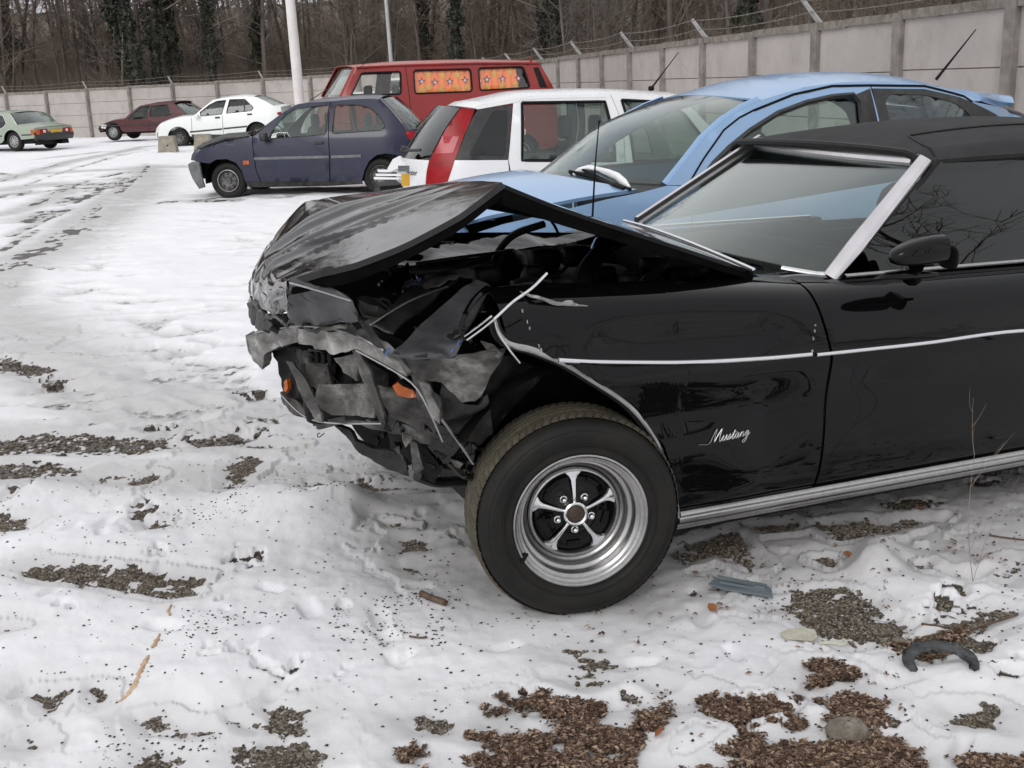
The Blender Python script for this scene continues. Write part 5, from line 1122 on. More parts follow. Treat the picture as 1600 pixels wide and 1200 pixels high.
MB().box((bx-.05, .45, .24), (.2, .6, .14)).box((bx-.1, 1.3, .22), (.2, .3, .12)).build('exhaust_box', M['dark'], G.root)
# --- white car almost hidden behind the van
o = dep(506, 152, 27.0)
H = empty('parked_van', (o[0], o[1], 0)); H.rotation_euler = (0, 0, rad(8)); tag(H, 'white vehicle mostly hidden behind the red van, its rounded front corner peeping out', 'van')
MB().rbox((2.3, .8, .85), (4.6, 1.7, 1.35), .32).build('body', M['farwhite'], H, True, 60); MB().rbox((2.9, .8, 1.45), (3.2, 1.5, .55), .35).build('cabin', M['glassdark'], H, True, 60)
MB().rbox((3.0, .8, 1.74), (3.1, 1.5, .14), .5).build('roof', M['farwhite'], H, True, 60); MB().rbox((.10, .12, 1.12), (.26, .30, .22), .8).build('headlight', M['whitelamp'], H, True, 60)
MB().rbox((.55, -.12, 1.42), (.12, .2, .22), .5).tube([(.55, -.05, 1.38), (.8, .1, 1.25)], .02, 5).build('mirror', M['plastic'], H, True, 60)
for a in (.8, 3.6):
    for y in (.02, 1.42): MB().lathe([(.001, 0), (.29, 0), (.31, .05), (.29, .16), (.001, .16)], (a, y, .31), 20).build('wheel', M['tyre'], H, True)
# ================================================================ CONCRETE BLOCKS
M['block'] = two('rough_block_concrete', (.20, .18, .145), (.32, .295, .24), 6, .95, 0, 0, .6, bscale=30)
for (x, y, Y, lab) in [(263, 233, 33.5, 'tapered concrete block standing in the snow by the white saloon nose'), (318, 225, 34.0, 'tapered concrete block beside the lifted bonnet of the navy hatchback')]:
    p = dep(x, y, Y); r = empty('concrete_block', (p[0], p[1], 0)); tag(r, lab, 'concrete block', 'concrete blocks in the snow')
    MB().box((0, 0, .22), (.52, .5, .50), taper=.78, rz=.1).build('block', M['block'], r); MB().lathe([(.022, 0), (.022, .01)], (.05, -.235, .22), 10, close=True).build('lifting_hole', M['ink'], r)
# ================================================================ BLACK CONVERTIBLE, WRECKED AT THE FRONT
U = Car('wrecked_car', 'black convertible with its bonnet buckled and front end smashed in, nearest to the viewer', 'car', MO, 20, 1.80, 2.0, 0, bulge=0)
UR = U.root; UP = U.P
def part(o_, label): o_['label'] = label; return o_
# ---- side: swept sections from the sill up over the shoulder
SEC = np.array([(.045, .262), (.005, .285), (-.028, .37), (-.042, .48), (-.044, .60), (-.058, .68), (-.070, .735), (-.066, .765), (-.040, .82), (-.012, .865), (.02, .905), (.06, .938), (.11, .958), (.17, .966)])
def section(u, zlow, K_=26):
    k = lerp([-.4, .0, .5, .9, 2.4, 3.6], [1.22, 1.24, 1.12, 1.0, .97, .93], u); S_ = SEC.copy(); hi = S_[:, 1] > .745; S_[hi, 1] = .745+(S_[hi, 1]-.745)*k
    # belt crease drifts down toward the tail
    dz = -.022*(u-.9); S_[:, 1] += dz*np.clip((S_[:, 1]-.45)/.2, 0, 1)
    # plan taper
    tp = .10*max(0, (u-2.9)/1.1)**2 + .02*max(0, (.2-u)/.6)**2; S_[:, 0] += tp
    D = np.array([cat1(S_, t) for t in np.linspace(0, 1, 90)]); D = D[D[:, 1] >= zlow-1e-4]
    if len(D) < 3: D = S_[-3:]
    L = np.r_[0, np.cumsum(np.hypot(*np.diff(D, axis=0).T))]; q = np.linspace(0, L[-1], K_)
    v = np.interp(q, L, D[:, 0]); z = np.interp(q, L, D[:, 1])
    # dents and ripples of the pushed-back wing
    w_ = np.clip((.93-u)/.25, 0, 1)
    gz_ = lambda uc, zc, su, sz, a: a*np.exp(-((u-uc)/su)**2-((z-zc)/sz)**2)
    v = v + w_*(gz_(.28, .86, .30, .055, .030) + gz_(.62, .84, .22, .05, .022) + gz_(.05, .84, .10, .07, -.02) + gz_(.34, .62, .25, .05, .02) + gz_(.72, .55, .12, .14, .022) + gz_(.62, .38, .10, .07, -.012) + gz_(.15, .76, .2, .03, -.015))
    if 2.0 > u > .9: v = v + .0015*np.sin(u*9+z*14)*np.clip((z-.3)*4, 0, 1)*np.clip((.9-z)*5, 0, 1)
    return v, z
archpx = [(772,497),(778,518),(790,534),(808,541),(830,546),(880,566),(920,590),(958,614),(985,635),(1008,662),(1028,695),(1042,733),(1052,770),(1058,808)]
AR = np.array([UP(x, y, .0) for x, y in archpx]); au, az = AR[:, 0], AR[:, 2]
_ix = np.argsort(au); au_s, az_s = au[_ix], az[_ix]
uA = float(UP(790, 480, 0)[0])
def zlow_f(u): return float(np.interp(u, au_s, az_s)) if u < au_s[-1] else .262
def sweep(name, us, zf, mat, K_=26, far_=False, t=.006, parent=None):
    V = []
    for u in us:
        v, z = section(u, zf(u), K_)
        for a, b in zip(v, z): V.append((u, a if not far_ else U.W-a, b))
    n = len(us); Fq = [(i*K_+j, i*K_+j+1, (i+1)*K_+j+1, (i+1)*K_+j) for i in range(n-1) for j in range(K_-1)]
    return sheet(name, V, Fq, mat, parent or UR, t, (0, -1, .3) if not far_ else (0, 1, .3))
fus = list(np.linspace(uA, au_s[-1]-.002, 44)) + list(np.linspace(au_s[-1]+.002, .893, 30))
wing = sweep('front_wing', fus, zlow_f, M['black'], 30)
door = sweep('door', np.linspace(.903, 2.02, 40), lambda u: .275, M['black'], 34)
rarch = arc(2.78, .33, .36, 0, 180, 20); ra_u = [p[0] for p in rarch][::-1]; ra_z = [p[1] for p in rarch][::-1]
zr = lambda u: max(.27, float(np.interp(u, ra_u, ra_z, left=.27, right=.27)))
sweep('rear_quarter', np.linspace(2.03, 3.75, 60), zr, M['black'], 26)
sweep('front_wing', np.linspace(-.45, .893, 30), lambda u: max(.27, .33+math.sqrt(max(0, .38**2-u*u))) if abs(u) < .38 else .27, M['black'], 20, True)
sweep('door', np.linspace(.903, 2.02, 20), lambda u: .275, M['black'], 20, True); sweep('rear_quarter', np.linspace(2.03, 3.75, 30), zr, M['black'], 20, True)
MB().box((.896, .10, .58), (.012, .10, .62)).build('door_jamb', M['dark'], UR)
# chipped paint along the door edge
for k in range(9):
    y = RNG.uniform(488, 560); x = 1276-(y-480)*.10+RNG.uniform(-2, 2); p = UP(x, y, -.05-.0)
    v = float(np.interp(p[2], *section(.9, .26)[::-1])); p = UP(x, y, v-.003); MB().box(p, (.004, .003, RNG.uniform(.004, .012)), jit=.001).build('paint_chip', M['bluein'] if k == 3 else M['galv'], wing)
# ---- mouldings
def onside(px, lift=.004):
    out = []
    for x, y in px:
        v = 0
        for _ in range(5):
            q = UP(x, y, v); sv, sz = section(q[0], .262); v = float(np.interp(q[2], sz, sv))-lift
        out.append(UP(x, y, v))
    return out
def dense(pts, n):
    P = np.array(pts, float); return [cat1(P, t) for t in np.linspace(0, 1, n)]
MB().band(dense(onside([(872,562),(930,565),(1000,566),(1060,566),(1120,564),(1200,559),(1267,553)]), 30), .007, .010, (0, -1, 0)).build('belt_moulding', M['chrome'], UR)
MB().band(dense(onside([(1275,554),(1350,546),(1450,535),(1600,516)]) + [np.array([2.02, -.095, .70])], 24), .0065, .009, (0, -1, 0)).build('belt_moulding', M['chrome'], UR)
MB().band(dense([(2.035, -.09, .70), (2.6, -.085, .69), (3.2, -.05, .67)], 14), .0085, .010, (0, -1, 0)).build('belt_moulding', M['chrome'], UR)
rk = MB(); P = [np.array([.385, .012, .262]), np.array([1.2, .012, .262]), np.array([2.38, .012, .262])]
rk.band([p+np.array([0, -.006, .006]) for p in P], .011, .014, (0, -1, .3)).band([p+np.array([0, -.002, -.014]) for p in P], .011, .010, (0, -1, 0)).band([p+np.array([0, .012, -.040]) for p in P], .014, .008, (0, -1, -.5))
rk.build('rocker_moulding', M['dchrome'], UR)
MB().box((1.35, .16, .215), (2.2, .18, .07)).box((1.35, U.W-.16, .215), (2.2, .18, .07)).build('sill_underside', M['dark'], UR)
Pa = dense([UP(x, y, -.012-.02*max(0, 1-i/5)) for i, (x, y) in enumerate(archpx)], 40)
MB().band(Pa, [.005+.006*min(1, i/10)*min(1, (40-i)/10+.4) for i in range(40)], .012, (.0, -1, 0)).build('arch_moulding', M['dchrome'], UR)
MB().band([p+np.array([0, .012, 0]) for p in Pa], [.018]*40, .003, (0, -1, 0)).build('arch_lip', M['rubberblk'], UR)
# moulding strip sprung loose: two bright rods and a curled end
for a in (0, 1):
    d = np.array([.006, -.012, .010])*a
    MB().tube(dense([UP(849, 432, -.04)+d, UP(826, 455, -.08)+d, UP(798, 475, -.10)+d, UP(772, 499, -.10)+d], 12), .0042, 7).build('sprung_moulding', M['chrome'], UR, True)
MB().tube(dense([UP(772, 499, -.09), UP(755, 513, -.06), UP(730, 531, -.02)], 8), .0042, 7).tube(dense([UP(768, 494, -.09), UP(750, 508, -.06), UP(726, 525, -.02)], 8), .003, 6).build('sprung_moulding', M['chrome'], UR, True)
MB().tube(dense([UP(773, 497, -.09), UP(779, 520, -.07), UP(795, 545, -.05), UP(812, 567, -.03)], 12), .0032, 6).build('sprung_moulding', M['chrome'], UR, True)
# ---- script badge
wp = np.array([(-1.2,.08),(-.7,.0),(0,.0),(.22,.7),(.42,1.35),(.45,.7),(.5,.05),(.78,.8),(1.0,1.3),(1.0,.6),(1.1,.05),(1.25,.1),(1.42,.6),(1.4,.12),(1.55,.05),(1.78,.6),(1.76,.1),(1.9,.1),(2.12,.62),(2.22,.3),(2.1,.05),(1.98,.12),(2.3,.15),(2.58,.95),(2.5,.1),(2.65,.08),(2.82,.5),(3.02,.6),(2.86,.52),(2.8,.2),(2.95,.06),(3.12,.55),(3.1,.1),(3.25,.12),(3.42,.6),(3.4,.1),(3.46,.4),(3.62,.6),(3.72,.4),(3.7,.1),(3.85,.15),(4.12,.6),(3.96,.5),(3.95,.18),(4.1,.12),(4.28,.55),(4.22,-.2),(4.02,-.55),(3.82,-.4),(4.1,-.1),(4.5,.3)])
b0 = onside([(1108, 693)])[0]; b1 = onside([(1172, 686)])[0]; sc_ = (b1[0]-b0[0])/4.6
def badge(path, n): return [np.array([b0[0]+(x+.35*y)*sc_, 0, b0[2]+y*sc_*.95+(b1[2]-b0[2]+.012)*x/4.6]) for x, y in (cat1(path, t) for t in np.linspace(0, 1, n))]
bm_ = MB()
for path, n in ((wp, 220), (np.array([(2.3,.66),(2.5,.68),(2.85,.72)]), 6)):
    q = badge(path, n); q = [np.array([p[0], float(np.interp(p[2], *section(p[0], .262)[::-1]))-.004, p[2]]) for p in q]; bm_.tube(q, .0016, 5)
bm_.build('script_badge', M['dchrome'], wing, True)
# ---- front wheel
def magnum_wheel(name, u, v, z, R, flip=False, detail=True):
    r = empty(name, (u, v, z)); r.parent = UR
    if flip: r.rotation_euler = (0, 0, PI)
    MB().lathe([(.200, .16), (.203, .03), (.208, .012), (.216, .006), (.222, .004), (.228, .008), (.245, .0005), (.246, -.0035), (.249, -.0035), (.250, -.0015), (.262, -.006), (.280, -.007), (.290, -.0055), (.291, -.0035), (.294, -.0035), (.296, -.003), (.309, .006), (.317, .018), (.322, .030)], n=96).lathe([(.322, .20), (.28, .215), (.2, .21)], n=48).build('tyre', M['tyre'], r, True, 60)
    nt_ = 720 if detail else 180; ys = np.array([.026, .032, .037, .042, .047, .052, .060, .068, .074, .0745, .080, .0805, .09, .098, .104, .1045, .111, .1115, .12, .128, .134, .1345, .141, .1415, .15, .158, .166, .176, .186, .196, .203])
    V = []
    for k in range(nt_):
        a = 2*PI*k/nt_
        for y in ys:
            rb = R - .010*max(0, (.055-y)/.029)**1.6 - .010*max(0, (y-.172)/.03)**1.6
            if any(g0 <= y <= g0+.0061 for g0 in (.0745, .1045, .1345)): rb -= .008
            ph = (k/nt_*76 + (.9*(y-.03)/.04 if y < .08 else (y*14))) % 1
            if ph < .24 and (y < .074 or y > .141): rb -= .0055 if y > .028 else .002
            if ph < .10 and .0805 < y < .134: rb -= .0022
            V.append((rb*math.cos(a), y, rb*math.sin(a)))
    m_ = len(ys); Fq = [(k*m_+j, k*m_+j+1, ((k+1) % nt_)*m_+j+1, ((k+1) % nt_)*m_+j) for k in range(nt_) for j in range(m_-1)]
    mk('tread', V, Fq, M['tread'], r, True, 30)
    MB().lathe([(.2165, .010), (.2175, .003), (.2155, -.003), (.211, -.004), (.2075, .000), (.205, .006), (.201, .010), (.198, .012), (.196, .020), (.192, .023), (.188, .024), (.185, .030), (.182, .048), (.178, .054), (.173, .056), (.169, .061), (.165, .078), (.161, .086), (.155, .088), (.151, .092), (.149, .105), (.148, .12)], n=120).build('rim', M['dchrome'], r, True, 50)
    yd = .082
    MB().lathe([(.149, yd+.02), (.1475, yd-.002), (.144, yd-.006), (.139, yd-.006), (.1355, yd-.001), (.134, yd+.010)], n=96).build('disc_ring', M['dchrome'], r, True, 50)
    MB().lathe([(.136, yd+.012), (.10, yd+.016), (.07, yd+.008), (.045, yd-.004), (.034, yd-.012)], n=60).build('wheel_disc', M['black'], r, True)
    sl_ = MB()
    for k in range(5):
        a0 = 90+36+72*k
        for s_ in np.linspace(-13, 13, 2):
            pass
        P = [(rr*math.cos(rad(a0+s_)), yd+.009, rr*math.sin(rad(a0+s_))) for rr, s_ in [(.104, -12), (.104, 12), (.120, 11), (.120, -11)]]; sl_.add(P, [(0, 1, 2, 3)]).add([(x, y+.006, z_) for x, y, z_ in P], [(0, 1, 2, 3)])
        n0 = 4
    sl_.build('wheel_slots', M['ink'], r)
    for k in range(5):
        a = rad(90+72*k); ca, sa = math.cos(a), math.sin(a); st = [(.034, .0062, -.018), (.05, .0064, -.019), (.07, .0075, -.016), (.09, .0092, -.012), (.108, .0115, -.009), (.120, .016, -.008), (.129, .027, -.007), (.137, .040, -.006)]
        V = []; 
        for rr, hw, dy in st:
            _hw = hw*(.8 if rr < .115 else 1)
            for q, h in ((-1, .010), (-.8, .002), (-.25, 0), (.25, 0), (.8, .002), (1, .010)): V.append((rr*ca-_hw*q*sa, yd+dy+.006+h, rr*sa+_hw*q*ca))
        m_ = 6; mk('spoke', V, [(i*m_+j, i*m_+j+1, (i+1)*m_+j+1, (i+1)*m_+j) for i in range(len(st)-1) for j in range(m_-1)], M['chrome'], r, True, 40)
    MB().lathe([(.040, yd-.004), (.0385, yd-.018), (.034, yd-.021), (.030, yd-.019), (.0285, yd-.008)], n=40).build('hub_ring', M['chrome'], r, True, 50)
    MB().lathe([(.029, yd-.010), (.020, yd-.016), (.0001, yd-.018)], n=24).build('hub_cap', two('rusty_hub_cap', (.03, .018, .012), (.06, .035, .022), 60, .6), r, True)
    for k in range(5):
        a = rad(90+36+72*k+ (0)); c_ = (.058*math.cos(a), 0, .058*math.sin(a)); MB().lathe([(.0095, yd), (.0095, yd-.008), (.008, yd-.016), (.004, yd-.0195), (.0001, yd-.020)], c_, 10).lathe([(.013, yd+.004), (.012, yd-.002), (.0095, yd-.003)], c_, 12).build('wheel_nut', M['chrome'], r, True, 40)
    return r
fwh = magnum_wheel('front_wheel', .020, -.040, .325, .336); fwh.rotation_euler = (0, 0, rad(-8))
MB().box((-.185, .0, .235), (.012, .012, .030), ry=.5, jit=.001).build('rim_weight', M['ink'], fwh).location = (0, .0, -.332)
magnum_wheel('rear_wheel', 2.78, .0, .332, .332, detail=False); magnum_wheel('rear_wheel', 2.78, U.W, .332, .332, True, False); magnum_wheel('front_wheel', .0, U.W, .332, .332, True, False)
# ---- inner structure, nearly black
def plate(name, pts, mat, t=.012, crum=.02, seed=0, step=.04, out=(0, -1, 0), smooth=True): return shardk(U, name, pts, mat, min(t, .014) if 'bumper' not in name else t, crum, max(.009, step*.5), seed, None, None, out, smooth)
def uvz(name, P, mat, t=.01, out=(0, -1, 0), parent=None):
    return sheet(name, P, [tuple(range(len(P)))] if len(P) < 4 else [(0, i, i+1, i+1) for i in range(1, len(P)-1)], mat, parent or UR, t, out, False)
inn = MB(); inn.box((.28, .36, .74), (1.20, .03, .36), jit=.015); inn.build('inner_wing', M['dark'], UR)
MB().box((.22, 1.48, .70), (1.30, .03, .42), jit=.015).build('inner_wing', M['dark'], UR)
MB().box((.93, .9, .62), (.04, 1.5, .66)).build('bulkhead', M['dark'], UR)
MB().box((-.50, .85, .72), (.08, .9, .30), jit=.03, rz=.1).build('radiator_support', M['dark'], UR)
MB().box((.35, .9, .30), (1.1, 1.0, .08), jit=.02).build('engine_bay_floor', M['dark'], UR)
U.housing(.02, .40, .40, 0, .33, -3, 150)
MB().box((.10, .37, .66), (.75, .04, .46)).build('wheel_housing_wall', M['dark'], UR)
U.housing(2.78, .36, .40, 0)
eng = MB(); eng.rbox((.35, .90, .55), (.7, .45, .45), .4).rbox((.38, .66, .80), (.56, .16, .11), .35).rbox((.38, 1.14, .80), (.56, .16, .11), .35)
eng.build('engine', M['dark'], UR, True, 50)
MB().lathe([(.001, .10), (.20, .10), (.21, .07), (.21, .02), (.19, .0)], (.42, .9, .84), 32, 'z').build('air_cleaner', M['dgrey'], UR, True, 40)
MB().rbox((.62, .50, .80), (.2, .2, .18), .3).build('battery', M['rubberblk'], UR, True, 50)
hose = lambda nm, L, r, mt='rubberblk': MB().tube(dense([UP(*a) for a in L], 16), r, 8).build(nm, M[mt], UR, True)
hose('hose', [(905,466,.30),(912,430,.45),(935,398,.65),(965,375,.95),(985,370,1.2)], .033, 'rubberblk')
hose('hose', [(998,462,.40),(1012,438,.5),(1040,420,.75)], .022, 'plastic')
hose('bonnet_hinge', [(772,410,1.35),(782,388,1.35),(805,366,1.3),(850,350,1.2)], .015, 'dark')
hose('stay_rod', [(858,341,1.2),(866,352,1.3),(872,364,1.35)], .006)
hose('cable', [(800,442,.25),(830,436,.35),(862,440,.35)], .008); hose('cable', [(820,452,.2),(870,430,.5),(900,400,.8)], .007); hose('brake_pipe', [(868,458,.3),(880,446,.4),(893,447,.45)], .006, 'dchrome')
hose('cable', [(640,425,.5),(700,420,.5),(760,405,.7)], .009); hose('cable', [(650,412,1.2),(720,402,1.2),(800,392,1.25)], .007, 'dgrey')
for (x, y, v, s_) in [(940,430,.7,.10), (985,440,.6,.09), (900,400,.9,.11), (1060,432,.6,.10), (1090,428,.45,.07), (850,405,1.0,.12), (760,430,.5,.09), (835,425,.6,.07), (1020,415,.9,.10)]:
    MB().rbox(UP(x, y, v), (s_, s_*.8, s_*.7), .45).build('engine_part', M['dark'] if x != 985 else M['dgrey'], UR, True, 50)
# far wing top edge and inner panel seen under the bonnet
plate('far_wing_edge', [(596,416,1.5),(645,389,1.55),(720,377,1.6),(785,367,1.62),(893,361,1.66),(1000,352,1.7),(900,378,1.55),(780,396,1.45),(700,408,1.4),(640,415,1.45)], M['scuff'], .01, .004, 3, out=(0, 0, 1))
plate('far_inner_panel', [(600,418,1.45),(700,409,1.4),(800,394,1.42),(900,379,1.5),(905,430,1.4),(760,440,1.3),(620,440,1.4)], M['dark'], .01, .03, 4)
# ---- bonnet: buckled along a fold, front half tipping down to a torn nose
rowsF = [[(785,287,.12),(757,283,.48),(717,284,.85),(660,290,1.25),(604,297,1.60)],
         [(718,336,.12),(686,316,.46),(650,306,.85),(604,304,1.2),(556,303,1.58)],
         [(640,377,.12),(606,352,.46),(566,334,.85),(530,320,1.2),(512,309,1.58)],
         [(556,412,.12),(522,390,.46),(488,368,.85),(480,342,1.2),(478,316,1.58)],
         [(500,427,.13),(468,412,.46),(446,392,.85),(448,366,1.2),(452,342,1.56)],
         [(456,441,.16),(430,433,.46),(415,414,.85),(418,392,1.2),(428,372,1.52)],
         [(449,452,.20),(418,462,.50),(398,446,.85),(398,424,1.2),(408,404,1.48)],
         [(452,490,.24),(425,492,.50),(396,474,.85),(390,458,1.15),(391,448,1.35)]]
GF = np.array([[UP(*p) for p in r] for r in rowsF])
def lin1(P, t):
    x = t*(len(P)-1); i = min(int(x), len(P)-2); return P[i]*(1-(x-i))+P[i+1]*(x-i)
def bonF(a, b):
    row = np.array([.35*cat1(GF[:, j], a)+.65*lin1(GF[:, j], a) for j in range(5)]); p = .5*cat1(row, b)+.5*lin1(row, b)
    n_ = np.array([-.35, -.1, .92])
    s = 0
    for bc, wd_, h in ((.36, .025, .016), (.46, .02, -.014), (.60, .03, .016), (.70, .02, -.010)): s += h*max(0, 1-abs((b-bc-.05*a)/wd_)/1.6)*min(1, a*5)*min(1, (1-a)*4)
    s += .006*float(abs(vnoise(np.array([a*4.+b]), np.array([b*3.]), 5)[0]-.5))*2 + .012*max(0, 1-abs(b-.22-.35*a)/.012)*(.25 < a < .8) + .030*max(0, a-.45)*float(abs(vnoise(np.array([a*9.+b*3]), np.array([b*7.]), 6)[0]-.5))*2
    if a > .68: s += .045*(a-.68)*float(abs(vnoise(np.array([a*24.]), np.array([b*18.]), 9)[0]-.5)*2-.5)
    return p+n_*s
fb = grid('bonnet_front_half', bonF, 110, 96, M['hood'], UR, .018, (0, 0, 1)); part(fb, 'front half of the bonnet, folded down and scraped')
rowsR = [[(785,287,.12),(757,283,.48),(717,284,.85),(660,290,1.25),(604,297,1.60)],
         [(872,322,.12),(836,312,.46),(800,306,.85),(757,305,1.2),(715,306,1.58)],
         [(960,352,.12),(920,340,.46),(890,330,.85),(855,324,1.2),(815,320,1.52)],
         [(1070,388,.13),(1030,371,.46),(985,354,.85),(945,340,1.2),(905,335,1.45)],
         [(1178,424,.20),(1130,403,.46),(1075,380,.80),(1015,358,1.15),(975,347,1.40)]]
GR = np.array([[UP(*p) for p in r] for r in rowsR])
def bonR(a, b):
    row = np.array([cat1(GR[:, j], a) for j in range(5)]); p = cat1(row, b); return p+np.array([0, 0, 1])*(.008*math.sin(b*7)*math.sin(a*PI))
rb_ = grid('bonnet_rear_half', bonR, 30, 30, M['black'], UR, .012, (0, 0, 1)); part(rb_, 'rear half of the bonnet, tilted up to the fold')
# folded inner frame under the bonnet's near edge, and ribs
def edge_frame(G_, name, dz, n=40, ins=.0, wdt=.09):
    V = []
    for i in range(n):
        a = i/(n-1); p0 = cat1(G_[:, 0], a); p1 = cat1(G_[:, 1], a); d = (p1-p0); d /= np.linalg.norm(d)
        q = p0+d*ins-np.array([0, 0, .012]); V += [q, q-np.array([0, 0, dz(a)]), q-np.array([0, 0, dz(a)])+d*wdt, q+d*wdt]
    return mk(name, V, [(i*4+j, i*4+(j+1) % 4, (i+1)*4+(j+1) % 4, (i+1)*4+j) for i in range(n-1) for j in range(4)]+[(0, 1, 2, 3), tuple(range(n*4-4, n*4))[::-1]], M['void'], UR, False)
edge_frame(GF[:6], 'bonnet_frame', lambda a: .024+.014*math.sin(PI*min(1, a)), 40, .004); edge_frame(GR, 'bonnet_frame', lambda a: .045*(1-a*.7)+.006, 16, .004)
for b in (.3, .55, .8):
    V = []
    for i in range(16):
        a = i/15; row = np.array([cat1(GR[:, j], a) for j in range(5)]); q = cat1(row, b)-np.array([0, 0, .02]); V.append(q)
    MB().band(V, .04, .03, (0, 0, -1)).build('bonnet_rib', M['rubberblk'], UR)
MB().band([cat1(np.array([cat1(GR[:, j], 1.0) for j in range(5)]), t)+np.array([0, 0, .004]) for t in np.linspace(0, 1, 14)], .006, .008, (-.3, 0, 1)).build('bonnet_rear_moulding', M['chrome'], UR)
# cowl vent between bonnet and windscreen
cw_ = [UP(1180,428,.22), UP(1130,412,.5), UP(1075,388,.85), UP(1010,362,1.25), UP(985,352,1.45)]
wsb = [UP(1296,430,.20), UP(1225,424,.45), UP(1130,392,.85), UP(1060,368,1.15), UP(1003,347,1.42)]
# ---- nose, grille shell and other torn pieces
plate('nose_panel', [(452,441,.14),(480,450,.13),(520,461,.11),(547,470,.10),(556,486,.10),(561,500,.11),(545,508,.13),(500,510,.18),(462,508,.24),(450,500,.27),(449,470,.22)], M['skysheen'], .012, .018, 1, .03, (-.5, -1, 0), True)
plate('nose_backing', [(392,480,1.15),(450,492,.85),(520,500,.55),(560,496,.42),(640,545,.35),(650,600,.4),(560,570,.5),(450,550,.85),(415,556,1.05)], M['dark'], .01, .03, 3, .04)
plate('nose_lip', [(396,470,.84),(420,488,.6),(452,503,.26),(500,511,.18),(548,508,.13),(540,514,.13),(495,518,.18),(448,513,.28),(415,500,.6),(393,482,.84)], M['scrape'], .01, .01, 2, .03)
plate('bumper_rubber', [(381,473,.95),(390,470,.88),(402,482,.75),(416,497,.6),(432,508,.5),(425,515,.5),(405,516,.65),(392,508,.82),(386,490,.92)], M['dgrey'], .03, .01, 5, .02)
plate('bumper', [(383,530,.98),(398,521,.88),(422,513,.70),(460,509,.52),(500,512,.38),(537,517,.28),(556,522,.22),(580,535,.17),(600,548,.13),(625,568,.10),(640,585,.08),(630,590,.10),(604,572,.14),(580,558,.18),(556,546,.22),(540,550,.26),(520,553,.30),(498,545,.38),(470,538,.48),(445,540,.60),(422,548,.72),(413,554,.80),(411,577,.86),(400,566,.90),(391,556,.95)], M['bumper'], .035, .009, 6, .018, (-.3, -1, .3), True)
plate('grille_shell', [(425,548,.88),(470,540,.72),(520,552,.55),(560,552,.42),(610,580,.34),(650,620,.28),(690,680,.22),(650,700,.25),(600,665,.34),(556,656,.42),(495,664,.55),(462,646,.70),(441,620,.82),(432,585,.88)], M['dark'], .02, .04, 7, .04, (-.3, -1, 0))
for k, (pp, mt) in enumerate([([(476,560,.60),(500,556,.55),(512,570,.52),(518,610,.50),(505,625,.52),(480,600,.58)], 'scrape'), ([(520,560,.45),(556,552,.38),(562,580,.36),(558,596,.36),(532,582,.42)], 'scrape'), ([(500,600,.48),(570,600,.34),(590,640,.30),(585,652,.30),(520,648,.44),(500,630,.48)], 'scrape'), ([(455,545,.68),(476,548,.62),(478,566,.60),(462,572,.66)], 'dgrey'),
      ([(590,602,.26),(652,612,.18),(664,640,.16),(690,664,.12),(694,690,.13),(668,692,.16),(640,668,.20),(612,650,.24)], 'scrape'), ([(568,560,.36),(600,585,.30),(604,640,.28),(590,640,.32)], 'dark')]):
    plate('grille_fragment', pp, M[mt], .01, .03, 20+k, .025)
plate('grille_blade', [(446,564,.60),(457,566,.59),(476,592,.54),(492,620,.48),(502,645,.44),(504,660,.43),(494,659,.45),(482,638,.50),(465,608,.56)], M['scrape'], .010, .004, 8, .02)
plate('grille_blade', [(550,546,.24),(560,549,.23),(577,578,.20),(589,612,.18),(598,646,.16),(602,664,.16),(592,660,.18),(577,622,.21),(561,582,.24)], M['scrape'], .010, .004, 9, .02)
plate('valance', [(438,612,.80),(458,624,.72),(490,655,.58),(540,654,.46),(596,660,.32),(640,668,.24),(690,692,.16),(700,705,.16),(640,690,.24),(590,674,.34),(540,664,.46),(500,670,.56),(462,650,.70),(444,632,.80)], M['scrape'], .015, .015, 10, .025)
plate('torn_wing_front', [(626,557,.06),(660,556,.02),(700,557,-.01),(740,556,-.03),(767,554,-.04),(790,551,-.04),(782,570,-.03),(767,590,-.02),(756,612,-.01),(742,628,.0),(722,630,.01),(704,614,.02),(689,597,.03),(651,588,.05)], M['scrape'], .008, .035, 11, .018, (-.2, -1, .2), True)
plate('headlamp_surround', [(640,585,.06),(668,596,.04),(688,625,.03),(690,650,.03),(686,664,.04),(672,655,.06),(655,625,.07)], M['scrape'], .012, .02, 12, .018, (-.2, -1, .2))
plate('bright_trim_scrap', [(655,592,.03),(672,600,.01),(676,618,.01),(688,640,.0),(687,662,.0),(676,650,.01),(666,620,.02)], M['bumper'], .005, .012, 13, .015, (-.2, -1, .2), True)
plate('wing_apron', [(690,598,.05),(724,628,.03),(745,628,.03),(760,612,.04),(766,640,.08),(767,674,.12),(750,700,.12),(734,712,.10),(712,704,.12),(688,668,.12),(680,630,.08)], M['dgrey'], .01, .03, 14, .03)
plate('wing_apron', [(686,662,.10),(712,680,.09),(745,700,.10),(735,745,.12),(700,725,.13),(668,700,.15)], M['scuff'], .01, .02, 15, .03)
plate('splash_panel', [(760,560,.10),(800,556,.10),(850,580,.12),(800,640,.14),(767,672,.14),(745,660,.12),(756,612,.08)], M['dark'], .01, .03, 16, .04)
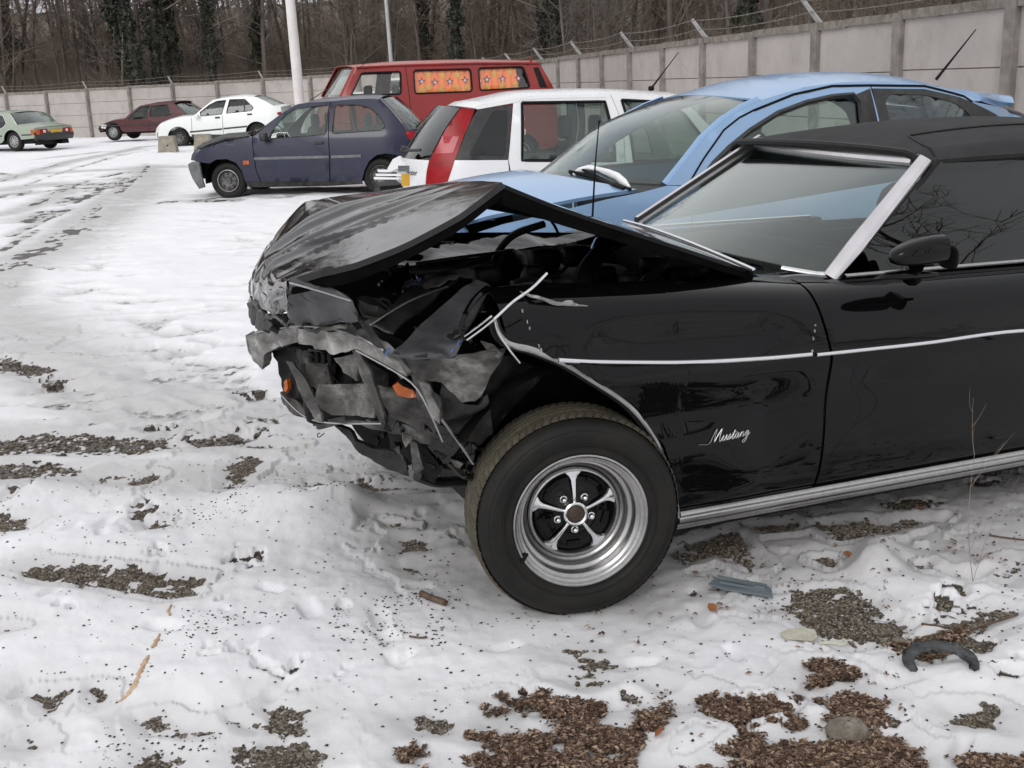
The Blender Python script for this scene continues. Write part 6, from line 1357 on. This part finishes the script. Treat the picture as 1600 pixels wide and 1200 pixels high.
# black crumpled wing top
plate('crumpled_wing', [(612,553,.0),(632,536,.05),(660,505,.11),(690,478,.17),(718,455,.22),(745,438,.27),(766,448,.22),(757,468,.16),(738,500,.08),(724,520,.03),(722,536,.0),(712,556,-.04),(680,560,-.05),(640,557,-.03)], M['skysheen'], .008, .006, 17, .03, (-.3, -1, .6), True)
for L, r_ in [([(556,547,.12),(590,565,.10),(625,585,.06),(650,605,.03),(670,640,.02),(692,690,.03)], .004), ([(400,521,.84),(460,509,.46),(537,517,.22),(600,548,.08)], .004), ([(452,442,.13),(500,455,.11),(548,470,.08)], .003), ([(578,507,.10),(640,470,.16),(700,447,.22)], .003), ([(690,655,.02),(716,690,.06),(740,725,.08)], .004), ([(440,618,.78),(490,657,.56),(596,662,.30)], .003)]:
    MB().tube(dense([UP(*q) for q in L], 14), r_, 5).build('bare_metal_edge', M['dchrome'], UR)
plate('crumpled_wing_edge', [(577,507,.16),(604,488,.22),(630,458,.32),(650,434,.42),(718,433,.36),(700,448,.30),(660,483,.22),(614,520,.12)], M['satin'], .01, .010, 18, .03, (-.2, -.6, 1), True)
plate('torn_sliver', [(541,475,.13),(556,486,.12),(565,502,.12),(580,498,.14),(603,493,.17),(592,502,.15),(579,510,.13),(592,528,.11),(604,550,.08),(600,554,.08),(580,535,.11),(560,505,.13)], M['alu'] if False else M['dgrey'], .006, .01, 19, .02, (-.3, -1, .4))
plate('torn_sliver', [(650,436,.36),(668,432,.34),(718,432,.28),(700,438,.26),(680,448,.26),(664,450,.30)], M['scrape'], .006, .015, 30, .02, (0, -.5, 1))
for k, pp in enumerate([[(560,460,.30),(600,452,.40),(640,468,.34),(612,482,.26),(575,478,.26)], [(590,450,.5),(640,430,.6),(655,445,.45),(620,460,.42)], [(560,470,.24),(590,476,.24),(612,490,.2),(600,500,.2),(570,490,.22)], [(700,480,.3),(730,462,.3),(740,480,.22),(715,500,.2)]]):
    plate('crushed_fragment', pp, M['scuff' if k % 2 else 'dgrey'], .008, .06, 40+k, .02, (-.2, -.6, 1))
plate('wing_front_dark', [(768,446,.40),(800,442,.34),(850,452,.24),(845,480,.18),(815,520,.12),(800,556,.10),(775,540,.10),(740,540,.12),(726,532,.14),(742,500,.22),(760,465,.36)], M['black'], .01, .04, 50, .03, (-.1, -1, .4), True)
plate('ragged_flange', [(812,455,.10),(840,462,.06),(880,470,.06),(918,474,.06),(960,470,.08),(992,466,.10),(990,474,.06),(940,477,.04),(915,478,.04),(870,474,.04),(830,466,.06)], M['galv'], .004, .01, 51, .02, (0, -1, .5))
p = MB().tube(dense([UP(723,532,.02), UP(722,505,.03), UP(740,470,.08), UP(762,450,.14)], 10), .010, 6).build('lamp_ring_edge', M['black'], UR, True)
plate('pale_scrap', [(750,535,.0),(768,538,-.02),(786,552,-.03),(780,560,-.03),(762,548,-.01)], M['scrape'], .005, .02, 52, .02)
for k, (x, y) in enumerate([(816,486),(824,503),(829,513),(843,541),(846,547)]): MB().box(onside([(x+RNG.uniform(-2, 2), y)])[0], (.003, .003, RNG.uniform(.006, .014)), jit=.0012).build('paint_chip', M['bluein'] if k == 5 else M['galv'], wing)
# blue paint transfers on the broken edges
for (x, y, v) in [(716,536,-.02),(706,548,-.015),(696,556,-.01),(607,547,.06),(603,552,.06),(655,438,.38)]: MB().box(UP(x, y, v-.01), (.016, .003, .003), ry=-.9, jit=.0015).build('blue_paint_mark', M['bluein'], UR)
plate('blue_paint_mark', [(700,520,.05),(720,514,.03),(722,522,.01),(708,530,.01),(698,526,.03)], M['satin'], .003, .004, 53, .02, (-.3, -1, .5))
plate('indicator_lamp', [(613,603,.17),(622,598,.16),(630,604,.16),(645,610,.15),(652,620,.14),(638,622,.15),(622,618,.16)], M['orange'], .02, .012, 54, .01); plate('indicator_lamp', [(443,597,.80),(448,592,.78),(449,608,.78),(443,618,.80)], M['orange'], .02, .004, 55, .01)
plate('radiator_grille_mesh', [(478,545,.62),(520,555,.52),(520,590,.52),(484,578,.62)], M['dgrey'], .01, .02, 56, .02)
for k in range(4): MB().tube([UP(486+k*10, 550+k, .56-.02*k), UP(487+k*10, 566+k, .56-.02*k)], .010, 5).build('clip', M['ink'], UR)
# chassis and brackets hanging under the nose
plate('chassis_arm', [(520,664,.62),(545,672,.60),(556,690,.58),(580,702,.56),(612,704,.54),(630,712,.52),(640,744,.50),(612,736,.54),(585,722,.58),(560,708,.60),(544,686,.62)], M['dgrey'], .05, .008, 60, .03, (0, -1, 0), True)
plate('chassis_arm', [(540,655,.55),(575,655,.5),(592,690,.5),(589,697,.5),(570,690,.52)], M['dark'], .04, .01, 61, .03)
plate('hanging_bracket', [(602,665,.35),(640,675,.30),(668,698,.28),(694,730,.26),(682,750,.28),(650,742,.32),(640,715,.34),(612,700,.36)], M['dark'], .03, .03, 62, .025)
plate('hanging_bracket', [(640,686,.24),(652,692,.23),(664,730,.22),(650,742,.24)], M['scrape'], .01, .02, 63, .02)
plate('hanging_bracket', [(660,670,.16),(690,700,.15),(712,722,.16),(690,732,.2),(670,700,.2)], M['scuff'], .01, .03, 64, .02)
hose('torsion_bar', [(652,744,.3),(680,753,.35),(715,752,.4),(760,745,.5)], .018, 'dgrey'); hose('tie_rod', [(690,700,.2),(720,735,.25),(745,745,.35)], .02, 'dgrey'); hose('steering_link', [(700,720,.3),(735,728,.4)], .03, 'dark')
hose('bolt_rod', [(614,668,.4),(616,690,.38),(614,698,.38)], .006, 'dchrome')
rg = random.Random(4)
for k in range(26):
    x = rg.uniform(600, 740); y = 640+(x-600)*.45+rg.uniform(-10, 55); v = rg.uniform(.12, .35); q = [(x, y, v)]
    q += [(x+rg.uniform(5, 22), y+rg.uniform(-6, 10), v+rg.uniform(-.03, .03)), (x+rg.uniform(0, 20), y+rg.uniform(10, 26), v+rg.uniform(-.03, .03))]
    plate('torn_shred', q, M[rg.choice(['dgrey', 'scuff', 'scrape', 'dark'])], .004, .03, 70+k, .015)
for k in range(14):
    x = rg.uniform(470, 640); y = 555+(x-455)*.2+rg.uniform(-5, 85); v = .72-(x-455)*.0022+rg.uniform(-.03, .05); q = [(x, y, v), (x+rg.uniform(6, 30), y+rg.uniform(-8, 8), v-.02), (x+rg.uniform(4, 26), y+rg.uniform(10, 30), v+rg.uniform(-.03, .03)), (x+rg.uniform(-4, 6), y+rg.uniform(10, 26), v)]
    plate('torn_shred', q, M[rg.choice(['dgrey', 'scrape', 'dark', 'dgrey'])], .004, .03, 110+k, .015)
rw_ = random.Random(12)
for k in range(34):
    x = rw_.uniform(470, 800); y = 470+rw_.uniform(-30, 60)+(x-600)*.05 if x > 560 and k % 2 else 560+(x-470)*.28+rw_.uniform(-20, 110); v = .62-(x-470)*.0017+rw_.uniform(-.06, .04) if y > 520 else .30+rw_.uniform(-.08, .15)
    if x > 735 and y > 560: continue
    L = [(x, y, v)]
    for q in range(3): x += rw_.uniform(-6, 16); y += rw_.uniform(-8, 14); v += rw_.uniform(-.02, .02); L.append((x, y, v))
    MB().tube(dense([UP(*q) for q in L], 8), rw_.choice([.0018, .0025, .004]), 5).build('torn_wire', M[rw_.choice(['ink', 'dgrey', 'dchrome', 'rubberblk'])], UR)
# ---- windscreen, frame and top
tl_, tr_, bl_, br_ = UP(1187, 224, 1.42), UP(1432, 252, .30), UP(1003, 347, 1.45), UP(1292, 428, .20)
def wsf(a, b):
    L = bl_+(tl_-bl_)*a; R2 = br_+(tr_-br_)*a; p = L+(R2-L)*b; f = 1-(2*b-1)**2; return p+np.array([-.15*f*(1-.75*a), 0, .02*f*(1-a)])
grid('windscreen', wsf, 12, 24, M['glassws'], UR, .004, (-1, 0, 1))
def ws_line(a, off=(0, 0, 0), n=24, b0=0, b1=1): return [wsf(a, b0+(b1-b0)*i/(n-1))+np.array(off) for i in range(n)]
MB().band(ws_line(1.0, (-.008, 0, .004)), .025, .016, (-.75, 0, .65)).build('header_moulding', M['alu'], UR)
fr = [wsf(a, 1.0)+np.array([0, -.035, 0]) for a in np.linspace(-.02, 1.03, 12)]; MB().band(fr, [.033-.008*abs(t) for t in np.linspace(-.4, 1, 12)], .022, (-.62, -.70, .30)).build('windscreen_pillar', M['alu'], UR)
MB().band([p+np.array([.045, -.010, -.008]) for p in fr], .010, .012, (-.2, -1, .1)).build('pillar_seal', M['rubberblk'], UR)
fr2 = [wsf(a, 0.0)+np.array([0, .035, 0]) for a in np.linspace(0, 1.05, 12)]; MB().band(fr2, .03, .02, (-.6, .7, .3)).build('windscreen_pillar', M['alu'], UR)
MB().band([UP(1222,420,.30), UP(1250,425,.26), UP(1275,429,.22), UP(1300,430,.18)], .010, .010, (-.5, -.3, .8)).build('windscreen_base_moulding', M['chrome'], UR)
# cowl
CW = np.array([cw_, wsb]); 
def cowl(a, b): p = CW[0]*(1-a)+CW[1]*a; q = cat1(p, b); return q-np.array([0, 0, .006+.01*math.sin(a*PI)])
grid('cowl', cowl, 6, 16, M['black'], UR, .01, (0, 0, 1))
near_cowl = [(.72, .17, None), (.98, .17, None)]
V = []
for u in np.linspace(.66, 1.10, 12):
    v, z = section(u, .262); V += [(u, v[-1], z[-1]), (u, v[-1]+.05, z[-1]+.004), (u, v[-1]+.10, z[-1]+.004), (u, v[-1]+.20, z[-1]-.004)]
mk('cowl_side', V, [(i*4+j, i*4+j+1, (i+1)*4+j+1, (i+1)*4+j) for i in range(11) for j in range(3)], M['black'], UR, True)
for k, (x, y, v) in enumerate([(1110,420,.4),(1140,428,.32),(1165,432,.26)]): MB().rbox(UP(x, y, v), (.09-.02*k, .06, .035), .5).build('wiper_motor', M['rubberblk'], UR, True, 50)
# inside: dash, seats, far door with bright sill line
MB().rbox((1.28, .88, .88), (.42, 1.35, .20), .5).build('dashboard', M['rubberblk'], UR, True, 60)
MB().lathe([(.18, 0), (.195, .012), (.18, .024)], (0, 0, 0), 32, 'y').build('steering_wheel', M['rubberblk'], UR, True).location = (1.62, .46, .90)
for y in (.48, 1.28): MB().rbox((2.05, y, .60), (.5, .52, .2), .5).rbox((2.32, y, .85), (.16, .5, .55), .5).build('seat', M['seat'], UR, True, 60)
MB().rbox((3.0, .9, .72), (.3, 1.3, .5), .5).build('rear_seat', M['seat'], UR, True, 60)
MB().box((1.9, .9, .33), (2.0, 1.6, .08)).build('cabin_floor', M['dark'], UR)
MB().box((1.5, 1.66, .72), (1.1, .05, .46)).build('far_door_trim', M['dark'], UR)
MB().band([(.98, 1.66, .975), (1.5, 1.66, .965), (2.0, 1.66, .955)], .008, .008, (0, -.6, .8)).build('far_window_sill', M['chrome'], UR)
# side glass
sgl = [(1.06, .130, .962), (2.04, .130, .94), (2.0, .275, 1.318), (1.56, .265, 1.325)]
def sg(a, b):
    L = np.array(sgl[0])*(1-a)+np.array(sgl[3])*a; R2 = np.array(sgl[1])*(1-a)+np.array(sgl[2])*a; p = L+(R2-L)*b; p[1] -= .012*math.sin(PI*a); return p
grid('side_window', sg, 10, 14, M['glassside'], UR, .005, (0, -1, 0))
qg = [(2.06, .132, .94), (2.75, .16, .93), (2.72, .30, 1.20), (2.02, .277, 1.315)]
def sg2(a, b):
    L = np.array(qg[0])*(1-a)+np.array(qg[3])*a; R2 = np.array(qg[1])*(1-a)+np.array(qg[2])*a; return L+(R2-L)*b
grid('rear_side_window', sg2, 6, 8, M['glassside'], UR, .005, (0, -1, 0))
fwg = [(1.20, 1.655, 1.00), (2.80, 1.64, 1.12), (2.80, 1.53, 1.33), (1.56, 1.53, 1.33)]  # added pane: screens off the blue car, imitating grey sky on the windscreen
def sg3(a, b):
    L = np.array(fwg[0])*(1-a)+np.array(fwg[3])*a; R2 = np.array(fwg[1])*(1-a)+np.array(fwg[2])*a; return L+(R2-L)*b
part(grid('added_far_pane', sg3, 6, 10, M['greypane'], UR, .005, (0, 1, 0)), 'added grey pane in the far window opening that stands in for windscreen reflection')
MB().band([(1.08, .118, .968), (1.5, .115, .960), (2.02, .115, .948), (2.7, .13, .93)], .008, .007, (0, -.5, .8)).build('window_sill_moulding', M['dchrome'], UR)
# soft top
rowsT = [(1.50, .27, 1.345, .018), (1.66, .262, 1.352, .05), (2.05, .26, 1.35, .078), (2.5, .27, 1.33, .085), (2.95, .28, 1.27, .08), (3.35, .30, 1.03, .06)]
def top(a, b):
    q = cat1(np.array(rowsT), a); k = b*2-1; f = 1-abs(k)**3.2; zc = q[3]*(1-abs(k)**2.2) ; y = U.W/2-.0+k*(U.W/2-q[1]); y = y + .0
    z = q[2]+zc - .03*max(0, abs(k)-.93)/.07; uu = q[0]-.03*(1-k*k)*max(0, 1-a*4)
    z += .004*math.sin(k*40)*max(0, a-.2) if False else 0
    return (uu, y, z)
grid('soft_top', top, 60, 50, M['fabric'], UR, .012, (0, 0, 1))
def topl(a, off=0.0, n=40, lo=0, hi=1): return [np.array(top(a, lo+(hi-lo)*i/(n-1)))+np.array([0, 0, off]) for i in range(n)]
MB().tube([p+np.array([-.012, 0, -.006]) for p in topl(0, 0)], .016, 8).build('top_front_bead', M['rubberblk'], UR, True)
sd = [np.array(top(a, .002)) for a in np.linspace(0, .82, 30)]; MB().tube([p+np.array([0, .004, -.012]) for p in sd], .014, 6).build('top_side_seal', M['rubberblk'], UR, True)
MB().band([p+np.array([0, .012, -.035]) for p in sd], .022, .006, (0, -1, 0)).build('roof_rail', M['rubberblk'], UR)
MB().tube([np.array(top(.10+.10*t, .0+.22*t))+np.array([0, 0, .003]) for t in np.linspace(0.05, 1, 14)], .0035, 4).tube([np.array(top(.20+.6*t, .22+.0*t))+np.array([0, 0, .003]) for t in np.linspace(0, 1, 24)], .0035, 4).build('top_seam', M['rubberblk'], UR)
# boot and rear deck
def deck(a, b):
    u = 3.1+.75*a; v, z = section(u, .262); k = b*2-1; return (u, U.W/2+k*(U.W/2-v[-1]), z[-1]+.03*(1-k*k))
grid('boot_lid', deck, 10, 14, M['black'], UR, .012)
MB().box((3.80, .9, .62), (.06, 1.66, .5)).build('rear_panel', M['black'], UR); MB().rbox((3.88, .9, .45), (.1, 1.7, .12), .5).build('rear_bumper', M['chrome'], UR, True, 50)
MB().box((2.0, .9, .235), (3.2, 1.2, .06)).build('underbody', M['dark'], UR)
# door mirror
mr = empty('door_mirror', tuple(UP(1425, 432, .02))); mr.parent = UR; mo = np.array(mr.location)
def rel(x, y, v): return UP(x, y, v)-mo
def mirror_shell(a, b):
    th = 2*PI*b; L = cat1(np.array([(0, .004, .004), (.02, .030, .026), (.08, .050, .042), (.15, .058, .050), (.20, .058, .050)]), a)
    c_ = math.cos(th); s_ = math.sin(th); y = math.copysign(abs(c_)**.75, c_)*L[1]; z = math.copysign(abs(s_)**.75, s_)*L[2]
    bs = rel(1391, 404, -.06); return bs + np.array([L[0]*.95, y, z*.95 + .020*math.sin(min(1, L[0]/.2)*1.4)])
grid('mirror_shell', mirror_shell, 16, 28, M['black'], mr, .004, (0, -1, 0))
p = rel(1484, 402, -.06); MB().rbox(p+np.array([-.006, 0, .002]), (.012, .096, .080), .6).build('mirror_glass', M['ink'], mr, True, 60)
MB().tube([rel(1425, 432, .02), rel(1428, 422, -.02), rel(1432, 415, -.05)], [.035, .022, .026], 10).build('mirror_stalk', M['black'], mr, True, 60)
ft = [rel(1366, 436, -.0), rel(1385, 431, -.015), rel(1410, 429, -.02), rel(1440, 429, -.02), rel(1464, 429, -.015)]; MB().tube(ft, [.004, .013, .018, .014, .008], 10).build('mirror_foot', M['black'], mr, True, 60)
# wiper, aerial
MB().tube([UP(926, 338, .55), UP(930, 260, .50), UP(936, 192, .45)], [.004, .003, .002], 5).rbox(UP(936, 190, .45), (.009, .009, .009), .9).build('aerial', M['ink'], UR)
hose('wiper', [(1020,366,1.2),(1080,384,.9),(1150,410,.5)], .006)
# ================================================================ SMALL THINGS ON THE GROUND
def onground(x, y): p = gnd(x, y, .02); return p[0], p[1], gz(p[0], p[1])
def lumpy(name, label, cat, x, y, P, t, mat, rz=0, tilt=(0, 0), z=.004, grp=None):
    gx, gy, gzz = onground(x, y)
    V = np.array([(a, b, 0) for a, b in P]); Vt, Fc = tri2d([tuple(p) for p in V[:, :2]], [], .02)
    W3 = np.c_[Vt, .006*(fbm(Vt[:, 0]*25+x, Vt[:, 1]*25, 3, int(x) % 50)-.3)]
    o_ = sheet(name, W3, Fc, mat, None, t, (0, 0, 1), False); o_.location = (gx, gy, gzz+z); o_.rotation_euler = (tilt[0], tilt[1], rz); tag(o_, label, cat, grp); return o_
M['greyplastic'] = two('grey_plastic_shard', (.12, .15, .17), (.16, .19, .21), 8, .5)
M['paper'] = two('dirty_cream_paper', (.55, .54, .42), (.40, .38, .30), 20, .9, bump=.4)
r = empty('plastic_fragment', onground(1162, 926)); r.location.z += .024; r.rotation_euler = (.02, .05, -.42); tag(r, 'flat blue-grey piece of broken plastic trim beside the front wheel', 'broken trim')
Vt, Fc = tri2d([(-.11, -.02), (-.10, .035), (-.02, .045), (.06, .04), (.085, .02), (.10, -.03), (.02, -.035)], [], .03); sheet('plate', np.c_[Vt, .004*np.sin(Vt[:, 0]*30)], Fc, M['greyplastic'], r, .006, (0, 0, 1), False)
MB().box((-.01, .02, .008), (.16, .006, .012)).box((0, -.01, .007), (.15, .004, .008)).build('rib', M['greyplastic'], r)
MB().box((.05, .0, .006), (.03, .012, .008)).build('clip', M['galv'], r)
lumpy('paper_scrap', 'crumpled cream scrap of paper lying on the gravel patch', 'paper scrap', 1250, 1000, [(-.05, -.02), (-.06, .01), (-.02, .03), (.02, .035), (.055, .03), (.05, -.01), (.03, -.03), (-.02, -.025)], .002, M['paper'], .1, (.15, .1), .012)
gx, gy, g0 = onground(1300, 1010); MB().tube(dense([(gx-.035, gy+.01, g0+.012), (gx, gy, g0+.018), (gx+.03, gy-.012, g0+.015), (gx+.04, gy-.0, g0+.02), (gx+.035, gy+.012, g0+.02)], 10), .005, 6).build('scrap', M['paper']); tag(bpy.data.objects['scrap'], 'bent pale strip of torn trim right of the paper scrap', 'torn strip')
bpy.data.objects['scrap'].name = 'torn_strip'
# curved piece of torn rubber, a half ring
a_, b_, c_ = onground(1467, 1052); pts = []
for i in range(26):
    t = i/25; th = rad(200-225*t); pts.append((a_+.088*math.cos(th), b_+.075*math.sin(th)-.01, c_+.020+.018*math.sin(t*PI)))
rb2 = MB().tube(pts, [.008+.013*math.sin(PI*min(1, .12+t/25*.8)) for t in range(26)], 8)
rb2.v = [(x, y, c_+.004+(z-c_)*.7) for x, y, z in rb2.v]; rb2.v = [(x+RNG.normal(0, .0030), y+RNG.normal(0, .0024), z+RNG.normal(0, .0024)) for x, y, z in rb2.v]
o_ = rb2.build('torn_rubber_ring', two('muddy_black_rubber', (.012, .014, .018), (.09, .09, .095), 25, .5, bump=.5), None, True, 60); tag(o_, 'torn black half ring of muddy rubber lying in the snow at the right', 'rubber piece')
M['rock'] = two('pale_brown_stone', (.13, .11, .085), (.27, .24, .20), 20, .9, bump=.6)
for (x, y, s_, lab) in [(1322, 1143, .055, 'rounded brown stone among the leaf litter at the front right'), (1300, 1120, .022, 'small pale stone just behind the rounded brown stone'), (1405, 1000, .022, 'pale pebble by the twig on the right gravel patch')]:
    a_, b_, c_ = onground(x, y); mb = MB().rbox((a_, b_, c_+s_*.25), (s_*2, s_*1.5, s_*1.1), .85); mb.v = [(p[0]+RNG.normal(0, s_*.05), p[1]+RNG.normal(0, s_*.05), p[2]+RNG.normal(0, s_*.05)) for p in mb.v]
    tag(mb.build('stone', M['rock'], None, True, 70), lab, 'stone')
M['wood'] = two('dead_stick', (.07, .045, .03), (.16, .11, .075), 40, .9)
for L, r_, lab in [([(658,935),(675,941),(697,949)], .011, 'short thick broken stick in the snow left of the front wheel'), ([(1440,978),(1480,976),(1510,974)], .004, 'thin dark twig on the right gravel patch, the upper of two'), ([(1440,992),(1480,985),(1520,978),(1590,962)], .004, 'long thin dark twig crossing the right gravel patch'), ([(1545,838),(1575,842),(1610,848)], .003, 'pale straw lying in the snow at the right edge'), ([(640,1000),(655,1002),(668,1001)], .003, 'tiny twig on the open snow left of the tyre')]:
    P = []
    for x, y in L: a_, b_, c_ = onground(x, y); P.append((a_, b_, c_+r_+.002))
    tag(MB().tube(dense(P, 8), r_, 6).build('stick', M['wood'], None, True), lab, 'stick')
M['dryleaf'] = two('dry_orange_leaf', (.28, .10, .03), (.20, .07, .025), 40, .8)
for i, (x, y, lab) in enumerate([(1325, 872, 'small curled orange leaf on the snow below the door'), (1490, 848, 'small brown leaf near the dry weed stem'), (1437, 800, 'yellowish leaf at the edge of the car shadow'), (1030, 1150, 'rusty orange leaf lying on the leaf litter'), (1112, 960, 'curled brown leaf left of the plastic fragment')]):
    lumpy('dry_leaf', lab, 'leaf', x, y, [(-.018, 0), (-.008, .012), (.006, .014), (.02, .003), (.006, -.012), (-.010, -.010)], .0015, M['dryleaf'], i*1.3, (.5, .4), .012)
# dry weed with forked stems
a_, b_, c_ = onground(1520, 912); w_ = MB(); rgw = random.Random(9)
def weed(p, d, L, r_, lev):
    pts = [p]
    for k in range(4): d = d+np.array([rgw.gauss(0, .10), rgw.gauss(0, .10), .03]); d /= np.linalg.norm(d); p = p+d*L/4; pts.append(p)
    w_.tube(pts, [r_*(1-.15*k) for k in range(5)], 4)
    if lev:
        for k in range(3): weed(pts[rgw.randint(1, 4)], d+np.array([rgw.gauss(0, .5), rgw.gauss(0, .3), .1]), L*.45, r_*.6, lev-1)
weed(np.array([a_, b_, c_]), np.array([-.08, 0, 1]), .42, .0013, 2); weed(np.array([a_, b_, c_]), np.array([.45, 0, 1]), .26, .0010, 1)
tag(w_.build('dry_weed', two('dry_stem', (.22, .18, .13), (.30, .25, .19), 30, .9)), 'thin dry forked weed stem standing in the snow at the right', 'weed')
# rusty stain of leaked fluid on the snow: ground-hugging melted streak
M['stain'] = two('rusty_melt_stain', (.42, .26, .13), (.62, .47, .33), 18, .6, lo=.3, hi=.7)
sp_ = [[(268,952,.006),(263,962,.010),(268,972,.006)], [(258,981,.005),(255,985,.006)], [(250,996,.006),(243,1010,.013),(238,1020,.008)], [(232,1030,.008),(225,1045,.016),(216,1062,.014),(208,1078,.020),(195,1090,.014),(180,1100,.006)]]
mb = MB()
for L in sp_:
    P = []; W_ = []
    for i in range(len(L)-1):
        for k in range(6):
            t = k/6; x = L[i][0]+(L[i+1][0]-L[i][0])*t; y = L[i][1]+(L[i+1][1]-L[i][1])*t; q = gnd(x, y, .03); P.append((q[0], q[1])); W_.append((L[i][2]+(L[i+1][2]-L[i][2])*t)*RNG.uniform(.45, 1.25))
    n = len(P)
    V = []
    for (x, y), w2_ in zip(P, W_):
        for s_ in (-1, -.4, .4, 1): V.append((x+s_*w2_, y, gz(x+s_*w2_, y)+(.004 if abs(s_) < .9 else -.002)))
    mb.add(V, [(i*4+j, i*4+j+1, (i+1)*4+j+1, (i+1)*4+j) for i in range(n-1) for j in range(3)])
tag(mb.build('rusty_streak', M['stain'], None, True), 'rust coloured streak of leaked fluid frozen on the snow at the lower left', 'stain')
